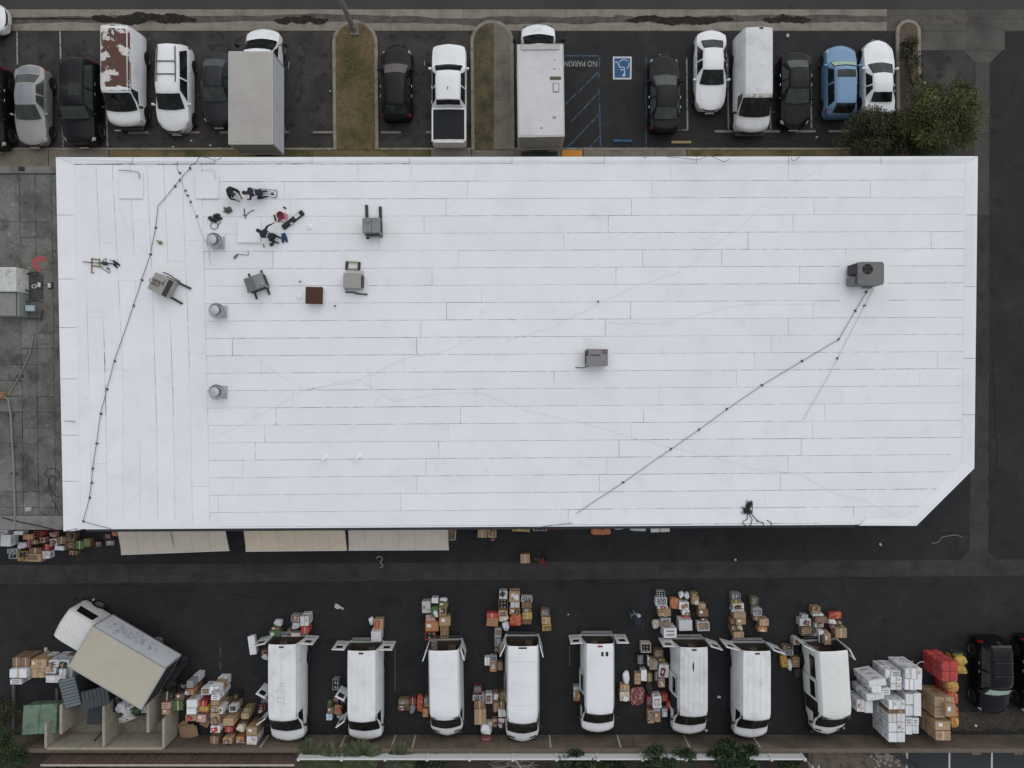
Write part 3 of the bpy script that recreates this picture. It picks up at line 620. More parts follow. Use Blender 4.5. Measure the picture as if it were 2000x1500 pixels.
# ================================================================== VEHICLES
def pchip(xs, ys):
    n = len(xs); h = [xs[i + 1] - xs[i] for i in range(n - 1)]; d = [(ys[i + 1] - ys[i]) / h[i] for i in range(n - 1)]
    m = [d[0]] + [0 if d[i - 1] * d[i] <= 0 else 2 * d[i - 1] * d[i] / (d[i - 1] + d[i]) for i in range(1, n - 1)] + [d[-1]]
    def f(x):
        if x <= xs[0]: return ys[0]
        if x >= xs[-1]: return ys[-1]
        i = max(j for j in range(n - 1) if xs[j] <= x); t = (x - xs[i]) / h[i]
        return (2 * t ** 3 - 3 * t * t + 1) * ys[i] + (t ** 3 - 2 * t * t + t) * h[i] * m[i] + (-2 * t ** 3 + 3 * t * t) * ys[i + 1] + (t ** 3 - t * t) * h[i] * m[i + 1]
    return f
class Loft:
    """body surface: stations along y carry width w, shoulder zs, glass base zb, roof half width wr, roof height zr, bow"""
    def __init__(s, st, dr=.07, sill=.22, crown=.03):
        st = sorted(st); ex = []
        for a, b in zip(st, st[1:]):           # keep windscreens and rear windows straight between their stations
            if abs(b[5] - a[5]) > .22 and b[0] - a[0] > .12: ex += [tuple(p + (q - p) * t for p, q in zip(a, b)) for t in (.12, .5, .88)]
        st = sorted(st + ex); s.ys = [q[0] for q in st]; s.f = [pchip(s.ys, [q[i] for q in st]) for i in range(1, 7)]; s.dr = dr; s.sill = sill; s.crown = crown; s.K = 9
    def prof(s, y):
        w, zs, zb, wr, zr, bow = [f(y) for f in s.f]; zl = min(s.sill, zs - .1)
        dr = min(s.dr, max(.01, (zr - zb) * .5)); wb = max(wr, w * .945)
        return [(.86 * w, zl), (.975 * w, zl + .10), (w, (zl + .1 + zs) / 2 + .03), (.985 * w, zs), (wb, zb), (wr, zr - dr), (.90 * wr, zr - dr * .25), (.5 * wr, zr), (0, zr + s.crown)], bow, w
    def at(s, y, v, side=1):
        p, bow, w = s.prof(y); v = max(0, min(8, v)); i = min(7, int(v)); t = v - i
        x = p[i][0] + (p[i + 1][0] - p[i][0]) * t; z = p[i][1] + (p[i + 1][1] - p[i][1]) * t
        return Vector((side * x, y - bow * (x / max(w, .3)) ** 2, z))
    def nrm(s, y, v, side=1):
        e = .02; a = s.at(y + e, v, side) - s.at(y - e, v, side); b = s.at(y, min(8, v + .05), side) - s.at(y, max(0, v - .05), side)
        n = a.cross(b) * (-side)
        if v > 7.9: n = a.cross(Vector((-1, 0, 0)))
        n = n.normalized() if n.length > 1e-9 else Vector((0, 0, 1))
        if n.z < -.35 or (n.x * side < 0 and abs(n.x) > .6): n = -n
        return n
    def body(s, m=0, caps=(True, True), vmax_rear=None, sub=6):
        mb = MB(); rows = []; ys = []
        for a, b in zip(s.ys, s.ys[1:]):
            k = max(1, min(sub, int((b - a) / .07)))
            ys += [a + (b - a) * i / k for i in range(k)]
        ys.append(s.ys[-1])
        vs_ = [0, 1, 2, 3, 4, 4.5, 5, 5.5, 6, 7, 8]
        ts = [(v, -1) for v in vs_] + [(v, 1) for v in vs_[-2::-1]]; n = len(ts); vs = []
        for y in ys: vs += [s.at(y, v, sd) for v, sd in ts]
        fs = []
        for i in range(len(ys) - 1):
            for j in range(n - 1): fs.append((i * n + j, (i + 1) * n + j, (i + 1) * n + j + 1, i * n + j + 1))
        if caps[0]: fs.append(tuple(range(n - 1, -1, -1))[::-1])
        if caps[1]: fs.append(tuple(range((len(ys) - 1) * n, len(ys) * n))[::-1])
        fs += [(i * n, i * n + n - 1, (i + 1) * n + n - 1, (i + 1) * n) for i in range(len(ys) - 1)]
        return mb.add(vs, fs, m)
    def patch(s, side, rb, fb, rt, ft, v0, v1, off=.012, nu=6, nv=3, mb=None, m=0):
        mb = mb or MB(); vs = []
        for j in range(nv + 1):
            t = j / nv; v = v0 + (v1 - v0) * t
            for i in range(nu + 1):
                u = i / nu; y = (rb + (rt - rb) * t) * (1 - u) + (fb + (ft - fb) * t) * u
                vs.append(s.at(y, v, side) + s.nrm(y, v, side) * off)
        fs = []
        for j in range(nv):
            for i in range(nu):
                a = j * (nu + 1) + i; q = (a, a + 1, a + nu + 2, a + nu + 1); fs.append(q if side > 0 else q[::-1])
        return mb.add(vs, fs, m)
    def cpatch(s, y0, y1, T0, T1, off=.012, nu=4, nt=12, mb=None, m=0):
        """patch across the centre line; half extents T0 at y0 and T1 at y1 in profile units"""
        mb = mb or MB(); vs = []
        for i in range(nu + 1):
            u = i / nu; y = y0 + (y1 - y0) * u; T = T0 + (T1 - T0) * u
            for j in range(nt + 1):
                t = -T + 2 * T * j / nt; sd = -1 if t < 0 else 1; v = 8 - abs(t)
                vs.append(s.at(y, v, sd) + s.nrm(y, v, sd) * off)
        fs = []
        for i in range(nu):
            for j in range(nt):
                a = i * (nt + 1) + j; q = (a, a + 1, a + nt + 2, a + nt + 1); fs.append(q if y1 > y0 else q[::-1])
        return mb.add(vs, fs, m)
_wm = {}
def wheel_meshes():
    if not _wm:
        mb = MB(); mb.lathe([(.62, .12), (.95, .12), (1.0, .08), (1.0, -.26), (.95, -.30), (.62, -.30)], 24, axis='x'); _wm['t'] = mb.mesh('tyre', TYRE, 'angle')
        mb = MB(); mb.lathe([(0, .08), (.16, .09), (.2, .05), (.24, .03)], 16, axis='x')
        for k in range(5):
            a = 2 * math.pi * k / 5; c, s_ = math.cos(a), math.sin(a); w = .10
            mb.add([(.09, c * .15 - s_ * w, s_ * .15 + c * w), (.09, c * .15 + s_ * w, s_ * .15 - c * w), (.08, c * .66 + s_ * w * .9, s_ * .66 - c * w * .9), (.08, c * .66 - s_ * w * .9, s_ * .66 + c * w * .9)], [(0, 1, 2, 3)])
        mb.lathe([(.62, .11), (.68, .125), (.60, .05), (.0, -.02)], 24, axis='x')
        _wm['r'] = mb.mesh('rim', RIM)
    return _wm
def add_wheels(root, yf, yr, w, r, dual=False):
    q = wheel_meshes()
    for y in (yf, yr):
        for sd in (1, -1):
            o = obj('wheel', q['t'], root, (sd * (w - .03), y, r)); o.scale = (sd * r, r, r)
            obj('rim', q['r'], o)
def add_mirror(root, y, w, z, m, side, ln=.16):
    mb = MB(); mb.tube([(side * (w - .05), y, z), (side * (w + .08), y - .02, z + .02)], .025, 5)
    mb.rbox((side * (w + .06 + ln / 2), y - .03, z + .04), (ln, .11, .15), .025)
    mb.build('mirror', m, root)
SPECS = {
 'sedan': dict(L=4.64, dr=.05, st=[(2.32, .60, .50, .56, .44, .60, .26), (2.24, .74, .57, .64, .54, .68, .26), (2.0, .84, .66, .73, .62, .78, .24), (1.4, .90, .74, .84, .68, .90, .16), (.98, .91, .80, .92, .72, .98, .14), (.12, .91, .82, .94, .56, 1.40, .08), (-.35, .91, .82, .95, .57, 1.44, 0), (-1.02, .91, .82, .95, .54, 1.39, -.06), (-1.70, .90, .84, .97, .66, 1.06, -.10), (-2.08, .86, .82, .94, .62, 1.01, -.14), (-2.25, .78, .72, .84, .56, .92, -.18), (-2.32, .66, .55, .66, .46, .74, -.2)],
      ws=(.92, .20), rw=(-1.06, -1.62), side=[(-1.45, .45, -.95, .05)], split=-.42, wheels=(1.42, -1.38, .32), head=(2.02, 2.26), tail=(-2.24, -2.05), mir=.62),
 'coupe': dict(L=4.5, dr=.05, st=[(2.25, .60, .50, .56, .44, .60, .30), (2.15, .75, .57, .65, .54, .70, .30), (1.9, .85, .66, .74, .62, .80, .26), (1.35, .90, .74, .85, .68, .91, .18), (.80, .91, .80, .92, .72, .98, .16), (-.02, .90, .82, .93, .55, 1.34, .1), (-.5, .90, .82, .94, .56, 1.38, 0), (-1.0, .90, .83, .95, .53, 1.33, -.06), (-1.62, .90, .86, .97, .64, 1.06, -.10), (-2.02, .86, .84, .95, .62, 1.03, -.14), (-2.18, .78, .74, .85, .56, .93, -.18), (-2.25, .66, .55, .66, .46, .74, -.2)],
      ws=(.74, .06), rw=(-1.04, -1.52), side=[(-1.2, .32, -.85, -.05)], split=-.6, wheels=(1.40, -1.32, .33), head=(1.9, 2.18), tail=(-2.18, -2.0), mir=.45),
 'suv': dict(L=5.0, dr=.07, st=[(2.50, .70, .70, .80, .5, .88, .2), (2.42, .84, .78, .88, .62, .96, .2), (2.1, .93, .88, .98, .72, 1.06, .16), (1.5, .97, .94, 1.05, .76, 1.12, .12), (1.15, .98, .98, 1.10, .78, 1.17, .1), (.45, .98, 1.0, 1.12, .66, 1.70, .06), (0, .98, 1.0, 1.13, .68, 1.77, 0), (-1.9, .97, 1.0, 1.13, .66, 1.74, -.03), (-2.25, .96, 1.0, 1.12, .63, 1.62, -.06), (-2.44, .92, .9, 1.02, .62, 1.12, -.08), (-2.5, .84, .7, .8, .55, .9, -.1)],
      ws=(1.08, .52), rw=(-2.18, -2.40), side=[(-2.1, .75, -1.85, .35)], split=-.55, wheels=(1.5, -1.5, .39), head=(2.2, 2.44), tail=(-2.46, -2.3), mir=.85),
 'minivan': dict(L=5.1, dr=.08, st=[(2.55, .62, .55, .62, .46, .68, .3), (2.45, .80, .66, .74, .58, .80, .3), (2.15, .92, .78, .88, .68, .95, .26), (1.7, .97, .86, .98, .76, 1.06, .2), (1.45, .98, .9, 1.03, .78, 1.12, .18), (.52, .99, .94, 1.07, .66, 1.66, .1), (0, .99, .94, 1.08, .67, 1.73, 0), (-1.9, .98, .94, 1.08, .62, 1.70, -.05), (-2.25, .96, .94, 1.07, .60, 1.60, -.1), (-2.48, .90, .85, .98, .58, 1.08, -.14), (-2.55, .80, .6, .7, .5, .8, -.16)],
      ws=(1.38, .62), rw=(-2.2, -2.42), side=[(-2.1, 1.0, -1.8, .45)], split=-.3, wheels=(1.62, -1.42, .34), head=(2.15, 2.46), tail=(-2.5, -2.3), mir=1.05),
 'boxy': dict(L=4.15, dr=.07, st=[(2.07, .64, .60, .66, .50, .72, .22), (2.0, .78, .7, .78, .6, .84, .22), (1.75, .86, .8, .9, .68, .97, .18), (1.3, .89, .86, .97, .72, 1.04, .14), (1.05, .90, .9, 1.02, .72, 1.09, .12), (.5, .90, .92, 1.04, .60, 1.54, .08), (.1, .90, .92, 1.05, .62, 1.60, 0), (-1.45, .90, .92, 1.05, .58, 1.57, -.05), (-1.75, .89, .92, 1.04, .56, 1.46, -.1), (-1.98, .86, .84, .95, .58, 1.02, -.12), (-2.07, .76, .6, .7, .5, .78, -.14)],
      ws=(.98, .57), rw=(-1.55, -1.93), side=[(-1.6, .72, -1.4, .42)], split=-.35, wheels=(1.30, -1.25, .33), head=(1.72, 2.02), tail=(-2.0, -1.75), mir=.78),
 'hatch': dict(L=4.45, dr=.06, st=[(2.22, .62, .55, .62, .46, .66, .3), (2.12, .77, .63, .72, .56, .77, .3), (1.85, .87, .74, .83, .65, .88, .25), (1.3, .91, .80, .91, .70, .97, .17), (1.0, .92, .84, .96, .73, 1.03, .15), (.2, .92, .86, .98, .58, 1.50, .09), (-.3, .92, .86, .98, .59, 1.55, 0), (-1.45, .91, .87, .99, .55, 1.48, -.06), (-1.95, .89, .88, 1.0, .58, 1.18, -.12), (-2.12, .84, .84, .95, .57, 1.02, -.15), (-2.22, .74, .62, .72, .48, .8, -.18)],
      ws=(.94, .28), rw=(-1.55, -1.90), side=[(-1.6, .55, -1.25, .1)], split=-.4, wheels=(1.38, -1.32, .33), head=(1.85, 2.14), tail=(-2.14, -1.95), mir=.65),
 'pickup': dict(L=5.8, dr=.07, st=[(2.90, .78, .78, .88, .56, .96, .14), (2.82, .90, .86, .95, .68, 1.03, .14), (2.5, .97, .95, 1.05, .76, 1.12, .12), (1.85, .99, 1.0, 1.10, .78, 1.17, .10), (1.60, .99, 1.02, 1.13, .80, 1.20, .10), (.95, .99, 1.04, 1.15, .66, 1.72, .06), (.5, .99, 1.04, 1.16, .68, 1.78, 0), (-.65, .99, 1.04, 1.16, .66, 1.75, 0), (-.88, .99, 1.04, 1.15, .68, 1.35, 0), (-.92, .99, 1.04, 1.12, .9, 1.15, 0), (-2.80, .98, 1.03, 1.10, .9, 1.13, 0), (-2.90, .95, .9, 1.0, .86, 1.05, 0)],
      ws=(1.52, 1.02), rw=(-.68, -.84), side=[(-.75, 1.25, -.6, .85)], split=.15, wheels=(1.85, -1.75, .40), head=(2.55, 2.84), tail=(-2.88, -2.7), mir=1.35),
 'van': dict(L=5.9, dr=.20, sill=.38, st=[(2.95, .84, .62, .72, .64, .80, .20), (2.91, .91, .76, .88, .74, .97, .20), (2.72, .97, .86, 1.01, .82, 1.09, .18), (2.3, .995, .94, 1.12, .88, 1.20, .16), (2.22, .995, .95, 1.14, .88, 1.24, .16), (1.26, 1.0, .98, 1.2, .80, 2.02, .10), (1.08, 1.0, 1.0, 1.2, .81, 2.08, .06), (.75, 1.0, 1.0, 1.2, .82, 2.10, 0), (-2.80, 1.0, 1.0, 1.2, .82, 2.10, 0), (-2.95, .985, 1.0, 1.2, .80, 2.07, 0)],
      ws=(2.19, 1.31), rw=None, side=[(.95, 2.0, .95, 1.40)], split=None, wheels=(1.95, -1.65, .37), head=(2.75, 2.92), tail=None, mir=1.9),
 'tallvan': dict(L=6.1, dr=.22, sill=.36, st=[(3.05, .66, .60, .70, .5, .78, .30), (2.98, .82, .75, .88, .64, .96, .30), (2.75, .93, .9, 1.08, .78, 1.14, .28), (2.45, .97, .98, 1.22, .84, 1.30, .24), (2.32, .98, 1.0, 1.26, .86, 1.37, .22), (1.30, 1.0, 1.05, 1.3, .84, 2.22, .14), (1.0, 1.0, 1.05, 1.3, .86, 2.36, .08), (.5, 1.0, 1.05, 1.3, .87, 2.42, 0), (-2.85, 1.0, 1.05, 1.3, .87, 2.42, 0), (-3.05, .985, 1.05, 1.3, .84, 2.37, 0)],
      ws=(2.27, 1.36), rw=None, side=[(1.0, 2.1, 1.0, 1.5)], split=None, wheels=(2.05, -1.75, .36), head=(2.6, 2.95), tail=None, mir=1.95),
}
HEAD = {'up': 0.0, 'down': math.pi}
def car(kind, px, py, head, paint, label, cat, name, W=None, L=None, zref=.7, tilt=0.0, roof=None, glass=GLASS, group=None, headm=LAMPC, open_rear=False, windows=True, wsm=None):
    S = SPECS[kind]; sp = S['st']; w0 = max(q[1] for q in sp)
    lo = P(px, py, zref); rz = (HEAD[head] if isinstance(head, str) else head) + R(tilt)
    root = thing(name, label, cat, (lo.x, lo.y, 0.008), rz, group)
    kw = (W / 2 / w0) if W else 1.0; kl = (L / S['L']) if L else 1.0
    st = [(q[0] * kl, q[1] * kw, q[2], q[3], q[4] * kw, q[5], q[6]) for q in sp]
    lf = Loft(st, S['dr'], S.get('sill', .22))
    mb = lf.body(0, (not open_rear, True)); w = w0 * kw
    # arches and bumpers in black trim
    yf, yr, rr = S['wheels']; yf *= kl; yr *= kl
    for y in (yf, yr):
        for sd in (1, -1):
            vs = [(sd * (w + .006), y + (rr + .055) * math.cos(a), rr + (rr + .055) * math.sin(a)) for a in [math.pi * i / 12 for i in range(13)]]
            mb.add([(sd * (w + .006), y, rr * .5)] + vs, [(0, i, i + 1) if sd > 0 else (0, i + 1, i) for i in range(1, 13)], 1)
    if kind in ('van', 'tallvan'):
        y1 = st[0][0] if st[0][0] > 0 else st[-1][0]; yF = S['st'][0][0] * kl; yR = S['st'][-1][0] * kl
        mb.rbox((0, yF + .0, .48), (1.70, .20, .22), .05, 0, 1); mb.rbox((0, yR - .06, .48), (1.75, .16, .16), .04, 0, 2 if kind == 'van' else 1)
    body = mb.build('body', [paint, TRIM, mat('bumper_grey', (.16, .16, .16), .5, .15, 6) if kind == 'van' else TRIM], root, 'angle')
    lf.cpatch(S['ws'][0] * kl, S['ws'][1] * kl, 2.92, 2.9, .02, 10, 18).build('windshield', wsm or glass, root, True)
    if S['rw']: lf.cpatch(S['rw'][1] * kl, S['rw'][0] * kl, 2.75, 2.75, .02, 6, 14).build('rear_window', glass, root, True)
    if windows:
        for sd in (1, -1):
            for (rb, fb, rt, ft) in S['side']:
                rb, fb, rt, ft = rb * kl, fb * kl, rt * kl, ft * kl
                if S['split'] is None: lf.patch(sd, rb, fb, rt, ft, 4.12, 4.86).build('side_window', glass, root, True)
                else:
                    s_ = S['split'] * kl
                    lf.patch(sd, s_ + .05, fb, s_ + .05, ft, 4.1, 4.88).build('side_window', glass, root, True)
                    lf.patch(sd, rb, s_ - .05, rt, s_ - .05, 4.1, 4.88).build('side_window', glass, root, True)
    if kind not in ('van', 'tallvan'):
        for sd in (1, -1):
            f = .62 * kl; s_ = (S['split'] or 0) * kl
            for a, b in ((s_ + .01, min(S['side'][0][1] * kl + .25, yf - .45)), (max(S['side'][0][0] * kl + .05, yr + .35), s_ - .01)):
                d = lf.patch(sd, a, b, a, b, 1.1, 3.9, .004, 6, 4).build('door', paint, root, True)
                hp = lf.at(a + .14, 3.5, sd); MB().rbox((hp.x + sd * .02, hp.y, hp.z), (.03, .16, .03), .008).build('handle', CHROME if paint in (BLACKP,) else paint, d)
    if S['head']:
        for sd in (1, -1):
            a, b = S['head']; v0, v1 = (2.2, 4.0) if kind in ('van', 'tallvan', 'pickup') else (3.0, 4.6)
            lf.patch(sd, a * kl, b * kl, a * kl, b * kl, v0, v1, .008, 4, 3).build('headlight', headm, root, True)
    if S['tail']:
        for sd in (1, -1):
            a, b = S['tail']; lf.patch(sd, a * kl, b * kl, a * kl, b * kl, 2.6, 4.3, .008, 4, 3).build('taillight', LAMPR, root, True)
    add_wheels(root, yf, yr, w, rr)
    mz = lf.at(S['mir'] * kl, 4.1)
    for sd in (1, -1): add_mirror(root, S['mir'] * kl, mz.x, mz.z, paint if kind not in ('van', 'tallvan') else TRIM, sd, .17)
    if kind not in ('van', 'tallvan'):
        yF = S['st'][0][0] * kl
        MB().box((0, yF + .005, .48), (.5, .03, .11)).build('licence_plate', WHITES, root)
        g = lf.cpatch(yF - .10, yF - .02, 2.2, 2.4, .008, 2, 8).build('grille', TRIM, root, True)
    return root, lf, kl, S

# ---- north row, left to right
car('suv', -13, 214, 'down', BLACKP, 'black car cut off by the left edge beside the silver sedan', 'car', 'parked_car', L=4.8, W=1.85)
t, lf, kl, S = car('sedan', -66, 34, math.pi / 2 * 3, WHITEC, 'white car on the street, only its tail in the top left corner', 'car', 'parked_car', zref=.8)
t, lf, kl, S = car('sedan', 64, 207, 'down', SILVP, 'silver sedan with bluish roof, second from the left edge in its row', 'car', 'parked_car', L=4.7, W=1.83, glass=GLASSL)
lf.cpatch(.10 * kl, -1.0 * kl, 2.75, 2.75, .006, 8, 12).build('roof_panel', SILVR, t, True)
lf.cpatch(-1.72 * kl, -2.1 * kl, 2.6, 2.6, .006, 4, 12).build('boot_lid', SILVR, t, True)
t, lf, kl, S = car('suv', 160, 203, 'down', BLACKP, 'large black sport utility vehicle left of the van with rusted roof', 'car', 'parked_car', L=4.9, W=1.98, glass=GLASSL)
for sd in (1, -1):
    for a in (.35, .95): lf.patch(sd, 1.9 - a * .3, 2.0 - a * .3, 1.9 - a * .3, 2.0 - a * .3, 6.2, 7.0, .006, 2, 2)
    mb = MB(); mb.tube([lf.at(y, 5.6, sd) + Vector((0, 0, .07)) for y in (-1.9, -1.0, 0, .3)], .022, 6); mb.build('roof_rail', TRIM, t)
lf.cpatch(-.05, -.75, 1.9, 1.9, .008, 3, 8).build('sunroof', GLASS, t, True)
t, lf, kl, S = car('van', 249, 161, 'down', WHITEP, 'white van with badly rusted peeling roof', 'van', 'cargo_van', L=5.2, W=2.0)
lf.cpatch(1.22 * kl, -2.92 * kl, 3.15, 2.95, .007, 14, 16).build('rusted_roof', RUSTROOF, t, True)
MB().box((.62, 2.72, .55), (.32, .03, .14)).build('licence_plate', WHITES, t)
lf.patch(1, -2.3, .7, -2.3, .7, 4.1, 4.9, .004, 8, 2).build('side_panel', WHITEP, t, True)
t, lf, kl, S = car('minivan', 342, 175, 'down', WHITEC, 'white minivan with black roof rails and two crossbars', 'car', 'parked_car', L=5.08, W=1.96)
for sd in (1, -1):
    MB().tube([lf.at(y, 6.2, sd) + Vector((0, 0, .06)) for y in (-2.05, -1.4, -.6, 0.0)], .028, 6).build('roof_rail', TRIM, t)
for y in (-.42, -1.15):
    a, b = lf.at(y, 6.2, 1), lf.at(y, 6.2, -1); MB().tube([a + Vector((0, 0, .07)), b + Vector((0, 0, .07))], .028, 6).build('crossbar', TRIM, t)
car('sedan', 425, 174, 'down', CHARP, 'dark grey sedan half hidden by the beige box truck', 'car', 'parked_car', L=4.35, W=1.8, glass=GLASSL)
car('hatch', 775, 163, 'up', BLACKP, 'black hatchback parked right of the lawn island with the light pole', 'car', 'parked_car', L=4.5, W=1.8, wsm=mat('windshield_brown_reflection', (.085, .075, .07), .25, .3, 4))  # brownish windshield colour stands for what the glass reflects
t, lf, kl, S = car('pickup', 878, 186, 'up', WHITEC, 'white pickup truck with open black bed', 'pickup', 'pickup_truck', L=5.72, W=2.0)
lf.cpatch(-1.02 * kl, -2.74 * kl, 2.75, 2.75, .010, 6, 10).build('bed_liner', mat('bed_liner', (.011, .012, .015), .8, .2, 12), t, True)
MB().box((0, -2.86, 1.15), (1.7, .05, .05)).build('tailgate_top', CHROME, t)
for sd in (1, -1): MB().rbox((sd * .93, -1.9, 1.17), (.09, 1.9, .06), .02).build('bed_rail', WHITEC, t)
MB().tube([(0, 0, 1.83), (.0, -.16, 1.86)], [.03, .012], 6).build('antenna_fin', TRIM, t)
car('sedan', 1297, 183, 'up', BLACKP, 'black sedan parked beside the blue accessible bay', 'car', 'parked_car', L=4.65, W=1.82, glass=GLASSL)
car('sedan', 1387, 140, 'down', WHITEC, 'white sedan parked nose down left of the white van', 'car', 'parked_car', L=4.65, W=1.8, glass=GLASS)
t, lf, kl, S = car('van', 1466, 169, 'down', WHITEG, 'old white van parked in the north row right of the white sedan', 'van', 'cargo_van', L=5.4, W=2.0)
MB().rbox((-.1, -2.62, 2.12), (.22, .10, .05), .01).build('brake_lamp', LAMPO, t)
lf.cpatch(1.30 * kl, 1.12 * kl, 2.6, 2.3, .006, 2, 10).build('roof_rust_edge', mat('rust_edge', (.35, .27, .2), .8, .3, 6, (.58, .57, .55), (.45, .55), 6), t, True)
car('sedan', 1552, 177, 'down', BLACKP, 'black sedan with pale windshield between the old van and the blue car', 'car', 'parked_car', L=4.45, W=1.82, glass=GLASSL)
t, lf, kl, S = car('boxy', 1639, 160, 'up', BLUEP, 'blue boxy hatchback with sunroof and windshield shade', 'car', 'parked_car', L=4.2, W=1.8)
lf.cpatch(.93 * kl, .60 * kl, 2.6, 2.5, .034, 6, 14).build('sunshade', SHADE, t, True)
lf.cpatch(.32 * kl, -.12 * kl, 1.9, 1.9, .010, 3, 10).build('sunroof', GLASS, t, True)
t, lf, kl, S = car('coupe', 1714, 153, 'up', WHITEC, 'white coupe with rear spoiler under the shrubs', 'car', 'parked_car', L=4.55, W=1.8)
mb = MB(); mb.rbox((0, -2.05, 1.20), (1.45, .22, .04), .015)
for sd in (1, -1): mb.box((sd * .6, -2.03, 1.10), (.05, .12, .2))
mb.build('spoiler', WHITEC, t)
# ---- car park east side of the alley
t, lf, kl, S = car('suv', 1934, 1317, 'down', BLACKP, 'black car with foil windshield shade and roof crossbars, right of the sacks', 'car', 'parked_car', L=4.4, W=1.8, glass=GLASSL)
lf.cpatch(.92, .52, 2.7, 2.6, .034, 6, 14).build('sunshade', mat('sunshade_pale', (.40, .50, .45), .4, .3, 6), t, True)
for y in (-.35, -1.1):
    a, b = lf.at(y, 6.1, 1), lf.at(y, 6.1, -1); MB().tube([a + Vector((0, 0, .07)), b + Vector((0, 0, .07))], .028, 6).build('crossbar', TRIM, t)
car('suv', 2020, 1317, 'down', BLACKP, 'black car cut off by the right edge at bottom', 'car', 'parked_car', L=4.6, W=1.85)

# ---- box trucks
def box_truck(front, rz, Lb, Wb, ztop, roofm, sidem, label, cabm=WHITEP, cabover=False, rearm=None, zb=.95):
    root = thing('box_truck', label, 'truck', (front.x, front.y, .008), rz)
    mb = MB(); mb.box((0, -Lb / 2, (zb + ztop - .02) / 2), (Wb, Lb, ztop - .02 - zb)); mb.build('cargo_box', sidem, root)
    mb = MB(); mb.rbox((0, -Lb / 2, ztop), (Wb - .06, Lb - .06, .05), .02); mb.build('box_roof', roofm, root)
    mb = MB()
    for sd in (1, -1): mb.box((sd * (Wb / 2 - .015), -Lb / 2, ztop - .02), (.09, Lb + .04, .07)); mb.box((sd * Wb / 2, -Lb / 2, zb), (.06, Lb, .10))
    for y in (.0, -Lb): mb.box((0, y, ztop - .02), (Wb + .02, .09, .068))
    for sd in (1, -1):
        for y in (0, -Lb): mb.box((sd * (Wb / 2 - .01), y, (zb + ztop) / 2), (.07, .07, ztop - zb - .05))
    mb.build('box_trim', ALU, root)
    mb = MB()
    for k in range(6): mb.box((0, -Lb - .02, zb + .18 + k * (ztop - zb - .3) / 6 + .15), (Wb - .2, .03, (ztop - zb - .3) / 6 - .02))
    mb.build('rear_door', rearm or sidem, root)
    MB().rbox((0, -Lb - .16, .62), (2.1, .3, .08), .02).build('rear_bumper', DARKM, root)
    MB().box((0, -Lb / 2 + .6, .72), (.9, Lb + 1.4, .24)).build('chassis', DARKM, root)
    if not cabover:
        st = [(q[0] - .68, *q[1:]) for q in SPECS['van']['st'] if q[0] > 1.15] + [(.30, 1.0, 1.0, 1.2, .82, 2.08, 0), (.05, .99, 1.0, 1.2, .80, 2.05, 0)]
        lf = Loft(st, .16, .4); mb = lf.body(); mb.rbox((0, 2.28, .48), (1.7, .2, .22), .05, 0, 1); mb.build('cab', [cabm, TRIM], root, 'angle')
        lf.cpatch(1.51, .63, 2.92, 2.9, .02, 10, 18).build('windshield', GLASS, root, True)
        for sd in (1, -1):
            lf.patch(sd, .3, 1.3, .3, .85, 4.12, 4.86).build('side_window', GLASS, root, True)
            lf.patch(sd, 2.05, 2.2, 2.05, 2.2, 2.4, 4.0, .008).build('headlight', LAMPC, root, True)
            mb = MB(); mb.tube([(sd * .98, 1.15, 1.3), (sd * 1.28, 1.12, 1.4)], .03, 6); mb.rbox((sd * 1.36, 1.1, 1.42), (.2, .12, .38), .03); mb.build('mirror', TRIM, root)
        add_wheels(root, 1.35, -Lb * .66, 1.0, .40)
    else:
        st = [(2.05, .88, .85, 1.1, .80, 1.85, .05), (1.98, .95, .95, 1.25, .87, 2.06, .05), (1.80, .98, 1.0, 1.3, .90, 2.16, .03), (1.2, .98, 1.0, 1.3, .91, 2.20, 0), (.32, .98, 1.0, 1.3, .91, 2.20, 0), (.22, .96, 1.0, 1.3, .88, 2.14, 0)]
        lf = Loft(st, .16, .5); mb = lf.body(); mb.rbox((0, 2.07, .55), (1.8, .16, .25), .05, 0, 1)
        mb.build('cab', [mat('chipped_white_paint', (.66, .66, .64), .5, .06, 5, (.10, .095, .09), (.66, .69), 5), TRIM], root, 'angle')
        MB().add([lf.at(2.03, 4.2 + j * .3, sd) + Vector((0, .02, 0)) for sd in (-1, 1) for j in (0, 3)], [(0, 2, 3, 1)]).build('windshield', GLASS, root)
        for sd in (1, -1):
            lf.patch(sd, .55, 1.75, .55, 1.6, 4.05, 4.86).build('side_window', GLASS, root, True)
            d = lf.patch(sd, .5, 1.8, .5, 1.8, 1.2, 3.95, .006).build('door', WHITEG, root, True)
            mb = MB(); mb.tube([(sd * 1.0, 1.9, 1.2), (sd * 1.25, 2.05, 1.5), (sd * 1.25, 2.05, 1.9)], .03, 6); mb.rbox((sd * 1.26, 2.06, 1.65), (.18, .08, .36), .03); mb.build('mirror', TRIM, root)
        add_wheels(root, 1.2, -Lb * .62, .97, .40)
    return root
A = P(490, 102, 2.85); tA = box_truck(A, 0, 4.98, 2.38, 2.85, BOXROOF, BOXSIDE, 'box truck with beige roof, left of the empty bay by the lawn island', rearm=mat('grey_roller_door', (.20, .195, .18), .7, .1, 5), zb=1.1)
B = P(1055, 88, 3.1); tB = box_truck(B, R(.8), 4.93, 2.46, 3.1, BOXROOFW, BOXROOFW, 'box truck with dirty white roof, left of the blue hatched aisle', rearm=mat('worn_roller_door', (.28, .275, .26), .7, .2, 4, (.2, .19, .17), (.5, .65), 1))
MB().rbox((0, -.16, 3.145), (2.1, .28, .07), .03).build('roof_fairing', ALU, tB)
MB().box((.80, -1.82, 3.135), (.60, .17, .02)).build('roof_tape', mat('brown_tape', (.10, .085, .05), .8, .2, 8), tB)
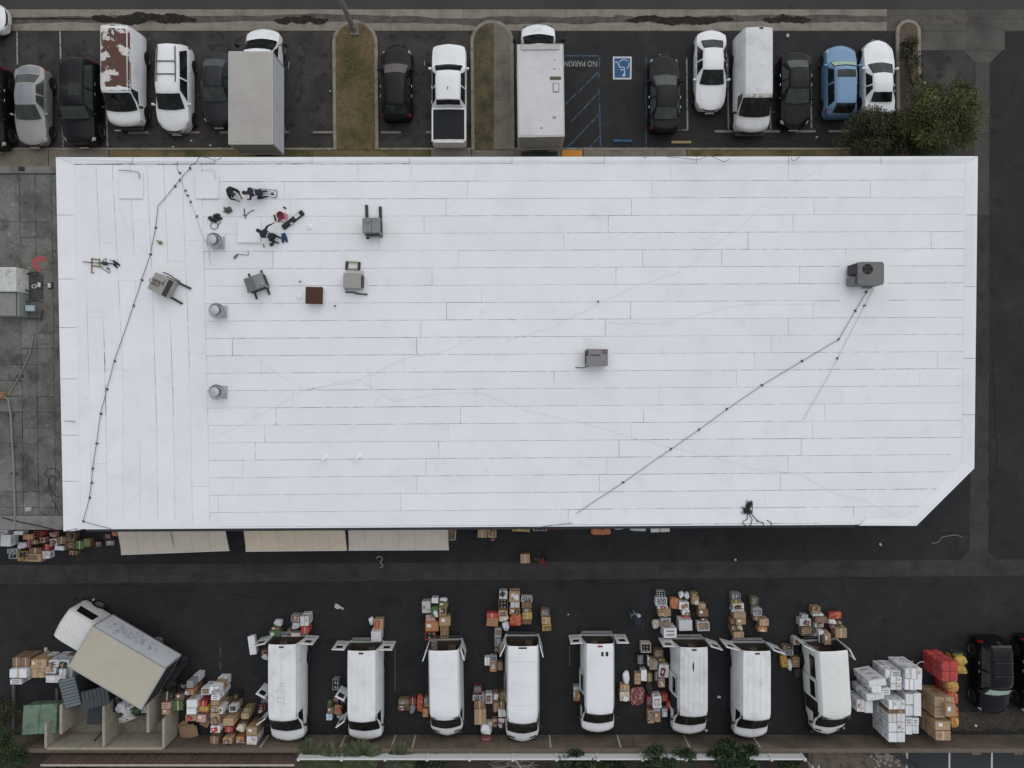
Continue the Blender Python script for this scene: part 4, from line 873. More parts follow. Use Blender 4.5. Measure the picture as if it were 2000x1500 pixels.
mb = MB(); mb.box((.82, -2.33, 3.14), (.34, .50, .02)); mb.build('roof_patch', mat('patch_edge', (.27, .27, .27), .8, .2, 8), tB); MB().box((.82, -2.33, 3.152), (.25, .40, .02)).build('patch_plate', BOXROOFW, tB)
for x, y, s in ((.76, -.85, .13), (.76, -1.32, .12), (.99, -1.32, .07), (-.0, -4.5, .14), (.7, -3.95, .2)):
    MB().prism([(x + s * .6 * math.cos(a) * (1 + .3 * math.sin(3 * a)), y + s * .45 * math.sin(a)) for a in [k * .7 for k in range(9)]], 3.126, 3.13).build('roof_smudge', mat('smudge_grey', (.25, .25, .25), .9, .3, 12, (.5, .5, .5), (.45, .6), 9), tB)
_c = [P(a, b, 2.95) for a, b in ((178, 1222), (322, 1307), (278, 1380), (138, 1303))]; C = (_c[0] + _c[3]) / 2; C.z = 0; rzC = math.atan2(.862, .508)
tC = box_truck(C, rzC, ((_c[1] + _c[2]) / 2 - (_c[0] + _c[3]) / 2).length, 2.54, 2.95, BOXROOFT, mat('white_truck_side', (.64, .66, .70), .5, .05, 2, (.57, .585, .61), (.5, .7), 1.0), 'angled box truck with tan roof and scrawled white side', cabover=True, rearm=DUMPK, zb=1.12)  # rear door coloured black to imitate the dark inside of an open box
# scrawled tags on the right hand side of the box
mb = MB(); r = random.Random(4)
for (y0, y1, z0, z1, k) in ((-.55, -1.1, 1.8, 2.6, 7), (-1.2, -1.9, 1.5, 2.3, 9), (-1.95, -2.6, 1.4, 2.2, 10), (-2.75, -3.3, 1.6, 2.1, 5)):
    for _ in range(k):
        y = r.uniform(y1, y0); z = r.uniform(z0, z1); pts = [(1.276, y, z)]
        for _ in range(5):
            y += r.uniform(-.16, .12); z += r.uniform(-.2, .2); pts.append((1.276, y, max(z0 - .2, min(z1 + .1, z))))
        mb.tube(pts, .008, 4)
mb.build('scrawled_tag', mat('tag_ink', (.20, .21, .27), .7, .2, 9), tC)['kind'] = 'stuff'
mb = MB()
for k in range(10): mb.tube([(r.uniform(-1, 1.1), -4.7 - r.uniform(0, .25), r.uniform(.7, 1.2)), (r.uniform(-1, 1.1), -4.75 - r.uniform(0, .3), r.uniform(.6, 1.0)), (r.uniform(-1, 1.1), -4.72 - r.uniform(0, .2), r.uniform(.7, 1.2))], .03, 5)
mb.build('rear_hardware', DARKM, tC)

# ---- eight vans of the vendors, rear doors open
def vendor_van(kind, px, py, paint, label, L=None, tilt=0.0, rear=(180, 180), side_open=None, W=2.0):
    t, lf, kl, S = car(kind, px, py, 'down', paint, label, 'van', 'vendor_van', L=L, W=W, tilt=tilt, open_rear=True, group='vendor vans with open rear doors')
    yR = S['st'][-1][0] * kl; h = 2.07 if kind == 'van' else 2.37; w = .985 * W / 2
    MB().box((0, yR / 2 + .6, .62), (W - .22, abs(yR) + 1.0, .04)).build('cargo_floor', CARGO, t)
    mb = MB()                              # dark lining inside the shell
    hw = W / 2 - .10; yy = yR + .03
    mb.add([(-hw, yy, .64), (-hw + .10, yy, h - .12), (hw - .10, yy, h - .12), (hw, yy, .64), (-hw, 1.1, .64), (-hw + .10, 1.1, h - .12), (hw - .10, 1.1, h - .12), (hw, 1.1, .64)], [(0, 1, 5, 4), (1, 2, 6, 5), (2, 3, 7, 6), (4, 5, 6, 7)])
    mb.build('cargo_lining', mat('lining_dark', (.06, .056, .05), .8, .3, 5), t)
    r = random.Random(int(px))
    mb = MB()
    for k in range(3): mb.box((r.uniform(-.5, .5), yR + .5 + k * .45, .64 + .15), (.4, .34, .3), r.uniform(-.3, .3))
    mb.build('stowed_goods', mat('stowed_card', (.12, .085, .055), .85, .3, 5), t)
    dw = W / 2 - .30; z0, z1 = .66, h - .14
    for sd, ang in ((1, rear[0]), (-1, rear[1])):
        if ang is None: continue
        e = thing('rear_door', '', ''); del e['label']; del e['category']; e.parent = t; e.location = (sd * w, yR - .02, 0); 
        a = R(ang); e.rotation_euler = (0, 0, sd * a)
        # door panel in its closed pose runs inwards from the hinge; local x towards the centre
        mb = MB(); mb.box((-sd * dw / 2, -.03, (z0 + z1) / 2), (dw, .05, z1 - z0)); 
        o = mb.build('door_panel', paint, e)
        mb = MB(); mb.box((-sd * dw / 2, .004, z0 + (z1 - z0) * .74), (dw * .5, .012, (z1 - z0) * .24)); mb.box((-sd * dw / 2, -.062, z0 + (z1 - z0) * .74), (dw * .5, .012, (z1 - z0) * .24)); mb.build('door_glass', GLASS, e)
        mb = MB(); mb.box((-sd * dw / 2, .006, z0 + (z1 - z0) * .28), (dw * .7, .014, (z1 - z0) * .30)); mb.build('inner_trim', mat('door_trim_grey', (.45, .46, .46), .7, .1, 6), e)
    if side_open:                           # passenger side doors (towards -x of the picture: local +x when facing down)
        ya, yb = .1, 1.25
        if side_open == 'swing':
            lf.patch(1, ya, yb, ya, yb, 1.2, 4.75, .010, 6, 5).build('painted_side_opening', mat('opening_shade_paint', (.012, .012, .012), .9, .2, 5), t, True)  # dark patch on the closed shell paints the unlit interior
            for y, ang, dy in ((ya, 118, 1), (yb, -126, -1)):
                e = thing('side_door', '', ''); del e['label']; del e['category']; e.parent = t; e.location = (1.0, y, 0); e.rotation_euler = (0, 0, -R(ang))
                ln = (yb - ya) / 2
                MB().box((0, dy * ln / 2, 1.22), (.05, ln, 1.36)).build('door_panel', paint, e)
                MB().box((.0, dy * ln / 2, 1.55), (.062, ln * .62, .45)).build('door_glass', GLASS, e)
        else:
            lf.patch(1, ya + .2, yb, ya + .2, yb, 1.2, 4.75, .010, 6, 5).build('painted_side_opening', mat('opening_shade_paint', (.012, .012, .012), .9, .2, 5), t, True)  # doorway shade painted as a dark patch over the body
            d = lf.patch(1, ya - 1.05, ya + .15, ya - 1.05, ya + .15, 1.1, 4.8, .06, 6, 5).build('sliding_door', paint, t, True)
            lf.patch(1, ya - .9, ya, ya - .9, ya, 4.05, 4.65, .07, 4, 2).build('door_glass', GLASS, d, True)
    return t, lf, kl, yR, h
def ribs(t, lf, n, y0, y1, m=WHITEP):
    for k in range(n):
        T = -2.2 + 4.4 * k / (n - 1); sd = -1 if T < 0 else 1; v = 8 - abs(T)
        p = [lf.at(y0 + (y1 - y0) * i / 6, v, sd) + Vector((0, 0, .006)) for i in range(7)]
        MB().tube(p, .016, 4).build('roof_rib', m, t)
def roof_lamp(t, lf, yR, m=LAMPO):
    q = lf.at(yR + .12, 8); MB().rbox((0, yR + .12, q.z + .012), (.26, .09, .035), .01).build('brake_lamp', m, t)
t, lf, kl, yR, h = vendor_van('van', 566, 1342, WHITEP, 'white van with ghost letters on its ribbed roof, leftmost open vendor van', 5.95, rear=(192, 184), side_open='swing')
ribs(t, lf, 5, -2.3, .8); roof_lamp(t, lf, yR)
q = lf.at(0, 8)
text_mesh('82 36', .62, mat('ghost_letters', (.42, .43, .44), .8, .2, 6, (.70, .71, .72), (.46, .54), 7), 'ghost_letters', t, (.02, -.25, q.z + .022), (0, 0, -math.pi / 2), sx=.95, offset=-.012)
t, lf, kl, yR, h = vendor_van('van', 716, 1347, WHITEP, 'smooth-roofed white van, second open vendor van from the left', 5.55, rear=(178, 180), side_open='swing')
ribs(t, lf, 6, -2.3, .8); roof_lamp(t, lf, yR)
t, lf, kl, yR, h = vendor_van('tallvan', 873, 1341, WHITEC, 'white rounded van with nose vents right of the red net bag', 5.45, 1.0, rear=(250, 252), side_open='slide', W=1.95)
for sd in (1, -1): lf.patch(sd, 2.62 * kl, 2.74 * kl, 2.62 * kl, 2.74 * kl, 5.2, 6.9, .01, 2, 4).build('nose_vent', GLASS, t)
for y in (-1.2, 1.0): lf.cpatch(y, y + .03, 2.6, 2.6, .004, 1, 10).build('roof_seam', WHITEG, t, True)
t, lf, kl, yR, h = vendor_van('tallvan', 1020, 1343, WHITEC, 'white rounded van with three roof marker lamps near the picture centre', 6.05, rear=(245, 255), side_open='slide')
for sd in (1, -1): lf.patch(sd, 2.66 * kl, 2.78 * kl, 2.66 * kl, 2.78 * kl, 5.2, 6.9, .01, 2, 4).build('nose_vent', GLASS, t)
for x in (-.5, 0, .5): MB().rbox((x, 1.42 * kl, 2.2), (.10, .1, .05), .012).build('marker_lamp', TRIM, t)
for y in (-2.2, .2): lf.cpatch(y, y + .03, 2.6, 2.6, .004, 1, 10).build('roof_seam', WHITEG, t, True)
MB().box((0, yR + .08, 2.43), (.45, .08, .03)).build('brake_lamp', TRIM, t)
t, lf, kl, yR, h = vendor_van('van', 1166, 1333, WHITEC, 'white van with two dark roof vents, fifth open vendor van from the left', 5.5, rear=(184, 180), side_open='slide', W=1.95)
roof_lamp(t, lf, yR, LAMPR)
for x in (-.12, -.38): 
    q = lf.at(yR + .55, 7); MB().rbox((x, yR + .55, q.z + .02), (.14, .24, .05), .02).build('roof_vent', TRIM, t)
t, lf, kl, yR, h = vendor_van('van', 1343, 1338, WHITEG, 'greyish white ribbed van with dark roof scar, sixth open vendor van', 5.4, rear=(180, 197), side_open='slide')
ribs(t, lf, 7, -2.3, .9, WHITEG); roof_lamp(t, lf, yR)
q = lf.at(-1.7, 8); MB().prism([(.05, -1.95), (.10, -1.7), (.05, -1.35), (.0, -1.6)], q.z + .004, q.z + .012).build('roof_scar', TRIM, t)
t, lf, kl, yR, h = vendor_van('van', 1462, 1345, WHITEP, 'plain white van with red roof lamp, second open vendor van from the right', 5.4, rear=(165, 200))
ribs(t, lf, 6, -2.4, .9); roof_lamp(t, lf, yR, LAMPO)
t, lf, kl, yR, h = vendor_van('tallvan', 1607, 1340, mat('cream_white_paint', (.72, .73, .70), .35, .05, 2.5, coat=.3), 'white rounded van left of the wrapped white pallets, rightmost open vendor van', 5.35, 3.5, rear=(148, 246), side_open='slide', W=1.98)
for sd in (1, -1): lf.patch(sd, 2.62 * kl, 2.74 * kl, 2.62 * kl, 2.74 * kl, 5.2, 6.9, .01, 2, 4).build('nose_vent', GLASS, t)
lf.patch(1, -2.2, -1.0, -2.2, -1.0, 4.05, 4.7, .012, 5, 2).build('side_window', GLASS, t, True)

# ================================================================== GOODS: boxes, sacks, crates
PAL = {'k': ('brown', (.20, .128, .08)), 't': ('tan', (.385, .265, .155)), 'w': ('white', (.66, .67, .69)), 'g': ('grey', (.30, .31, .32)), 'd': ('dark', (.035, .032, .032)), 'r': ('red', (.42, .05, .045)),
       'o': ('orange', (.45, .21, .09)), 'y': ('yellow', (.46, .32, .08)), 'n': ('green', (.085, .17, .06)), 'b': ('pale blue', (.42, .58, .66)), 'p': ('pink', (.46, .28, .24)), 'l': ('olive', (.20, .17, .07)),
       'c': ('cream', (.62, .56, .45)), 'm': ('maroon', (.16, .045, .05)), 's': ('silver', (.48, .50, .53)), 'e': ('red', (.45, .055, .05))}
TAPE = mat('packing_tape', (.50, .40, .27), .3, .08, 8); INK = mat('carton_print', (.22, .19, .17), .7, .3, 10); PAPER = mat('paper_label', (.70, .70, .69), .7, .05, 8); INKR = mat('red_print', (.33, .14, .10), .7, .3, 10)
SLIT = mat('carton_slit', (.05, .04, .03), .9, .2, 8)
def goods_mat(c):
    n, v = PAL[c]; return mat('goods_' + n.replace(' ', '_'), v, .75, .10, 5, tuple(x * .78 for x in v), (.55, .75), 2.5, objvar=.16)
_gm = {}
def box_mesh(c, var):
    """unit carton, origin at its base: bevelled body, two top flaps with slit, tape, print or label"""
    key = ('B', c, var)
    if key in _gm: return _gm[key]
    r = random.Random(ord(c) * 31 + var); mb = MB(); wob = [r.uniform(-1, 1) for _ in range(4)]; deco = var % 5; raw = var
    mb.box((0, 0, .49), (.985, .985, .98), m=0)
    tl = .006
    mb.box((-.2525, 0, .985), (.487, .985, .014), m=0, ry=tl); mb.box((.2525, 0, .985), (.487, .985, .014), m=0, ry=-tl)
    if deco in (0, 2, 3): mb.box((0, 0, .996), (.12, .99, .006), m=1)
    if deco == 1: mb.box((-.18 + r.uniform(-.05, .05), .12, .998), (.30, .34, .006), m=2)
    if deco == 2:
        for k in range(3): mb.box((.24, .26 - k * .13, .996), (.28, .05, .006), m=3)
    if deco == 3:
        mb.box((-.26, .0, .996), (.24, .30, .006), m=4); mb.box((.27, -.2, .996), (.2, .1, .006), m=3)
    if deco == 4:
        for k in range(2): mb.box((0, .2 - k * .38, .996), (.62, .14, .006), m=3)
    for sx, sy in ((1, 0), (-1, 0), (0, 1), (0, -1)):        # printing on the four sides
        for z, w in ((.62, .5), (.44, .34)):
            if deco != 0: mb.box((sx * .4945, sy * .4945, z), (.006 if sx else w, .006 if sy else w, .10), m=3)
        if deco in (0, 2): mb.box((sx * .4945, sy * .4945, .9), (.005 if sx else .12, .005 if sy else .12, .18), m=1)
    for i, v in enumerate(mb.v):              # slightly crushed corners
        mb.v[i] = (v[0] + r.uniform(-.018, .018) * (v[2] > .5) + .03 * wob[0] * v[2], v[1] + r.uniform(-.018, .018) * (v[2] > .5) + .03 * wob[1] * v[2], v[2] + (.03 * wob[2] * v[0] + .025 * wob[3] * v[1] + .012 * math.sin(5 * v[0] + var)) * (v[2] > .3))
    _gm[key] = mb.mesh('carton', [goods_mat(c), TAPE, PAPER, INK, INKR]); return _gm[key]
def tray_mesh(c, var):
    """open carton or crate with visible contents"""
    key = ('C', c, var)
    if key in _gm: return _gm[key]
    r = random.Random(var * 7 + ord(c)); mb = MB(); t = .05
    mb.box((0, 0, .03), (1, 1, .06))
    for s in (1, -1): mb.box((s * (.5 - t / 2), 0, .53), (t, 1, .94)); mb.box((0, s * (.5 - t / 2), .53), (1 - 2 * t - .002, t, .94))
    n = 4 + var % 2
    for i in range(n):
        for j in range(n):
            x = (i + .5) / n - .5; y = (j + .5) / n - .5; x *= .86; y *= .86; h = .72 + r.uniform(-.08, .12); q = .36 / n
            if var % 3 == 0: mb.lathe([(0, h), (q * .7, h), (q, h - .06), (q, .1)], 8, (x, y, 0), 1 + (i + j) % 2)
            else: mb.box((x, y, h / 2 + .03), (q * 2, q * 2, h - .06), r.uniform(-.15, .15), 1 + (i * j + i) % 2)
    alt = {0: 'w', 1: 't', 2: 'd'}[var % 3]
    _gm[key] = mb.mesh('open_carton', [goods_mat(c), goods_mat(alt), goods_mat('g' if c != 'g' else 'w')]); return _gm[key]
def sack_mesh(c, var):
    key = ('S', c, var)
    if key in _gm: return _gm[key]
    mb = MB(); mb.blob((0, 0, .5), (.5, .5, .5), random.Random(var + 3), 14, 9, .22); mb.blob((.12 - .1 * var, .14, .92), (.14, .10, .12), random.Random(var + 9), 8, 5, .3)
    _gm[key] = mb.mesh('sack', goods_mat(c), True); return _gm[key]
def net_mesh(c, var):
    """net bag: many small round vegetables under a mesh, one body"""
    key = ('N', c, var)
    if key in _gm: return _gm[key]
    r = random.Random(var * 3 + ord(c)); mb = MB(); mb.blob((0, 0, .5), (.52, .52, .5), r, 16, 11, .10 if c != 'e' else .03, 0, .5 if c != 'e' else .25)
    for k in range(26 if c != 'e' else 0):                     # bulges of the produce pressing through the net
        a = r.uniform(0, 6.28); e = r.uniform(.05, 1.2); x = .47 * math.cos(a) * math.sin(e) ** .6; y = .47 * math.sin(a) * math.sin(e) ** .6; z = .5 + .44 * math.cos(e) ** .5; q = r.uniform(.05, .075)
        mb.blob((x, y, z), (q, q, q), r, 6, 4, .05, r.choice((0, 0, 0, 1, 2)))
    two = {'r': ('y', 'm'), 'y': ('r', 'o'), 'm': ('p', 'd'), 'o': ('r', 'y'), 'p': ('r', 'w'), 'e': ('m', 'r')}.get(c, ('y', 'k'))
    _gm[key] = mb.mesh('net_bag', [mat('net_' + c, PAL[c][1], .7, .35, 22, PAL[two[0]][1], (.52, .60), 9), goods_mat(two[0]), goods_mat(two[1])], True); return _gm[key]
KINDS_ = {'B': (box_mesh, 12, 'cardboard_box', 'cardboard box', 'box'), 'C': (tray_mesh, 6, 'open_crate', 'open crate', 'crate'), 'S': (sack_mesh, 3, 'plastic_sack', 'plastic sack', 'sack'), 'N': (net_mesh, 3, 'net_bag', 'net bag', 'net bag')}
CLUSTERS = {}
def good(kc, x, y, z0, w, d, h, rz, cluster, layer):
    k, c = kc[0], kc[1]; f, nv, name, noun, cat = KINDS_[k]; r = rnd.randrange(nv)
    me = f(c, r)
    if k == 'B' and c in 'wcsgb': name, noun, cat = 'carton', 'carton', 'carton'
    o = obj(name, me, None, (x, y, z0), rz); o.scale = (w, d, h)
    CLUSTERS.setdefault(cluster, []).append((o, k, PAL[c][0], noun, cat, layer))
    return o
def stacks(Z, cluster, items, zdef=.5, lvl=.42, zjit=.12, shrink=.97, below='tkwk', base=.012, jit=3.0):
    """items: (x0, y0, x1, y1, kind+colour[, top height]) top faces in zoom pixels; each one stands on a column of boxes down to the ground"""
    ox, oy, s = Z
    for it in items:
        x0, y0, x1, y1, kc = it[:5]; zt = it[5] if len(it) > 5 else zdef + rnd.uniform(-zjit, zjit)
        a = P(ox + x0 / s, oy + y0 / s, zt); b = P(ox + x1 / s, oy + y1 / s, zt)
        cx, cy = (a.x + b.x) / 2, (a.y + b.y) / 2; w, d = abs(b.x - a.x) * shrink, abs(b.y - a.y) * shrink
        n = max(1, round(zt / lvl)); hh = (zt - base) / n
        rz = R(rnd.uniform(-jit, jit)) + (R(it[6]) if len(it) > 6 else 0)
        for k in range(n):
            top = k == n - 1
            q = kc if top else 'B' + rnd.choice(below)
            if not top and kc[0] == 'B' and rnd.random() < .55: q = kc
            o = good(q, cx + (0 if top else rnd.uniform(-.02, .02)), cy + (0 if top else rnd.uniform(-.02, .02)), base + k * hh, w, d, hh * .992, rz if top else rz + R(rnd.uniform(-2, 2)), cluster, n - 1 - k)
def jumble(seed, p=.42):
    """odds and ends lying on top of the stacks"""
    r = random.Random(seed)
    for cl, items in list(CLUSTERS.items()):
        if 'pallet' in cl: continue
        for it in list(items):
            o = it[0]
            if it[5] != 0 or it[1] != 'B' or r.random() > p: continue
            w, d = o.scale.x * r.uniform(.4, .72), o.scale.y * r.uniform(.4, .72); h = r.uniform(.05, .2)
            kc = r.choice(('Bk', 'Bt', 'Bg', 'Bd', 'Bw', 'Sw', 'Sg', 'Cd', 'Cm', 'Bm', 'Sc', 'Bl', 'Br'))
            good(kc, o.location.x + r.uniform(-.2, .2) * o.scale.x, o.location.y + r.uniform(-.2, .2) * o.scale.y, o.location.z + o.scale.z * 1.01, w, d, h, o.rotation_euler.z + R(r.uniform(-25, 25)), cl, 5)
Z2 = (300, 1180, 4.6875); Z3 = (600, 1140, 4.1667); Z4 = (880, 1140, 4.1667); Z5 = (1180, 1140, 4.1667); Z6 = (1480, 1140, 4.1667); Z7 = (1700, 1180, 4.687); Z0 = (0, 1130, 4.055); Z8 = (0, 1000, 4.0)
stacks(Z2, 'right of the trash enclosure', [
 (80, 800, 160, 885, 'Bd', 1.3), (70, 900, 150, 960, 'Bp', 1.25), (75, 965, 147, 1015, 'Bt', 1.2), (225, 735, 300, 790, 'Cd', .8), (195, 820, 278, 880, 'Bk', .9), (175, 885, 268, 975, 'Bn', 1.0),
 (303, 705, 360, 768, 'Bg', 1.5), (290, 778, 362, 830, 'Bo', 1.2), (298, 880, 397, 950, 'Bw', 1.3), (298, 955, 386, 1012, 'Bw', 1.25), (288, 1017, 386, 1070, 'Bt', 1.15),
 (435, 770, 510, 832, 'Cw', 1.0), (415, 888, 490, 936, 'Br', 1.0), (402, 940, 505, 1000, 'Ny', 1.1), (390, 1012, 480, 1080, 'Bp', 1.0),
 (513, 755, 602, 826, 'Bw', 1.7), (525, 830, 602, 880, 'Bw', 1.6), (520, 886, 590, 924, 'Bt', 1.5), (524, 930, 585, 988, 'Bt', 1.4), (588, 945, 632, 1005, 'Bw', 1.3), (520, 994, 602, 1100, 'Bt', 1.3),
 (518, 1115, 605, 1176, 'Bw', 1.35), (515, 1210, 597, 1282, 'Bk', 1.1), (515, 1285, 590, 1330, 'Bt', 1.0), (720, 825, 772, 880, 'Cd', .8), (688, 930, 757, 990, 'Cw', 1.0), (638, 1050, 735, 1117, 'Bt', 1.3),
 (650, 1120, 722, 1172, 'Br', 1.0), (633, 1230, 716, 1284, 'Bt', 1.25), (630, 1287, 722, 1326, 'Bw', 1.1), (800, 1000, 872, 1052, 'Bt', 1.0), (743, 1120, 832, 1182, 'Sc', 1.1), (750, 1215, 826, 1262, 'Bo', 1.0),
 (755, 1266, 837, 1320, 'Bs', .95), (848, 1130, 946, 1206, 'Bt', 1.25), (847, 1210, 942, 1287, 'Bw', 1.2), (840, 1292, 946, 1340, 'Bt', .9), (820, 955, 895, 1000, 'Bl', .7), (660, 885, 700, 925, 'Ck', .6)], lvl=.62)
stacks(Z2, 'behind the leftmost open van', [(1090, 150, 1172, 212, 'Sw', .5), (1075, 212, 1150, 242, 'Bk', .45), (1058, 244, 1160, 316, 'Bn', .6), (1258, 103, 1336, 165, 'Cg', .5), (1255, 172, 1340, 240, 'Sw', .55), (1340, 112, 1416, 200, 'Bw', .95),
 (1350, 204, 1417, 270, 'Br', .8), (1254, 268, 1342, 330, 'Bc', .6), (1224, 230, 1260, 286, 'Bk', .5)])
stacks(Z2, 'along the left side of the leftmost open van', [(985, 425, 1060, 460, 'Bk', .5), (978, 462, 1056, 520, 'Sw', .55), (985, 856, 1056, 905, 'Cg', .6), (965, 918, 1030, 975, 'Bm', .6), (950, 965, 995, 1006, 'Sw', .55), (1000, 826, 1060, 855, 'Bd', .5)])
stacks(Z2, 'along the left side of the second open van', [(1635, 690, 1690, 790, 'Cg', .5), (1582, 885, 1632, 950, 'Sn', .45), (1590, 948, 1650, 1003, 'Bk', .5), (1578, 1008, 1632, 1066, 'Bb', .45), (1637, 845, 1690, 905, 'Cm', .5), (1690, 836, 1765, 925, 'Cd', .6), (1658, 928, 1722, 1010, 'Bt', .55), (1665, 1015, 1735, 1062, 'Sg', .45)])
stacks(Z3, 'behind the second open van', [(495, 280, 541, 340, 'Sw', .35), (542, 290, 616, 376, 'Bt', .5), (518, 386, 600, 470, 'Bw', .85)])
stacks(Z3, 'behind the third open van', [(935, 145, 1004, 242, 'Bs', .6), (1012, 115, 1066, 160, 'Bw', .45), (1070, 122, 1140, 150, 'Sw', .4), (1008, 190, 1068, 272, 'Bn', .65), (1072, 152, 1146, 192, 'Bl', .5), (1072, 195, 1130, 262, 'Bt', .65), (965, 255, 1042, 310, 'Bp', .5),
 (958, 312, 1066, 386, 'Bo', .65), (958, 390, 1042, 460, 'Cr', .6), (1075, 268, 1166, 342, 'Bt', .75), (1084, 346, 1146, 440, 'Cy', .6), (1002, 465, 1056, 545, 'Cg', .95)])
stacks(Z3, 'left of the third open van', [(742, 945, 826, 985, 'Bl', .45), (738, 990, 826, 1030, 'Bk', .42), (830, 932, 886, 985, 'Bm', .45), (828, 986, 878, 1066, 'Sg', .4), (890, 916, 944, 1050, 'Nr', .5), (948, 925, 1000, 1005, 'Bk', .5), (940, 1016, 986, 1085, 'Bo', .5)])
stacks(Z4, 'behind the fourth open van', [(395, 60, 462, 126, 'Bs', .55), (390, 128, 466, 212, 'Ck', .6), (390, 216, 466, 260, 'Bt', .6), (386, 262, 472, 316, 'Sc', .6), (415, 318, 482, 390, 'Sw', .6), (478, 60, 566, 150, 'Bt', .65), (486, 152, 560, 197, 'Bs', .6), (480, 203, 566, 250, 'Bt', .65),
 (480, 254, 578, 348, 'Nr', .65), (574, 110, 666, 150, 'Cw', .5), (580, 150, 662, 200, 'Bk', .6), (585, 200, 656, 232, 'Bk', .55), (583, 234, 662, 292, 'By', .6), (586, 295, 660, 332, 'Bk', .5), (295, 240, 388, 278, 'Br', .5), (295, 280, 390, 350, 'Bo', .55)])
stacks(Z4, 'beside the boxes behind the fourth van', [(735, 208, 806, 270, 'Ck', .5), (740, 272, 812, 330, 'Bt', .5), (745, 332, 818, 385, 'By', .45)])
stacks(Z4, 'along the left side of the fourth open van', [(360, 370, 412, 430, 'Cw', .45), (358, 433, 412, 510, 'Cg', .5), (358, 512, 400, 562, 'Bk', .5), (398, 545, 416, 575, 'By', .4), (278, 600, 320, 666, 'Bw', .4), (322, 592, 376, 640, 'Cw', .4), (320, 642, 376, 716, 'Bo', .5), (377, 635, 426, 706, 'Bk', .45)])
stacks(Z4, 'between the third and fourth open vans', [(185, 830, 256, 905, 'Cm', .5), (180, 907, 275, 953, 'Cw', .5), (190, 956, 280, 1020, 'Bk', .6), (193, 1022, 287, 1150, 'Bt', .75), (284, 890, 340, 976, 'Bw', .4), (345, 886, 392, 960, 'Bk', .5), (396, 888, 446, 945, 'Bl', .5), (343, 965, 400, 1056, 'St', .5),
 (402, 948, 450, 1022, 'Bt', .55), (388, 1025, 452, 1087, 'Bw', .6), (380, 1090, 456, 1138, 'Bm', .5), (340, 1105, 377, 1166, 'Bt', .4), (382, 1140, 430, 1180, 'Sw', .35), (240, 1160, 332, 1240, 'Sw', .9), (250, 1243, 332, 1330, 'Bm', .9)])
stacks(Z4, 'left of the fifth open van', [(1000, 835, 1056, 878, 'Bg', .4), (1002, 880, 1014, 950, 'Bw', .35), (1016, 880, 1062, 956, 'Bo', .45)])
stacks(Z5, 'between the fifth and sixth open vans', [(300, 485, 382, 562, 'Cc', .5), (270, 578, 326, 672, 'Cd', .4), (355, 598, 370, 670, 'Bw', .4), (372, 618, 430, 702, 'Bt', .6), (410, 540, 482, 606, 'Ck', .5), (440, 610, 496, 655, 'Bl', .5), (447, 660, 526, 766, 'Bw', .75), (250, 732, 299, 822, 'Bt', .5), (300, 705, 346, 796, 'Bw', .55),
 (347, 730, 392, 796, 'Bl', .45), (415, 715, 444, 800, 'Sg', .4), (442, 770, 496, 846, 'Bp', .5), (150, 722, 212, 822, 'Sw', .4), (130, 826, 205, 872, 'Bt', .5), (128, 880, 206, 956, 'Bc', .5), (210, 850, 332, 992, 'Nm', .4), (350, 925, 392, 1000, 'Cr', .4), (395, 915, 466, 1012, 'Bw', .65), (465, 900, 520, 960, 'Br', .5), (512, 962, 556, 1018, 'Br', .5),
 (405, 1016, 460, 1040, 'Bs', .5), (355, 1036, 408, 1140, 'Bt', .5), (410, 1042, 460, 1126, 'Bt', .55), (470, 1020, 516, 1088, 'Bs', .45), (340, 800, 400, 905, 'Sd', .4)])
stacks(Z5, 'behind the sixth open van', [(430, 60, 496, 110, 'Cg', .4), (420, 115, 512, 180, 'Cw', .45), (432, 184, 520, 208, 'Bs', .5), (440, 210, 546, 266, 'Bt', .6), (462, 280, 545, 356, 'Bg', .6), (395, 292, 460, 375, 'Sc', .4), (484, 362, 592, 442, 'Bw', 1.0), (540, 118, 612, 214, 'No', .45), (612, 66, 650, 125, 'Sw', .4), (654, 76, 700, 130, 'Sw', .4), (702, 68, 762, 104, 'Bl', .4),
 (714, 106, 775, 172, 'Bt', .5), (612, 150, 690, 212, 'Bw', .55), (636, 216, 696, 256, 'Bw', .5), (640, 258, 697, 292, 'Br', .45), (608, 294, 716, 382, 'Bw', .75), (768, 163, 826, 206, 'Bt', .45), (766, 210, 847, 270, 'Bk', .55), (790, 280, 832, 310, 'Bk', .4), (760, 314, 858, 386, 'Cw', .5)])
stacks(Z5, 'behind the seventh open van', [(1040, 78, 1112, 130, 'Cg', .5), (1034, 132, 1114, 162, 'Bl', .5), (1050, 163, 1142, 204, 'Bc', .6), (1040, 206, 1140, 232, 'Bs', .55), (1056, 236, 1156, 282, 'Bt', .7), (1030, 284, 1072, 333, 'Bk', .5), (1074, 285, 1156, 336, 'Bt', .7), (1030, 338, 1080, 388, 'Bk', .55), (1082, 338, 1137, 390, 'Sc', .6), (1054, 394, 1140, 440, 'Bt', .6),
 (1200, 115, 1256, 180, 'Cl', .5), (1215, 205, 1285, 262, 'Cs', .5), (1215, 265, 1262, 300, 'Bk', .5), (1264, 288, 1342, 346, 'Bt', .6), (1252, 350, 1327, 392, 'Bo', .5)])
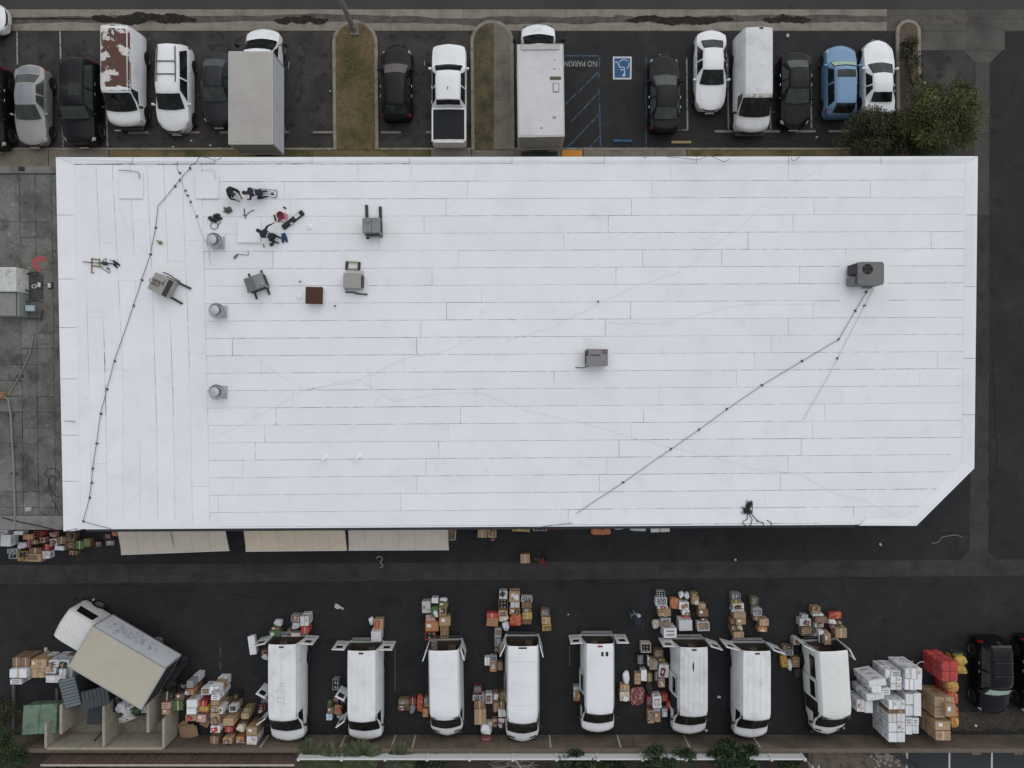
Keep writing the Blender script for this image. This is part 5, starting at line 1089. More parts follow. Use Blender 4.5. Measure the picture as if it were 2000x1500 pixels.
stacks(Z6, 'behind the rightmost open van', [(444, 188, 512, 243, 'Bt', .5), (450, 246, 536, 266, 'Bw', .45), (470, 268, 568, 320, 'Bk', .6), (464, 322, 536, 355, 'Bw', .5), (358, 253, 412, 284, 'Bs', .4), (340, 286, 432, 346, 'Bs', .5), (354, 350, 460, 424, 'Ck', .5), (430, 412, 496, 458, 'Sw', .45), (498, 380, 538, 480, 'Bw', .7), (540, 404, 597, 497, 'Bt', .8),
 (585, 235, 692, 292, 'Nr', .45), (575, 294, 650, 338, 'Sw', .45), (652, 310, 684, 345, 'Bt', .4), (595, 338, 628, 372, 'Sp', .35), (632, 362, 727, 442, 'Bt', .65)])
stacks(Z6, 'left of the rightmost open van', [(205, 505, 290, 542, 'Bk', .45), (215, 545, 290, 584, 'Cw', .45), (190, 588, 246, 690, 'Ny', .45), (247, 625, 286, 712, 'Sw', .4), (288, 600, 340, 680, 'Ct', .45), (302, 690, 368, 772, 'Sd', .35), (290, 445, 340, 500, 'Bs', .5)])
stacks(Z6, 'in the white pallet stacks', [(905, 780, 1048, 838, 'Bw', 1.75, 10), (932, 840, 1008, 888, 'Bw', 1.8, 4), (886, 890, 1030, 948, 'Bw', 1.7, 8), (1012, 852, 1080, 905, 'Bw', 1.65, 4), (1040, 702, 1080, 770, 'Bw', 1.4), (1082, 705, 1165, 758, 'Bw', 1.45), (1082, 760, 1172, 812, 'Bw', 1.6), (1082, 814, 1172, 865, 'Bw', 1.6),
 (1200, 690, 1246, 776, 'Bw', 1.75, 2), (1248, 690, 1336, 776, 'Bw', 1.75), (1200, 778, 1270, 866, 'Bw', 1.75), (1272, 778, 1336, 866, 'Bw', 1.75), (806, 945, 870, 1046, 'Bw', 1.3), (872, 960, 936, 1056, 'Bw', 1.3),
 (1066, 950, 1132, 1024, 'Bw', 1.75), (1134, 950, 1198, 1024, 'Bw', 1.75), (1064, 1028, 1132, 1060, 'Bk', 1.65), (1134, 1028, 1198, 1060, 'Bk', 1.65), (1066, 1063, 1133, 1126, 'Bw', 1.75), (1135, 1063, 1200, 1126, 'Bw', 1.75), (1066, 1130, 1133, 1208, 'Bw', 1.75), (1135, 1130, 1200, 1208, 'Bw', 1.75), (1066, 1212, 1133, 1290, 'Bw', 1.75), (1135, 1212, 1200, 1290, 'Bw', 1.75),
 (1205, 898, 1268, 985, 'Bw', 1.5), (1270, 895, 1330, 1085, 'Bw', 1.55), (1203, 990, 1268, 1076, 'Bw', 1.45), (1206, 1090, 1256, 1152, 'Bw', 1.5), (1258, 1095, 1312, 1150, 'Bw', 1.5), (1206, 1155, 1256, 1228, 'Bw', 1.5), (1258, 1153, 1312, 1222, 'Bw', 1.5)], lvl=.60, below='www', jit=1.0)
stacks(Z6, 'in the tan wrapped pallets', [(1442, 925, 1520, 1005, 'Bt', 1.6), (1522, 925, 1598, 975, 'Bt', 1.6), (1442, 1008, 1528, 1095, 'Bt', 1.6), (1532, 980, 1612, 1082, 'Bt', 1.95), (1446, 1122, 1570, 1196, 'Bt', 1.7), (1446, 1199, 1570, 1276, 'Bt', 1.7)], lvl=.56, below='ttk', jit=1.0)
stacks(Z6, 'in the sack pallets by the right wall', [(1500, 640, 1565, 720, 'Ne', 1.9), (1565, 640, 1632, 720, 'Ne', 1.9), (1500, 720, 1565, 800, 'Ne', 1.9), (1565, 720, 1632, 800, 'Ne', 1.9), (1545, 805, 1642, 890, 'Ny', 1.3), (1545, 892, 1642, 985, 'Nr', 1.3), (1575, 1000, 1642, 1090, 'Nr', 1.2), (1575, 1092, 1642, 1180, 'Ny', 1.2)], lvl=.64, below='r', jit=.5, shrink=1.0)
for o, k, c, noun, cat, lay in CLUSTERS['in the sack pallets by the right wall']:   # the lower sacks are red nets too
    if k == 'B': o.data = net_mesh('e', 1); o.name = 'net_bag'
CLUSTERS['in the sack pallets by the right wall'] = [(o, 'N', c if k == 'N' else 'red', 'net bag', 'net bag', lay) for o, k, c, noun, cat, lay in CLUSTERS['in the sack pallets by the right wall']]
stacks(Z7, 'right of the red net stack', [(780, 488, 905, 566, 'Sy', .95), (780, 568, 905, 650, 'Sy', .95), (750, 445, 870, 485, 'Cd', .6)], lvl=.5, below='y')
stacks(Z0, 'in front of the tan-roofed truck', [(95, 628, 164, 698, 'Bk', 1.1), (166, 628, 236, 698, 'Bk', 1.1), (78, 716, 216, 786, 'Bw', 1.3), (78, 796, 170, 838, 'Bw', 1.2), (245, 640, 304, 712, 'Bt', 1.2), (306, 640, 366, 712, 'Bt', 1.2), (250, 714, 304, 786, 'Bt', 1.2), (306, 714, 366, 786, 'Bt', 1.2), (385, 645, 462, 700, 'Bw', 1.3), (464, 645, 545, 700, 'Bw', 1.3), (365, 704, 442, 752, 'Bw', 1.25), (468, 714, 522, 768, 'Bw', 1.4), (360, 770, 522, 826, 'Bw', 1.25), (530, 705, 575, 790, 'Bs', 1.0)], lvl=.62, jit=1.5)
stacks(Z8, 'below the grey-roofed neighbour', [(0, 180, 82, 272, 'Bw', .7), (105, 150, 176, 180, 'Bw', .5), (180, 175, 262, 216, 'Bo', .5), (240, 218, 300, 252, 'Bk', .5), (122, 235, 206, 292, 'Sw', .4), (230, 282, 320, 324, 'Bk', .6), (220, 328, 322, 392, 'Bt', .65), (322, 305, 386, 365, 'Bw', .5), (140, 310, 216, 360, 'Cy', .45), (140, 362, 215, 385, 'By', .4), (55, 290, 134, 325, 'Cs', .35), (68, 328, 134, 366, 'Cs', .35),
 (370, 160, 442, 200, 'Sp', .5), (388, 210, 442, 266, 'Bw', .45), (425, 268, 496, 300, 'Bw', .45), (445, 195, 512, 250, 'Bk', .55), (508, 238, 582, 292, 'Ck', .55), (515, 160, 584, 232, 'Bk', .5), (590, 225, 650, 292, 'Bn', .5), (652, 210, 700, 272, 'Bl', .45), (538, 302, 602, 336, 'Bl', .35), (305, 200, 350, 242, 'Bp', .4), (262, 150, 330, 190, 'Cr', .45), (0, 140, 60, 178, 'Bs', .5), (210, 180, 240, 280, 'Bm', .4), (345, 250, 384, 300, 'Br', .45),
 (810, 172, 862, 216, 'Cm', .4), (868, 146, 915, 192, 'No', .5), (826, 225, 884, 262, 'Cg', .2), (735, 232, 790, 276, 'Cm', .3)])
ZZ = (900, 960, 3.3333)
stacks(ZZ, 'along the shop wall below the white roof', [(110, 236, 172, 300, 'Bt', .8), (174, 236, 232, 300, 'Bt', .8), (195, 290, 222, 322, 'Bk', .4), (335, 232, 452, 262, 'By', .5), (470, 226, 560, 256, 'Cw', .5), (570, 226, 660, 252, 'Cr', .5), (845, 226, 980, 285, 'No', .5), (990, 222, 1090, 250, 'Sw', .4), (1095, 222, 1215, 262, 'Sw', .5), (1240, 228, 1366, 264, 'Bw', .5), (-80, 240, -35, 318, 'Cc', .6)])
stacks(ZZ, 'alone on the alley beside the gutter', [(388, 408, 450, 468, 'Bt', .45)])
jumble(5)
ORD = ['first', 'second', 'third', 'fourth', 'fifth', 'sixth', 'seventh', 'eighth', 'ninth', 'tenth', 'eleventh', 'twelfth', 'thirteenth', 'fourteenth', 'fifteenth', 'sixteenth', 'seventeenth', 'eighteenth', 'nineteenth', 'twentieth', 'twenty-first', 'twenty-second', 'twenty-third', 'twenty-fourth', 'twenty-fifth', 'twenty-sixth', 'twenty-seventh', 'twenty-eighth', 'twenty-ninth', 'thirtieth'] + ['number-%d' % i for i in range(31, 80)]
LAY = ['', 'second-layer ', 'third-layer ', 'bottom-layer ', 'lowest-layer ', 'small topmost ']
for cl, items in CLUSTERS.items():
    pools = {}
    for it in items: pools.setdefault((it[2], it[3], it[5]), []).append(it)
    for (cname, noun, lay), L in pools.items():
        L.sort(key=lambda it: toPx(it[0].location)[0])
        for i, it in enumerate(L):
            lab = '%s%s %s %s' % (LAY[min(lay, 5)], cname, noun, cl)
            if len(L) > 1: lab += ', %s from left' % ORD[i]
            if len(lab.split()) > 16: lab = lab.replace('open van', 'van').replace('along the left side of', 'left of')
            tag(it[0], lab, it[4], 'goods ' + cl)
# lone white foam cooler beside the first van
t = thing('foam_cooler', 'long white foam cooler lying beside the leftmost open van', 'cooler', P(494, 1259, .2) * 1.0, R(8)); t.location.z = .012
MB().rbox((0, 0, .14), (.38, 1.05, .28), .05).build('tub', mat('white_foam', (.76, .77, .78), .7, .03, 5), t); MB().rbox((0, 0, .305), (.40, 1.08, .05), .02).build('lid', MATS['white_foam'], t)
# flattened cartons
for k, (x, y, w, d, rz, z) in enumerate(((320, 1275, 1.05, .62, 12, .32), (470, 1185, .55, .42, -28, .22), (275, 1215, .6, .35, 40, .18))):
    q = P(300 + x / 4.6875, 1180 + (y - 100) / 4.6875, z); mb = MB()
    mb.box((-w / 4, 0, .02), (w / 2, d, .012), ry=-.10); mb.box((w / 4, 0, .02), (w / 2, d, .012), ry=.12); mb.box((0, d * .62, .05), (w * .8, d * .25, .012)); mb.box((0, 0, -z / 2), (w * .5, d * .5, z - .05))
    tag(mb.build('flattened_carton', mat('kraft_card', (.27, .18, .11), .8, .1, 5), None, False, (q.x, q.y, z), R(rz)), 'flattened brown carton by the enclosure wall, %s' % ('largest and lowest in the picture', 'small one at the right', 'crumpled one on top')[k], 'cardboard', 'flattened cartons')

# ================================================================== ROOF EQUIPMENT
def on_roof(px, py, h=0.0): q = P(px, py, ZR + h); return Vector((q.x, q.y, ZR))
def turbine(px, py, label, rz):
    q = on_roof(px, py, .55); t = thing('turbine_vent', label, 'roof vent', (q.x, q.y, ZR), 0, 'galvanised turbine vents')
    t.location = (q.x, q.y, ZR)
    MB().rbox((.0, -.0, .04), (.66, .66, .05), .01, 0).build('base_flashing', GALV, t)
    MB().cone((0, 0, .05), (0, 0, .36), .21, .19, 18).build('collar', GALV, t)
    mb = MB(); n = 24
    for k in range(n):                        # curved vanes of the globe
        a = 2 * math.pi * k / n; vs = []
        for j in range(8):
            e = -.95 + 1.75 * j / 7; r0 = .40 * math.cos(e * .82) ; z = .60 + .27 * math.sin(e)
            for dd in (0, .15):
                b = a + dd + .12 * j / 7; rr = r0 if dd == 0 else r0 * .86
                vs.append((rr * math.cos(b), rr * math.sin(b), z))
        mb.add(vs, [(2 * j, 2 * j + 1, 2 * j + 3, 2 * j + 2) for j in range(7)])
    mb.build('vane_globe', GALV, t, True)
    mb = MB(); mb.lathe([(0, .885), (.10, .88), (.19, .862), (.26, .825), (.25, .815), (0, .86)], 24); mb.build('cap', GALV, t, True)
    MB().lathe([(.02, .42), (.24, .45), (.26, .6), (.2, .8), (.02, .82)], 16).build('inner_core', mat('core_grey', (.07, .075, .08), .6, .1, 8), t)
turbine(418, 470, 'galvanised turbine vent beside the tangled black cables, uppermost of three', 0)
turbine(423, 607, 'galvanised turbine vent in the middle of the row of three', 0)
turbine(423, 766, 'galvanised turbine vent standing alone, lowest of three', 0)
def skids(t, pts, m=WOODD, h=.09, w=.10):
    for (x0, y0, x1, y1) in pts:
        c = Vector(((x0 + x1) / 2, (y0 + y1) / 2, h / 2 + .006)); l = math.hypot(x1 - x0, y1 - y0)
        MB().rbox(c, (l, w, h), .01, math.atan2(y1 - y0, x1 - x0)).build('support_rail', m, t)
def louvres(mb, c, w, n, axis, sgn, z0, z1, m=1):
    for k in range(n):
        z = z0 + (z1 - z0) * (k + .5) / n
        if axis == 'y': mb.box((c[0], c[1] + sgn * .006, z), (w, .012, (z1 - z0) / n * .55), m=m)
        else: mb.box((c[0] + sgn * .006, c[1], z), (.012, w, (z1 - z0) / n * .55), m=m)
# unit with two long rails
q = on_roof(725, 440, .75); t = thing('cooling_unit', 'grey cooling unit on two long dark rails sticking out behind', 'cooling unit', q, R(2)); t.scale = (.86, .86, .9)
skids(t, [(-.40, -.62, -.40, 1.42), (.42, -.55, .42, 1.30)], WOODD, .10, .17)
mb = MB(); mb.rbox((0, 0, .46), (1.04, .92, .72), .03); louvres(mb, (0, -.46), .8, 7, 'y', -1, .2, .75); louvres(mb, (.52, 0), .7, 7, 'x', 1, .2, .75); mb.build('cabinet', [ACGREY, DARKM], t)
mb = MB(); mb.rbox((-.26, 0, .835), (.50, .86, .04), .015); mb.rbox((.26, 0, .835), (.50, .86, .04), .015); mb.build('top_panel', ACGREY, t)
MB().box((0, 0, .83), (.02, .9, .03)).build('seam', DARKM, t); MB().cone((-.18, .18, .85), (-.18, .18, .90), .07, .06, 12).build('inlet_cap', ACGREY, t)
MB().rbox((-.56, .0, .35), (.10, .22, .22), .02).build('junction_box', ACGREY, t); MB().box((0, -.50, .2), (.9, .08, .10)).build('drain_pan', ACGREY, t)
# tilted unit
q = on_roof(498, 552, .6); t = thing('cooling_unit', 'grey cooling unit turned askew between turbine vents and brown box', 'cooling unit', q, R(20)); t.scale = (.87, .87, .9)
skids(t, [(-.42, -.78, -.36, .80), (.38, -.80, .40, .74)], WOODD, .10, .10)
mb = MB(); mb.rbox((0, 0, .42), (1.12, .84, .62), .03); louvres(mb, (0, -.42), .9, 6, 'y', -1, .15, .68); louvres(mb, (.56, 0), .66, 6, 'x', 1, .15, .68); mb.build('cabinet', [ACGREY, DARKM], t)
MB().rbox((-.30, .02, .75), (.46, .72, .05), .015).build('top_panel', mat('unit_panel_dark', (.13, .14, .145), .6, .1, 6), t); MB().rbox((.26, .02, .745), (.56, .74, .04), .015).build('top_panel', ACGREY, t)
MB().box((.43, -.2, .775), (.03, .16, .02)).build('handle', CHROME, t); MB().rbox((-.62, -.3, .4), (.12, .14, .2), .02).build('junction_box', ACGREY, t)
# beige unit with wooden frame behind
q = on_roof(688, 548, .6); t = thing('cooling_unit', 'beige cooling unit below the small wooden frame', 'cooling unit', q, R(-2)); t.scale = (.87, .84, .9)
mb = MB(); mb.rbox((0, .0, .36), (1.0, .88, .66), .03); louvres(mb, (.5, 0), .7, 6, 'x', 1, .1, .62); mb.build('cabinet', [ACBEIGE, DARKM], t); MB().rbox((0, 0, .70), (1.04, .90, .05), .02).build('top_panel', ACBEIGE, t)
MB().rbox((0, .60, .05), (1.06, .26, .08), .02).build('base_pan', mat('pan_grey', (.5, .5, .5), .6, .1, 6), t); MB().box((.54, .0, .35), (.05, .7, .5)).build('side_grille', DARKM, t)
skids(t, [(-.55, -.62, .08, -.63), (.05, -.70, .78, -.72)], DARKM, .10, .08); MB().tube([(-.6, -.46, .12), (-.48, -.46, .16), (-.42, -.5, .2)], .03, 6).build('pipe_stub', DARKM, t)
q = on_roof(689, 519, .1); t = thing('timber_crate_frame', 'small open frame of pale timber with two dark rails', 'frame', q, R(-4))
skids(t, [(-.32, -.22, -.32, .22), (.32, -.22, .32, .22)], DARKM, .11, .12)
for y in (-.17, .19): MB().rbox((0, y, .10), (.52, .08, .06), .01).build('crosspiece', WOODT, t)
# unit askew near the west conduit
q = on_roof(317, 557, .5); t = thing('cooling_unit', 'beige cooling unit with coiled hose on top, beside the long conduit', 'cooling unit', q, R(-27)); t.scale = (.93, .93, .93)
skids(t, [(-.25, .46, 1.25, .50), (-.05, -.42, 1.20, -.46)], WOODD, .11, .11)
mb = MB(); mb.rbox((0, 0, .42), (1.05, .98, .62), .03); mb.build('cabinet', ACBEIGE, t); MB().rbox((-.12, 0, .75), (.84, 1.0, .05), .02).build('top_panel', ACBEIGE, t); MB().box((.44, 0, .742), (.26, .96, .04)).build('dark_louvre', DARKM, t)
pts = [(.05 - .02 * k + .26 * math.cos(k * .62) - .1, -.05 + .14 * math.sin(k * .62) + .05, .79 + .004 * k) for k in range(22)]
MB().tube([(.2, .3, .78), (.1, .22, .8)] + pts, .022, 5).build('coiled_hose', mat('hose_brown', (.12, .10, .08), .7, .2, 8), t); MB().rbox((-.65, -.25, .3), (.16, .16, .12), .02).build('junction_box', ACBEIGE, t)
MB().tube([(-.45, .62, .2), (-.1, .66, .25), (.3, .60, .2), (.6, .58, .15)], .03, 6).build('pipe', DARKM, t)
# rust brown box
q = on_roof(613.5, 577, .45); t = thing('vent_box', 'rust brown square vent box with flat lid', 'vent box', q, R(-1))
MB().box((0, 0, .2), (.80, .80, .40)).build('curb', mat('curb_white_rust', (.6, .59, .58), .8, .1, 6), t); MB().rbox((0, 0, .44), (.87, .87, .10), .02).build('lid', mat('rusted_lid', (.072, .028, .020), .85, .18, 7), t)
# taupe unit, centre of the roof
q = on_roof(1166, 698, .7); t = thing('cooling_unit', 'taupe cooling unit alone near the middle of the roof', 'cooling unit', q, R(-.5)); t.scale = (.93, .93, .9)
mb = MB(); mb.rbox((0, 0, .42), (1.16, .90, .76), .03); louvres(mb, (-.58, 0), .7, 7, 'x', -1, .12, .75); mb.build('cabinet', [ACTAUPE, DARKM], t); MB().rbox((.0, 0, .815), (1.18, .92, .04), .02).build('top_panel', ACTAUPE, t)
for (x, y, w, d) in ((-.10, .12, .56, .06), (.42, .36, .28, .05), (.42, .24, .28, .05), (-.53, .22, .10, .30)): MB().box((x, y, .838), (w, d, .012)).build('slot', DARKM, t)
MB().tube([(-.46, -.45, .1), (-.52, -.52, .06), (-.7, -.56, .05), (-1.1, -.54, .05)], .03, 6).build('drain_pipe', CABLE, t); MB().rbox((-.46, -.47, .2), (.14, .10, .2), .02).build('valve_box', ACTAUPE, t)
# big packaged unit with fan, east
q = on_roof(1698, 534, .85); t = thing('packaged_air_unit', 'large grey rooftop air unit with round fan opening', 'air unit', q, 0); t.scale = (.95, .93, .82)
GU = mat('packaged_unit_grey', (.155, .155, .15), .6, .10, 6, (.12, .12, .115), (.5, .7), 1.5)
mb = MB(); mb.rbox((.06, 0, .58), (1.36, 1.22, 1.0), .03); louvres(mb, (-.62, .2), .6, 8, 'x', -1, .25, .95); mb.build('cabinet', [GU, DARKM], t)
mb = MB(); n = 28                          # top with a round hole
ring = [(-.12 + .29 * math.cos(2 * math.pi * k / n), .22 + .29 * math.sin(2 * math.pi * k / n), 1.10) for k in range(n)]
def sq(a):
    c, s_ = math.cos(a), math.sin(a); k = 1 / max(abs(c), abs(s_)); x, y = c * k, s_ * k
    return (.06 + x * .69, y * .62, 1.10)
outr = [sq(2 * math.pi * k / n) for k in range(n)]
mb.add(ring + outr, [(k, n + k, n + (k + 1) % n, (k + 1) % n) for k in range(n)])
mb.add(ring + [(x, y, .93) for x, y, z in ring], [((k + 1) % n, n + (k + 1) % n, n + k, k) for k in range(n)]); mb.add(outr + [(x, y, 1.05) for x, y, z in outr], [(k, n + k, n + (k + 1) % n, (k + 1) % n) for k in range(n)])
mb.build('top_panel', GU, t)
MB().cone((-.12, .22, 1.085), (-.12, .22, 1.09), .285, .285, 28).build('fan_well', mat('fan_well', (.012, .012, .012), .8, .2, 8), t)
mb = MB()
for k in range(4):
    a = k * math.pi / 2 + .5; mb.add([(-.12 + .05 * math.cos(a), .22 + .05 * math.sin(a), 1.094), (-.12 + .27 * math.cos(a), .22 + .27 * math.sin(a), 1.094), (-.12 + .26 * math.cos(a + .6), .22 + .26 * math.sin(a + .6), 1.105), (-.12 + .06 * math.cos(a + .8), .22 + .06 * math.sin(a + .8), 1.105)], [(0, 1, 2, 3)])
mb.cone((-.12, .22, 1.092), (-.12, .22, 1.112), .05, .04, 10); mb.build('fan', mat('fan_blade', (.035, .033, .033), .6, .2, 8), t)
mb = MB(); mb.add([(-.63, .55, .25), (-.63, -.02, .25), (-.63, -.02, 1.0), (-.63, .55, 1.0), (-.84, .52, .25), (-.84, .0, .25)], [(0, 4, 5, 1), (0, 3, 4), (1, 5, 2), (3, 2, 5, 4)]); mb.build('intake_hood', mat('hood_dark', (.04, .042, .045), .6, .1, 6), t)
mb = MB(); mb.rbox((-.74, -.36, .5), (.22, .46, .7), .02); mb.build('duct_box', GU, t); MB().cone((.42, .12, 1.1), (.42, .12, 1.14), .05, .04, 10).build('top_cap', mat('cap_grey', (.24, .24, .24), .6, .1, 6), t)
MB().rbox((.3, -.66, .12), (.5, .10, .12), .02).build('pipe_tray', ACGREY, t)
# vent pipes with round flashing at their feet
for x, y, s in ((629, 898, 'left'), (696, 896, 'right')):
    q = on_roof(x, y, .3); t = thing('vent_pipe', 'white coated vent pipe, %s one of the pair' % s, 'vent pipe', q, 0, 'pair of white vent pipes')
    MB().cone((.10, .12, .004), (.10, .12, .05), .16, .13, 16).build('flashing', ROOFP, t); MB().cone((.10, .12, .03), (0, 0, .42), .065, .065, 14).build('pipe', ROOFW, t); MB().lathe([(.05, .40), (.085, .40), (.085, .44), (.05, .44)], 14).build('rim', ROOFP, t)
# small roof bits
for k, (x, y, lab, m) in enumerate(((313, 474, 'small brass coloured fitting left of the turbine vents', BRASS), (1168, 589, 'tiny black stub above the taupe unit', CABLEK), (655, 598, 'tiny black stub below the brown vent box', CABLEK), (587, 550, 'tiny grey stub above the brown vent box', CABLE))):
    q = on_roof(x, y); mb = MB()
    if k == 0:
        mb.cone((0, 0, 0), (0, 0, .12), .10, .07, 10); mb.cone((.06, .05, .05), (.16, -.06, .14), .05, .04, 8); mb.cone((-.05, .05, .08), (-.12, .1, .16), .035, .03, 8)
    else: mb.cone((0, 0, 0), (0, 0, .10), .035, .03, 8); mb.cone((0, 0, .10), (0, 0, .12), .045, .045, 8)
    tag(mb.build('roof_fitting', m, None, True, q), lab, 'fitting')
for (x, y, w) in ((605, 444, .30), (585, 580, .28)):
    q = on_roof(x, y); mb = MB(); mb.lathe([(w / 2, .0), (w / 2 - .02, .05), (w / 4, .055), (0, .05)], 18); tag(mb.build('pipe_cover', ROOFW, None, True, q), 'low round white cover ' + ('right of the open black case' if x == 605 else 'left of the brown vent box'), 'cover')
# conduits and their support blocks
def conduit(pts, r, m, label, blocks=True, bm=DARKM, z=.07):
    t = thing('roof_conduit', label, 'conduit', (0, 0, ZR)); k = (D - ZR) / FPX
    w = [Vector(((a - 1000) * k, (750 - b) * k, z)) for a, b in pts]; fine = []
    for a, b in zip(w, w[1:]):
        for i in range(4): fine.append(a.lerp(b, i / 4) + Vector((rnd.uniform(-.01, .01), rnd.uniform(-.01, .01), 0)))
    fine.append(w[-1]); MB().tube(fine, r, 6).build('pipe', m, t)
    if blocks:
        for i, p in enumerate(w[1:-1] if blocks is True else [w[j] for j in blocks]):
            a = rnd.uniform(0, 3); MB().rbox((p.x, p.y, .045), (.14, .08, .07), .02, a).build('support_block', bm, t)
conduit([(372, 329), (352, 352), (343, 364), (310, 403), (305, 445), (295, 497), (278, 547), (262, 597), (225, 705), (210, 760), (198, 808), (190, 866), (182, 915), (180, 943), (176, 972), (164, 1018), (218, 1032)], .016, CABLE, 'long grey conduit on blocks running down the west part of the roof', blocks=[0, 1, 2, 4, 5, 6, 7, 8, 9, 10, 11, 12, 13, 14, 15])
conduit([(353, 348), (363, 373), (367, 382), (373, 395), (385, 423), (395, 458), (409, 487), (410, 505), (414, 517)], .013, CABLEF, 'thin pale conduit passing the uppermost turbine vent', blocks=[1, 2, 3, 4])
conduit([(348, 316), (347, 330), (352, 338)], .012, CABLE, 'short bent conduit near the north parapet', blocks=[2])
conduit([(1698, 563), (1691, 571), (1670, 607), (1637, 663), (1566, 705), (1488, 752), (1419, 799), (1365, 839), (1310, 877), (1217, 942), (1126, 1002)], .016, CABLE, 'long grey conduit on blocks from the large air unit to the south edge', blocks=[1, 2, 3, 4, 5, 6, 7, 8, 9])
conduit([(1706, 563), (1688, 597), (1660, 650), (1635, 700), (1600, 765), (1568, 820)], .013, CABLEF, 'pale conduit fading out below the large air unit', blocks=[1, 3])
def cable(pts, r, m, label, z=.02, name='cable', zb=ZR):
    k = (D - zb) / FPX; w = [Vector(((a - 1000) * k, (750 - b) * k, zb + z)) for a, b in pts]; out = []
    n = len(w)
    for i in range(n - 1):
        p0, p1, p2, p3 = w[max(0, i - 1)], w[i], w[i + 1], w[min(n - 1, i + 2)]
        for j in range(5):
            t = j / 5; out.append(.5 * ((2 * p1) + (p2 - p0) * t + (2 * p0 - 5 * p1 + 4 * p2 - p3) * t * t + (3 * p1 - p0 - 3 * p2 + p3) * t ** 3))
    out.append(w[-1]); return tag(MB().tube(out, r, 5).build(name, m, None, True), label, 'cable')
cable([(374, 328), (388, 320), (393, 311), (402, 310), (412, 312), (424, 316), (434, 313), (436, 307)], .018, CABLE, 'grey cable looping over the north parapet by the hatch', .26)
cable([(1240, 306), (1252, 306), (1258, 312), (1262, 308)], .014, CABLE, 'small cable loop on the north parapet above the cut bay', .26)
cable([(1300, 309), (1340, 313), (1360, 315), (1382, 308), (1400, 314), (1412, 319), (1422, 313)], .015, CABLE, 'wavy grey cable lying on the north parapet', .25)
cable([(1541, 311), (1545, 317), (1555, 312), (1562, 305)], .015, CABLE, 'short hooked cable on the north parapet', .25)
cable([(1042, 1031), (1070, 1027), (1118, 1021)], .014, CABLE, 'thin cable at the south roof edge', .02)
cable([(234, 335), (243, 334), (272, 338), (275, 349)], .018, CABLE, 'bent thin pipe on the roof hatch nearest the corner', .14)
cable([(395, 334), (402, 334), (420, 333), (423, 352)], .015, CABLEF, 'bent thin pipe by the hatch next to the workers', .16)
cable([(479, 428), (482, 420), (490, 413), (497, 411)], .022, CABLE, 'curved grey hose above the middle roof hatch', .03)
cable([(131, 822), (142, 822), (152, 824)], .02, CABLE, 'short grey stub on the west parapet', .2)
q = on_roof(461, 501); t = thing('paint_roller', 'paint roller with bent grey handle below the middle hatch', 'tool', q, R(50)); MB().cone((-.13, 0, .05), (.13, 0, .05), .055, .055, 10).build('roller', CABLE, t)
MB().tube([(.13, 0, .05), (.2, -.04, .04), (.34, -.28, .03), (.46, -.46, .03), (.62, -.3, .03)], .014, 5).build('handle', DARKM, t)
# black tangle at the south edge
mb = MB(); r = random.Random(12); pts = []
for k in range(70):
    a = k * 1.27; pts.append((.28 * math.cos(a) * r.uniform(.3, 1) - .02 * (k > 35) * 8, .24 * math.sin(a * 1.13) * r.uniform(.3, 1) + (.25 if k < 25 else -.05), .02 + .0012 * k))
mb.tube(pts, .020, 5); mb.tube([(-.1, -.2, .03), (-.1, -.5, .03), (-.3, -.6, .03), (-.36, -.72, .03), (-.1, -.86, .03), (.08, -.8, .03), (.16, -.5, .03), (.02, -.3, .03)], .02, 5)
mb.tube([(.1, -.2, .03), (.45, -.6, .03), (.72, -.68, .03), (.74, -.85, .03)], .02, 5); mb.box((.42, -.58, .04), (.12, .06, .06), -.8); mb.tube([(.92, -.55, .03), (1.14, -.68, .03), (1.16, -.95, .03)], .02, 5)
tag(mb.build('tangled_cable', CABLEK, None, True, on_roof(1463, 995)), 'tangled black cable heap at the south roof edge', 'cable')
# antenna mount lying at the west
q = on_roof(188, 516); t = thing('antenna_mount', 'dismantled antenna mount: brass frame, black mast and wire loops', 'antenna', q, 0)
mb = MB()
for a, b in (((-.21, .32), (-.21, -.46)), ((.20, .28), (.20, -.20)), ((-.21, .28), (.20, .22)), ((-.21, -.08), (.20, -.12)), ((-.21, -.44), (-.10, -.44))): mb.tube([(a[0], a[1], .05), (b[0], b[1], .05)], .032, 6)
mb.build('brass_frame', BRASS, t); MB().tube([(-.66, .11, .1), (.0, .05, .1), (.40, .04, .1), (.72, .02, .08), (1.1, .0, .07)], [.022, .022, .03, .03, .03], 6).build('mast', CABLEK, t)
MB().blob((.50, .03, .09), (.16, .10, .08), random.Random(2), 10, 6, .2).build('rotor', DARKM, t, True)
mb = MB(); mb.tube([(.30, .10, .04), (.48, .30, .04), (.55, .28, .04), (.50, .1, .05)], .014, 5); mb.tube([(.28, -.1, .04), (.36, -.24, .04), (.72, -.46, .04), (.74, -.38, .04), (.68, -.24, .04)], .016, 5); mb.tube([(.78, .26, .04), (.72, .24, .04), (.80, .12, .04)], .012, 5); mb.build('wire_loop', CABLEK, t)
mb = MB()
for a, b in (((.90, .20), (1.22, -.02)), ((.95, .12), (1.25, -.10)), ((.98, .0), (1.12, -.20)), ((.90, -.0), (1.05, -.16)), ((.88, .16), (1.1, .0))): mb.tube([(a[0], a[1], .05), (b[0], b[1], .04)], .03, 5)
mb.build('folded_elements', CABLEK, t); MB().rbox((.62, -.22, .04), (.14, .09, .07), .02).build('balun_box', CABLE, t)
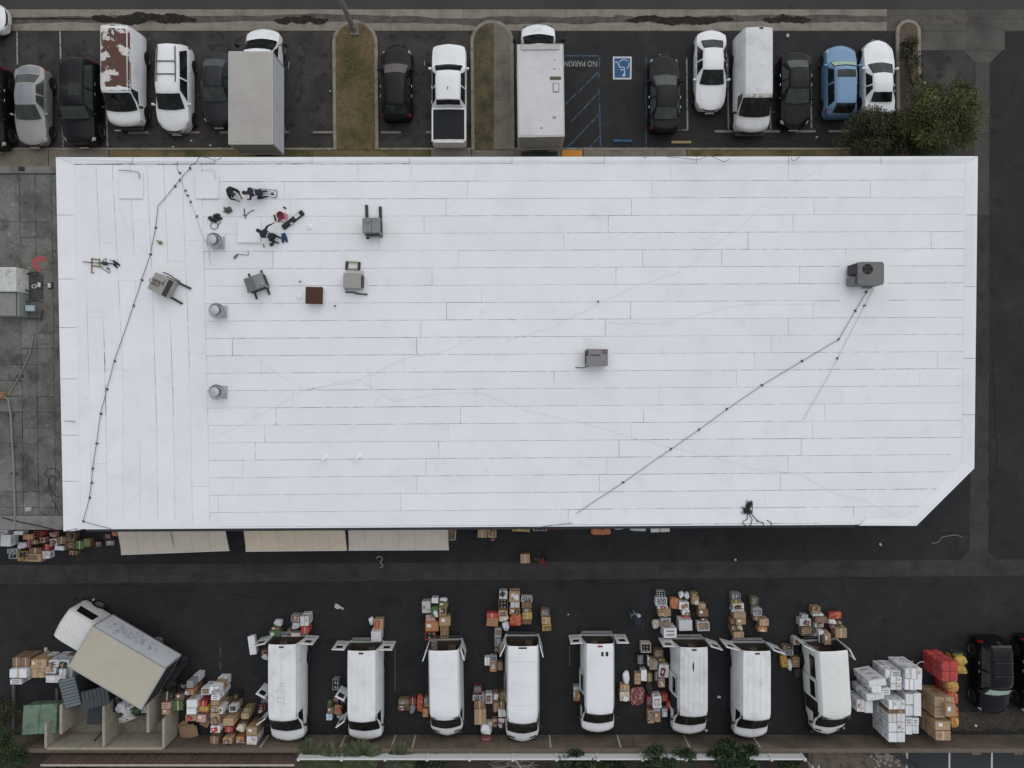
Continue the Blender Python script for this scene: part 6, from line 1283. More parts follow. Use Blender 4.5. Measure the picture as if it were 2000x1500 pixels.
# workers' gear
q = on_roof(573, 430); t = thing('tool_case', 'long open black tool case with white stickers', 'case', q, R(38)); mb = MB(); mb.rbox((0, 0, .07), (1.34, .27, .14), .04); mb.build('case_body', CASE, t); MB().rbox((0, .0, .15), (1.28, .23, .03), .015).build('lid_panel', CASE, t)
MB().box((.30, .0, .172), (.30, .20, .01)).build('sticker', WHITES, t); MB().box((-.16, -.13, .14), (.14, .06, .08)).build('latch', WHITES, t)
q = on_roof(550, 422); t = thing('bucket', 'dark red bucket standing in a pink spill ring', 'bucket', q); MB().lathe([(0, .02), (.15, .02), (.19, .26), (.17, .26), (.14, .05), (0, .05)], 20).build('bucket_shell', REDPL, t, True); MB().lathe([(0, .14), (.16, .14)], 16).build('contents', mat('dark_red_paint', (.10, .008, .02), .3, .1, 6), t); MB().prism([(.06 + .30 * math.cos(a) * (1 + .15 * math.sin(3 * a)), -.07 + .26 * math.sin(a)) for a in [k * .42 for k in range(15)]], .007, .010).build('pink_spill', PINKPL, t); MB().tube([(-.17, .05, .2), (-.2, -.08, .14), (-.1, -.18, .12), (.05, -.2, .14)], .01, 5).build('bail_handle', CHROME, t)
for k, (x, y, rz, l, w, m, lab) in enumerate(((537.5, 426, 105, .36, .07, CASE, 'black marker-like tool left of the red bucket'), (556.5, 406, -30, .16, .08, CASE, 'small black tool above the red bucket'), (545, 431, 60, .2, .05, DKRED, 'small dark red tool below the red bucket'), (478, 414, 95, .36, .045, CABLE, 'grey hammer lying below the two upper workers'), (515.5, 480, 100, .2, .04, CABLE, 'short grey screwdriver below the kneeling worker'), (531.5, 477.5, 30, .22, .16, mat('camo_cloth', (.06, .065, .03), .9, .4, 9), 'small olive pouch below the kneeling worker'), (554.5, 432, -20, .22, .14, mat('clear_wrap', (.5, .52, .5), .4, .2, 8), 'crumpled clear wrap beside the long black case'))):
    q = on_roof(x, y); mb = MB(); mb.rbox((0, 0, .035), (l, w, .06), .012)
    if k == 3: mb.rbox((-l / 2, 0, .04), (.06, .16, .06), .012)
    else: mb.rbox((l * .3, 0, .07), (l * .3, w * .7, .03), .01)
    tag(mb.build('hand_tool', m, None, False, q, R(rz)), lab, 'tool')
q = on_roof(556, 466); t = thing('work_trousers', 'dark blue trousers dropped right of the kneeling worker', 'clothing', q, R(10)); BLUECL = mat('blue_work_cloth', (.022, .055, .13), .85, .25, 12)
for sx in (-.07, .07): MB().tube([(sx * .4, .26, .05), (sx, .05, .07), (sx * 1.5, -.2, .05)], [.07, .08, .06], 8).build('trouser_leg', BLUECL, t, True)
q = on_roof(417, 427); t = thing('black_bag', 'heap of black straps with looped rope above the uppermost turbine vent', 'bag', q)
mb = MB(); r = random.Random(3)
for k in range(9): mb.blob((r.uniform(-.3, .34), r.uniform(-.12, .14), .08), (r.uniform(.08, .15), r.uniform(.06, .11), .08), r, 8, 5, .3)
mb.build('strap_heap', CABLEK, t, True); MB().tube([(.3, .0, .05), (.36, -.2, .03), (.2, -.42, .03)] + [(-.0 + .2 * math.cos(a) + .05, -.38 + .17 * math.sin(a), .03) for a in [k * .5 for k in range(15)]], .018, 5).build('rope_loop', CABLE, t, True)
q = on_roof(446, 411); mb = MB(); r = random.Random(5)
pts = [(.28 * math.cos(k * 1.1) * r.uniform(.2, 1), .19 * math.sin(k * 1.5) * r.uniform(.2, 1), .03 + .002 * k) for k in range(50)]; mb.tube(pts, .022, 5); mb.blob((.02, .0, .06), (.16, .1, .06), r, 8, 5, .4)
tag(mb.build('rope_bundle', mat('grey_green_rope', (.11, .125, .10), .9, .4, 12), None, True, q), 'grey-green rope bundle below the crouching worker in black', 'rope')
q = on_roof(522, 377); t = thing('hand_truck', 'wire hand truck frame lying behind the second worker', 'hand truck', q, R(-8)); mb = MB()
for y in (-.17, -.05, .06, .17): mb.tube([(-.42, y, .05), (.36, y * 1.1, .05)], .012, 5)
mb.tube([(.36, .19, .05), (.50, .19, .07), (.54, .0, .08), (.50, -.2, .07), (.36, -.19, .05)], .020, 6); mb.tube([(-.42, -.18, .05), (-.42, .18, .05)], .014, 5); mb.build('frame', DARKM, t); MB().rbox((.30, -.02, .06), (.16, .07, .05), .02).build('grip', CABLEK, t)
# neighbour roof equipment
def on_n(px, py, h=0.0): q = P(px, py, ZN + h); return Vector((q.x, q.y, ZN))
q = on_n(4, 567, .9); t = thing('rooftop_cooler', 'weathered white and grey rooftop unit cut off by the left edge', 'cooling unit', q, 0)
mb = MB(); mb.rbox((0, .55, .5), (1.5, 1.25, .95), .03); mb.build('white_cabinet', mat('weathered_white', (.52, .53, .49), .6, .12, 5, (.25, .24, .22), (.58, .68), 3), t); mb = MB(); mb.rbox((-.06, -.70, .42), (1.36, 1.20, .80), .03); mb.build('grey_cabinet', mat('weathered_grey', (.22, .225, .20), .6, .12, 5, (.15, .08, .05), (.62, .68), 1.6), t)
MB().box((.72, -.70, .4), (.10, 1.2, .7)).build('side_panel', ACGREY, t); MB().rbox((1.05, -.86, .35), (.46, .30, .14), .02).build('motor_box', mat('pale_blue_box', (.36, .42, .46), .6, .08, 6), t)
mb = MB(); mb.tube([(.8, .95, .2), (1.2, 1.05, .2), (1.35, 1.0, .12)], .06, 6); mb.tube([(.8, -.5, .3), (1.25, -.42, .25), (1.5, -.5, .1)], .04, 6); mb.tube([(.8, .1, .3), (1.0, .0, .3)], .05, 6); mb.tube([(.75, -1.35, .1), (1.45, -1.38, .1), (1.5, -.9, .1)], .04, 6); mb.build('piping', DARKM, t)
MB().box((.95, .3, .012), (1.1, 1.3, .012)).build('drip_mat', mat('stained_mat', (.065, .065, .06), .9, .3, 6), t); MB().tube([(1.05 + .12 * math.cos(a), .32 + .09 * math.sin(a), .05) for a in [k * .6 for k in range(12)]], .03, 6).build('hose_ring', CABLEF, t)
def nconduit(pts, r, m, label, blocks=()):
    k = (D - ZN) / FPX; t = thing('roof_conduit', label, 'conduit', (0, 0, ZN)); w = [Vector(((a - 1000) * k, (750 - b) * k, .07)) for a, b in pts]; MB().tube(w, r, 6).build('pipe', m, t)
    for j in blocks: MB().rbox((w[j].x, w[j].y, .04), (.34, .12, .07), .02).build('support_block', WOODD, t)
nconduit([(68, 650), (60, 690), (40, 735), (20, 768)], .025, mat('dull_pipe', (.22, .22, .20), .6, .15, 6), 'pale pipe crossing the neighbour roof diagonally', (2,))
nconduit([(12, 775), (18, 780), (23, 810), (26, 870), (29, 925), (31, 1000), (31, 1030)], .055, mat('old_galv_pipe', (.19, .195, .18), .6, .15, 6), 'thick grey pipe running down the neighbour roof', (2, 3, 4))
nconduit([(5, 1010), (40, 1019), (80, 1027), (112, 1035)], .03, CABLEK, 'dark pipe along the neighbour eave')
cable([(118, 970), (105, 965), (95, 935), (88, 925), (95, 915), (112, 918), (115, 935), (100, 930), (95, 950), (108, 985), (118, 1010)], .014, CABLEK, 'black wire looped on the neighbour roof', .02, 'cable', ZN)
for k, (x, y, sz, lab, m) in enumerate(((4, 772, .55, 'rusty brown box at the left edge of the neighbour roof', mat('rust_box', (.24, .13, .07), .8, .2, 6)), (79, 557, .13, 'left small framed vent cap on the neighbour roof', WHITES), (99, 558, .13, 'right small framed vent cap on the neighbour roof', WHITES), (58, 994, .3, 'crumpled foil on the neighbour eave', ALU), (45, 331, .32, 'small dark box on the neighbour front parapet', CASE))):
    q = on_n(x, y); mb = MB(); mb.rbox((0, 0, .08), (sz, sz * (1.9 if k in (1, 2) else .7), .14), .02)
    if k in (1, 2): mb.box((0, 0, .02), (sz + .09, sz * 1.9 + .09, .04), m=1)
    else: mb.rbox((sz * .2, 0, .17), (sz * .4, sz * .4, .05), .01)
    tag(mb.build('roof_fitting', [m, CASE], None, False, q), lab, 'fitting')

# ================================================================== AWNINGS, WALLS, FENCES, ENCLOSURE
yw = P(0, 1031, ZR).y + .05
def awning(x0, x1, y1a, y1b, m, label, seam=None):
    zi, zo = 3.35, 2.65; a = P(x0[0], 1037, zi); b = P(x1[0], 1037, zi); c = P(x1[1], y1b, zo); d = P(x0[1], y1a, zo)
    t = thing('awning', label, 'awning', (0, 0, 0), 0, 'canvas awnings over the alley')
    A = Vector((a.x, yw, zi + .2)); B = Vector((b.x, yw, zi + .2)); n = 12; vs = []
    for i in range(n + 1):
        for j in range(5):
            u, v = i / n, j / 4; p = A.lerp(B, u).lerp(d.lerp(c, u), v); vs.append((p.x, p.y, p.z - .05 * math.sin(math.pi * v) + .012 * math.sin(u * 17)))
    mb = MB(); mb.add(vs, [(i * 5 + j, i * 5 + j + 1, i * 5 + j + 6, i * 5 + j + 5) for i in range(n) for j in range(4)]); mb.build('canvas', m, t, True)
    MB().tube([d, c], .03, 6).build('front_bar', WHITES, t)
    for p in (A, B): MB().tube([p - Vector((0, 0, .05)), (d if p is A else c) - Vector((0, 0, .03))], .02, 5).build('arm', DARKM, t)
    mb = MB(); mb.add([d, c, c - Vector((0, .0, .16)), d - Vector((0, 0, .16))], [(0, 1, 2, 3)]); mb.build('valance', m, t)
    for k in (1, 2, 3, 4, 5):
        u = k / 6; pp = [A.lerp(B, u).lerp(d.lerp(c, u), v) + Vector((0, 0, .012 - .05 * math.sin(math.pi * v) + .012 * math.sin(u * 17))) for v in (0, .25, .5, .75, 1)]; MB().tube(pp, .006, 4).build('seam', m, t)
    if seam: q0, q1 = P(seam[0], 1038, zi), P(seam[1], 1066, zo + .3); MB().tube([q0 + Vector((0, 0, .05)), q1 + Vector((0, 0, .0))], .012, 4).build('tear', CABLEK, t)
awning((228, 237), (440, 448), 1083, 1075, AWN, 'long beige awning nearest the roof corner', (334, 339))
awning((475, 480), (674, 678), 1076.5, 1074.5, AWN2, 'tan awning in the middle of the three')
awning((680, 681), (876, 877), 1074.5, 1073.5, AWN, 'greyish beige awning, rightmost of the three')
YW = -20.55
bw = thing('block_wall', 'long brown block wall along the south side of the alley', 'wall', (0, YW, 0)); HWALL = 1.50
x = -32.0
while x < 34:
    MB().box((x + 1.95, -.10, HWALL / 2), (3.885, .2, HWALL)).build('wall_panel', BLOCK, bw); x += 3.9
MB().rbox((1, -.10, HWALL + .04), (66, .24, .05), .015).build('cap_course', mat('wall_cap', (.13, .10, .075), .9, .2, 6), bw)
for pxl in (525, 676, 773, 812, 1073, 1205, 1335, 1468):
    xw = (pxl - 1000) / FPX * D; MB().box((xw, .004, .72), (.10, .008, 1.36)).build('stall_mark', mat('wall_stripe_paint', (.42, .40, .35), .85, .15, 6, (.2, .16, .12), (.55, .68), 3), bw)
for pxl in (1910, 1992): MB().box(((pxl - 1000) / FPX * 38.4, -.28, HWALL / 2), (.5, .16, HWALL)).build('pilaster', BLOCK, bw)
# white vinyl fence behind the wall
vf = thing('vinyl_fence', 'white vinyl fence behind the block wall', 'fence', (0, YW - .30, 0)); ZF = 2.08
xs = [583, 667, 752, 834, 917, 1002, 1087, 1168, 1255, 1340, 1423, 1507, 1572]; kx = (D - ZF) / FPX
for a, b in zip(xs, xs[1:]):
    xa, xb = (a - 1000) * kx, (b - 1000) * kx; n = 1
    for k in range(4): MB().box(((xa + xb) / 2, 0, 0.7 + .33 * k + .16), (xb - xa - .13, .04, .322)).build('board', VINYL, vf)
    MB().rbox(((xa + xb) / 2, 0, ZF - .03), (xb - xa - .13, .09, .07), .01).build('rail', VINYL, vf)
for a in xs:
    xa = (a - 1000) * kx; p = MB().rbox((xa, 0, (ZF + .05) / 2), (.13, .13, ZF + .05), .012).build('post', VINYL, vf); mb = MB(); mb.box((xa, 0, ZF + .08), (.16, .16, .06), top=.5); mb.build('post_cap', VINYL, p)
# short white rail going south from the corner
t = thing('stair_rail', 'white slatted rail running south from the fence corner', 'fence', P(1576, 1472, 0)); 
for k in range(10): MB().box((.0, -.35 - k * .17, 1.2), (.32, .045, .04)).build('slat', VINYL, t)
for sx in (-.17, .17): MB().box((sx, -1.1, 1.17), (.05, 2.1, .05)).build('side_rail', VINYL, t)
for y in (-.2, -2.0): MB().box((-.17, y, .58), (.06, .06, 1.15)).build('post', VINYL, t)
# redwood slat fence west
sf = thing('slat_fence', 'brown slatted timber fence behind the trash enclosure', 'fence', (0, YW - .45, 0)); k0, k1 = (80 - 1000) / FPX * (D - 2.3), (575 - 1000) / FPX * (D - 2.3)
sl = MB().box((0, 0, .0), (.075, .03, 1.35)).mesh('slat', FWOOD); nsl = 96
for i in range(nsl):
    xx = k0 + (k1 - k0) * (i + .5) / nsl; o = obj('slat', sl, sf, (xx, 0, 1.62)); o.rotation_euler = (0, R(rnd.uniform(-1, 1)), 0)
for z in (1.05, 2.0): MB().box(((k0 + k1) / 2, -.035, z), (k1 - k0, .035, .09)).build('rail', FWOOD, sf)
MB().rbox(((k0 + k1) / 2, -.04, 2.33), (k1 - k0, .10, .05), .01).build('top_rail', mat('pale_top_rail', (.40, .36, .30), .8, .2, 6), sf)
for i in range(8): MB().box((k0 + (k1 - k0) * i / 7, -.08, 1.15), (.09, .06, 2.3)).build('post', FWOOD, sf)
# trash enclosure
te = thing('trash_enclosure', 'concrete trash enclosure with five partition walls, bottom left', 'enclosure'); HE = 1.62
def ewall(xp, y0, y1, h=HE, th=.15):
    a = P(xp, y0, h); b = P(xp, y1, h); MB().rbox((a.x, (a.y + b.y) / 2, h / 2), (th, abs(b.y - a.y), h), .012).build('partition', ENCL, te)
for xp, y0, y1 in ((89, 1412, 1462), (118.5, 1377, 1434), (202, 1379, 1459), (288.5, 1371, 1431), (319, 1404, 1462)): ewall(xp, y0, y1)
a = P(91, 1464, HE); b = P(317, 1464, HE); MB().rbox(((a.x + b.x) / 2, a.y + .04, HE / 2), (b.x - a.x - .02, .14, HE), .012).build('back_wall', ENCL, te)
MB().box(((a.x + b.x) / 2, a.y + 1.2, .03), (b.x - a.x - .2, 2.1, .05)).build('slab', mat('enclosure_slab', (.20, .185, .155), .9, .2, 5, (.13, .12, .1), (.45, .65), 1.2), te)
q = P(167, 1453, HE); MB().tube([(q.x + .45, a.y + .7, .07), (q.x + .1, a.y + .14, HE * .6)], .035, 5).build('dark_strap', CASE, te)
def dumpster(cpx, w, d, h, bm, lm, label, rz=0.0, lid=None, lid_open=False):
    q = P(cpx[0], cpx[1], h); t = thing('dumpster', label, 'dumpster', (q.x, q.y, .06), rz)
    mb = MB(); mb.add([(-w / 2, -d / 2, .0), (w / 2, -d / 2, 0), (w / 2, d / 2 * .8, 0), (-w / 2, d / 2 * .8, 0), (-w / 2, -d / 2, h), (w / 2, -d / 2, h), (w / 2, d / 2, h * .78), (-w / 2, d / 2, h * .78)], [(3, 2, 1, 0), (0, 1, 5, 4), (1, 2, 6, 5), (2, 3, 7, 6), (3, 0, 4, 7), (4, 5, 6, 7)]); mb.build('bin_body', bm, t)
    mb = MB(); 
    for sx in (-1, 1): mb.add([(sx * w / 4 - w * .24, -d / 2 - .03, h + .03), (sx * w / 4 + w * .24, -d / 2 - .03, h + .03), (sx * w / 4 + w * .24, d / 2 + .05, h * .78 + .03), (sx * w / 4 - w * .24, d / 2 + .05, h * .78 + .03)], [(0, 1, 2, 3)])
    if not lid_open: mb.build('lid', lm, t)
    for sx in (-1, 1): MB().rbox((sx * (w / 2 + .06), 0, h * .55), (.10, d * .5, .14), .02).build('lift_pocket', bm, t)
    mb = MB()
    for k in range(3): mb.box((-w / 3 + k * w / 3, -d / 2 - .03, h * .45), (.06, .05, h * .8))
    mb.build('stiffener', bm, t); return t
dumpster((76, 1406), 1.95, 1.45, 1.25, DUMPG, DUMPG, 'faded green dumpster left of the enclosure walls', R(3))
t = dumpster((190, 1385), 1.15, 1.7, 1.35, DUMPK, LIDG, 'black dumpster with raised ribbed grey lid', 0, lid_open=True)
mb = MB(); 
for k in range(7): mb.box((-.62 + .22 * k, .22, 1.55), (.19, 1.0, .03), ry=.0)
o = mb.build('lid', mat('dark_ribbed_lid', (.05, .06, .066), .55, .12, 6), t); o.location = (.15, .35, .10); o.rotation_euler = (R(-8), 0, R(14))
q = P(137, 1352, 1.5); t = thing('gate_panel', 'grey-blue corrugated panel leaning on the enclosure wall', 'panel', (q.x, q.y, 0), R(14)); mb = MB()
for k in range(9): mb.box((0, -.72 + .18 * k, 1.52), (.92, .15, .03 + .02 * (k % 2)))
mb.build('corrugated_sheet', LIDG, t)
for sx in (-.48, .48): MB().box((sx, 0, .77), (.05, 1.6, 1.5)).build('edge_frame', DARKM, t)
# heap of white plastic waste and slats in the enclosure
q = P(250, 1392, 1.0); t = thing('waste_heap', 'heap of white plastic waste and pale slats under the truck tail', 'waste', (q.x, q.y, .06)); r = random.Random(8)
mb = MB()
for k in range(9): mb.blob((r.uniform(-.6, .7), r.uniform(-.4, .4), r.uniform(.3, .8)), (r.uniform(.2, .36), r.uniform(.18, .3), r.uniform(.15, .3)), r, 9, 6, .35)
mb.build('crumpled_plastic', mat('white_waste', (.60, .61, .62), .5, .15, 6, (.4, .4, .4), (.5, .65), 6), t); mb = MB(); mb.blob((0, 0, .15), (.9, .55, .35), r, 10, 6, .25); mb.build('bagged_base', DUMPK, t, True)
mb = MB()
for k in range(8): a = r.uniform(.2, .9); x0, y0 = r.uniform(-.7, -.1), r.uniform(-.7, -.3); mb.tube([(x0, y0, .75), (x0 + 1.1 * math.cos(a), y0 + 1.1 * math.sin(a), r.uniform(.85, 1.15))], .03, 4)
mb.build('pale_slat', mat('slat_white', (.55, .54, .5), .7, .1, 6), t); MB().blob((.45, .1, .95), (.28, .24, .12), r, 9, 5, .3).build('green_scraps', LEAF2, t, True)
# low cart carrying the boxes in front of the truck, posts
for k, (x, y0, y1) in enumerate(((26, 1335, 1425), (111, 1345, 1400))):
    a = P(x, y0, .15); b = P(x, y1, .15); tag(MB().rbox(((a.x + b.x) / 2, (a.y + b.y) / 2, .10), (.16, abs(a.y - b.y), .16), .02).build('timber_rail', mat('grey_timber', (.10, .095, .085), .85, .2, 8), None, False), ('left' if k == 0 else 'right') + ' grey timber rail beside the green dumpster', 'rail')
# light pole in the lawn island
q = P(691, 57, .1); t = thing('light_pole', 'grey concrete light pole rising from the lawn island', 'light pole', (q.x, q.y, .10))
MB().box((.05, -.02, .04), (.52, .72, .10)).build('footing', CONC_SW, t); mb = MB(); mb.rbox((0, 0, .3), (.34, .34, .45), .03); mb.cone((0, 0, .5), (0, 0, 9.5), .16, .11, 12); mb.build('shaft', POLE, t, 'angle')
MB().tube([(0, 0, 9.3), (0, .6, 9.6), (0, 1.5, 9.65)], .05, 8).build('arm', POLE, t); MB().rbox((0, 1.8, 9.62), (.32, .75, .16), .04).build('lamp_head', POLE, t)
# small litter
LIT = mat('litter_paper', (.52, .52, .50), .8, .1, 8)
r = random.Random(21); names = []
for k, (x, y, s, lab) in enumerate(((1538, 70, .18, 'white paper scrap above the black sedan in the right row'), (338, 287, .10, 'left pale scrap below the white minivan'), (374, 275, .10, 'right pale scrap below the white minivan'), (430, 290, .11, 'pale scrap below the dark grey sedan'), (411, 284, .10, 'brownish scrap below the dark grey sedan'), (660, 1184, .30, 'crumpled white plastic bag on the alley above the second open van'), (183, 1171, .14, 'small curled white scrap above the tan-roofed truck'), (1436, 1093, .12, 'white cup at the alley gutter'), (1595, 268, .10, 'white scrap left of the shrubs'), (1404, 1361, .17, 'white scrap between the sixth and seventh open vans'), (1379, 1426, .16, 'white carton at the nose of the sixth open van'), (1648, 1422, .10, 'white scrap at the nose of the rightmost open van'), (1806, 162, .10, 'pale scrap beside the white coupe'), (1905, 1417, .15, 'white scrap below the black car with the foil shade'), (1110, 1200, .08, 'tiny white scrap above the fifth open van'), (90, 1268, .2, 'grey scrap with stick beside the tan-roofed truck'), (645, 178, .08, 'white pebble beside the lawn island'), (1719, 1063, .14, 'thin white strip on the alley near the cut corner'))):
    q = P(x, y, .02); mb = MB(); mb.blob((0, 0, s * .25), (s * .6, s * .45, s * .28), r, 9, 5, .45)
    if k in (5, 15): mb.blob((-s * .8, -s * .5, s * .12), (s * .4, s * .16, s * .14), r, 7, 4, .4)
    tag(mb.build('litter_scrap', LIT, None, False, (q.x, q.y, .012), r.uniform(0, 3)), lab, 'litter')
cable([(735, 1090), (742, 1086), (747, 1092), (743, 1098), (748, 1104), (742, 1109)], .025, mat('pale_strap', (.40, .39, .36), .7, .1, 8), 'pale curled strap lying on the alley below the awnings', .03, 'strap', 0.0)
cable([(1818, 1061), (1832, 1058), (1838, 1050), (1850, 1047), (1866, 1045), (1878, 1049)], .03, mat('grey_strap', (.16, .16, .16), .7, .1, 8), 'grey curled strap on the asphalt below the cut corner', .03, 'strap', 0.0)
for k in range(4):
    r2 = random.Random(30 + k); pts = [(1736 + 3 * k, 1290 - k)]
    for _ in range(5): pts.append((pts[-1][0] + r2.uniform(2, 11), pts[-1][1] + r2.uniform(-9, 6)))
    cable(pts, .03, ALU, 'loose wrap strand above the white pallet stacks, %s from left' % ORD[k], .9, 'wrap_strand', 0.0)

# ================================================================== PEOPLE
def person(label, loc, rz, pose, jacket, trousers, stripe=None, bag=None, scale=1.0):
    """one continuous skinned body; pose gives joint positions, +x is the way the person faces"""
    J = dict(pose); edges = [('pelvis', 'spine'), ('spine', 'chest'), ('chest', 'neck'), ('neck', 'head'), ('head', 'crown')]
    rad = {'pelvis': (.15, .12), 'spine': (.145, .115), 'chest': (.17, .13), 'neck': (.058, .058), 'head': (.092, .10), 'crown': (.07, .075)}
    for s in 'LR':
        edges += [('chest', 'sh' + s), ('sh' + s, 'el' + s), ('el' + s, 'wr' + s), ('wr' + s, 'ha' + s), ('pelvis', 'hi' + s), ('hi' + s, 'kn' + s), ('kn' + s, 'an' + s), ('an' + s, 'to' + s)]
        rad.update({'sh' + s: (.075, .075), 'el' + s: (.052, .052), 'wr' + s: (.034, .034), 'ha' + s: (.038, .028), 'hi' + s: (.10, .10), 'kn' + s: (.066, .066), 'an' + s: (.045, .045), 'to' + s: (.042, .036)})
        sg = 1 if s == 'L' else -1; h = Vector(J['ha' + s]); w = Vector(J['wr' + s]); d = (h - w).normalized(); side = d.cross(Vector((0, 0, 1))); side = side.normalized() if side.length > .1 else Vector((0, 1, 0)); dn = d.cross(side)
        for k, (off, ln) in enumerate(((-.030, .075), (-.010, .085), (.010, .080), (.030, .062))):
            a = h + side * off + d * .035; b = a + d * ln * .55 + dn * .012; c = b + d * ln * .35 + dn * .03
            J['f%d%s' % (k, s)] = a; J['g%d%s' % (k, s)] = b; J['e%d%s' % (k, s)] = c
            edges += [('ha' + s, 'f%d%s' % (k, s)), ('f%d%s' % (k, s), 'g%d%s' % (k, s)), ('g%d%s' % (k, s), 'e%d%s' % (k, s))]
            for q in 'fge': rad['%s%d%s' % (q, k, s)] = (.0095, .0095)
        a = h - d * .012 + side * sg * .042; b = a + d * .04 + side * sg * .015; J['th' + s] = a; J['tk' + s] = b; edges += [('ha' + s, 'th' + s), ('th' + s, 'tk' + s)]; rad['th' + s] = (.013, .013); rad['tk' + s] = (.010, .010)
    names = list(J); idx = {n: i for i, n in enumerate(names)}
    me = bpy.data.meshes.new('body'); me.from_pydata([tuple(Vector(J[n])) for n in names], [(idx[a], idx[b]) for a, b in edges], [])
    o = bpy.data.objects.new('body_src', me); col.objects.link(o); md = o.modifiers.new('skin', 'SKIN'); md.use_smooth_shade = True; sb = o.modifiers.new('sub', 'SUBSURF'); sb.levels = 2; sb.render_levels = 2
    for n in names:
        sv = me.skin_vertices[0].data[idx[n]]; sv.radius = rad[n]; sv.use_root = (n == 'pelvis')
    dg = bpy.context.evaluated_depsgraph_get(); bm_ = bpy.data.meshes.new_from_object(o.evaluated_get(dg)); bpy.data.objects.remove(o)
    bm_.name = 'person'; bm_.materials.clear()
    for m in (SKIN, jacket, trousers, CASE, HAIR, stripe or jacket): bm_.materials.append(m)
    segs = []
    for a, b in edges:
        k = 0
        if a in ('pelvis', 'spine', 'chest') and b in ('spine', 'chest', 'neck'): k = 1
        if b[:2] in ('sh', 'el') or (a[:2] == 'el'): k = 1
        if b[:2] in ('hi', 'kn') or (a[:2] == 'kn'): k = 2
        if b[:2] == 'to': k = 3
        segs.append((Vector(J[a]), Vector(J[b]), k, a, b))
    hd = Vector(J['head']); fw = Vector((1, 0, 0)); ch = Vector(J['chest']); sp = Vector(J['spine'])
    for p in bm_.polygons:
        c = Vector(p.center); best = None
        for a, b, k, na, nb_ in segs:
            ab = b - a; t = max(0, min(1, (c - a).dot(ab) / max(ab.length_squared, 1e-9))); dist = (c - (a + ab * t)).length
            if best is None or dist < best[0]: best = (dist, k, t, na)
        k = best[1]
        if best[3] in ('neck', 'head') and ((c - hd).dot((Vector(J['crown']) - hd).normalized()) > .015 or (c - hd).dot(Vector((1, 0, -.3))) < -.015): k = 4
        if stripe and k == 1 and best[3] == 'spine' and .35 < best[2] < .62: k = 5
        p.material_index = k; p.use_smooth = True
    root = obj('person', bm_, None, loc, rz); tag(root, label, 'person'); root.scale = (scale,) * 3
    up = (Vector(J['crown']) - hd).normalized(); face = (Vector((1, 0, -.2)) - up * up.dot(Vector((1, 0, -.2)))).normalized()
    mb = MB(); mb.blob(hd + up * .05 - face * .012, (.102, .098, .10), random.Random(1), 12, 8, .04); mb.build('hair', HAIR, root, True)
    mb = MB(); mb.cone(hd + face * .09, hd + face * .118 - up * .02, .018, .010, 6)
    for s in (1, -1): mb.blob(hd + face.cross(up) * s * .096, (.014, .014, .028), random.Random(2), 6, 5, .05)
    mb.build('nose_and_ears', SKIN, root, True)
    mb = MB()
    for s in (1, -1): mb.blob(hd + face * .088 + up * .025 + face.cross(up) * s * .034, (.011, .011, .009), random.Random(3), 6, 4, .0)
    mb.box(hd + face * .09 - up * .052, (.02, .045, .01)); mb.build('eyes_and_mouth', DARKM, root)
    return root
def pz(**k):
    d = {}
    for n, v in k.items():
        if n[-1] == '2':
            d[n[:-1] + 'L'] = (v[0], v[1], v[2]); d[n[:-1] + 'R'] = (v[0], -v[1], v[2])
        else: d[n] = v
    return d
KNEEL = pz(pelvis=(-.25, 0, .42), spine=(-.12, 0, .56), chest=(.10, 0, .70), neck=(.27, 0, .76), head=(.37, 0, .78), crown=(.46, 0, .83), sh2=(.13, .20, .71), el2=(.28, .27, .46), wr2=(.45, .16, .22), ha2=(.52, .13, .14), hi2=(-.27, .11, .39), kn2=(.02, .17, .09), an2=(-.38, .15, .08), to2=(-.54, .14, .05))
CROUCH = pz(pelvis=(-.20, 0, .34), spine=(-.08, 0, .50), chest=(.10, 0, .66), neck=(.24, 0, .74), head=(.33, 0, .77), crown=(.40, 0, .84), sh2=(.12, .20, .66), el2=(.26, .28, .42), wr2=(.42, .16, .28), ha2=(.50, .12, .22), hi2=(-.20, .11, .33), kn2=(.16, .20, .50), an2=(-.02, .17, .10), to2=(.14, .18, .05))
REACH = dict(KNEEL); REACH.update({'elR': (.16, -.42, .55), 'wrR': (.06, -.60, .40), 'haR': (.03, -.68, .34), 'elL': (.3, .2, .42), 'wrL': (.5, .08, .22), 'haL': (.57, .05, .16)})
STOOP = pz(pelvis=(-.12, 0, .90), spine=(.0, 0, 1.06), chest=(.22, 0, 1.24), neck=(.36, 0, 1.34), head=(.46, 0, 1.38), crown=(.53, 0, 1.46), sh2=(.22, .19, 1.24), el2=(.30, .24, .96), wr2=(.44, .18, .74), ha2=(.48, .16, .66), hi2=(-.12, .10, .86), kn2=(.02, .12, .48), an2=(-.06, .12, .09), to2=(.12, .13, .04))
def deg(px0, py0, px1, py1): return math.atan2(-(py1 - py0), px1 - px0)
person('worker crouching in black beside the upper roof hatch', on_roof(450, 373, .5) + Vector((0, 0, .006)), deg(450, 370, 470, 389), CROUCH, BLKCL, BLKCL)
person('worker kneeling in front of the hand truck, grey stripe across the back', on_roof(497, 377, .5) + Vector((0, 0, .006)), deg(500, 375, 478, 379), KNEEL, NAVY, NAVY, REFL)
person('worker kneeling at the middle roof hatch, one arm reaching out', on_roof(523, 459, .5) + Vector((0, 0, .006)), deg(530, 462, 508, 453), REACH, NAVY, BLKCL, REFL)
p4 = person('person in dark clothes and pale jeans stooping right of the fifth open van', P(1238, 1203, .7) * 1.0, deg(1236, 1195, 1246, 1206), STOOP, NAVY, JEANS); p4.location.z = .012
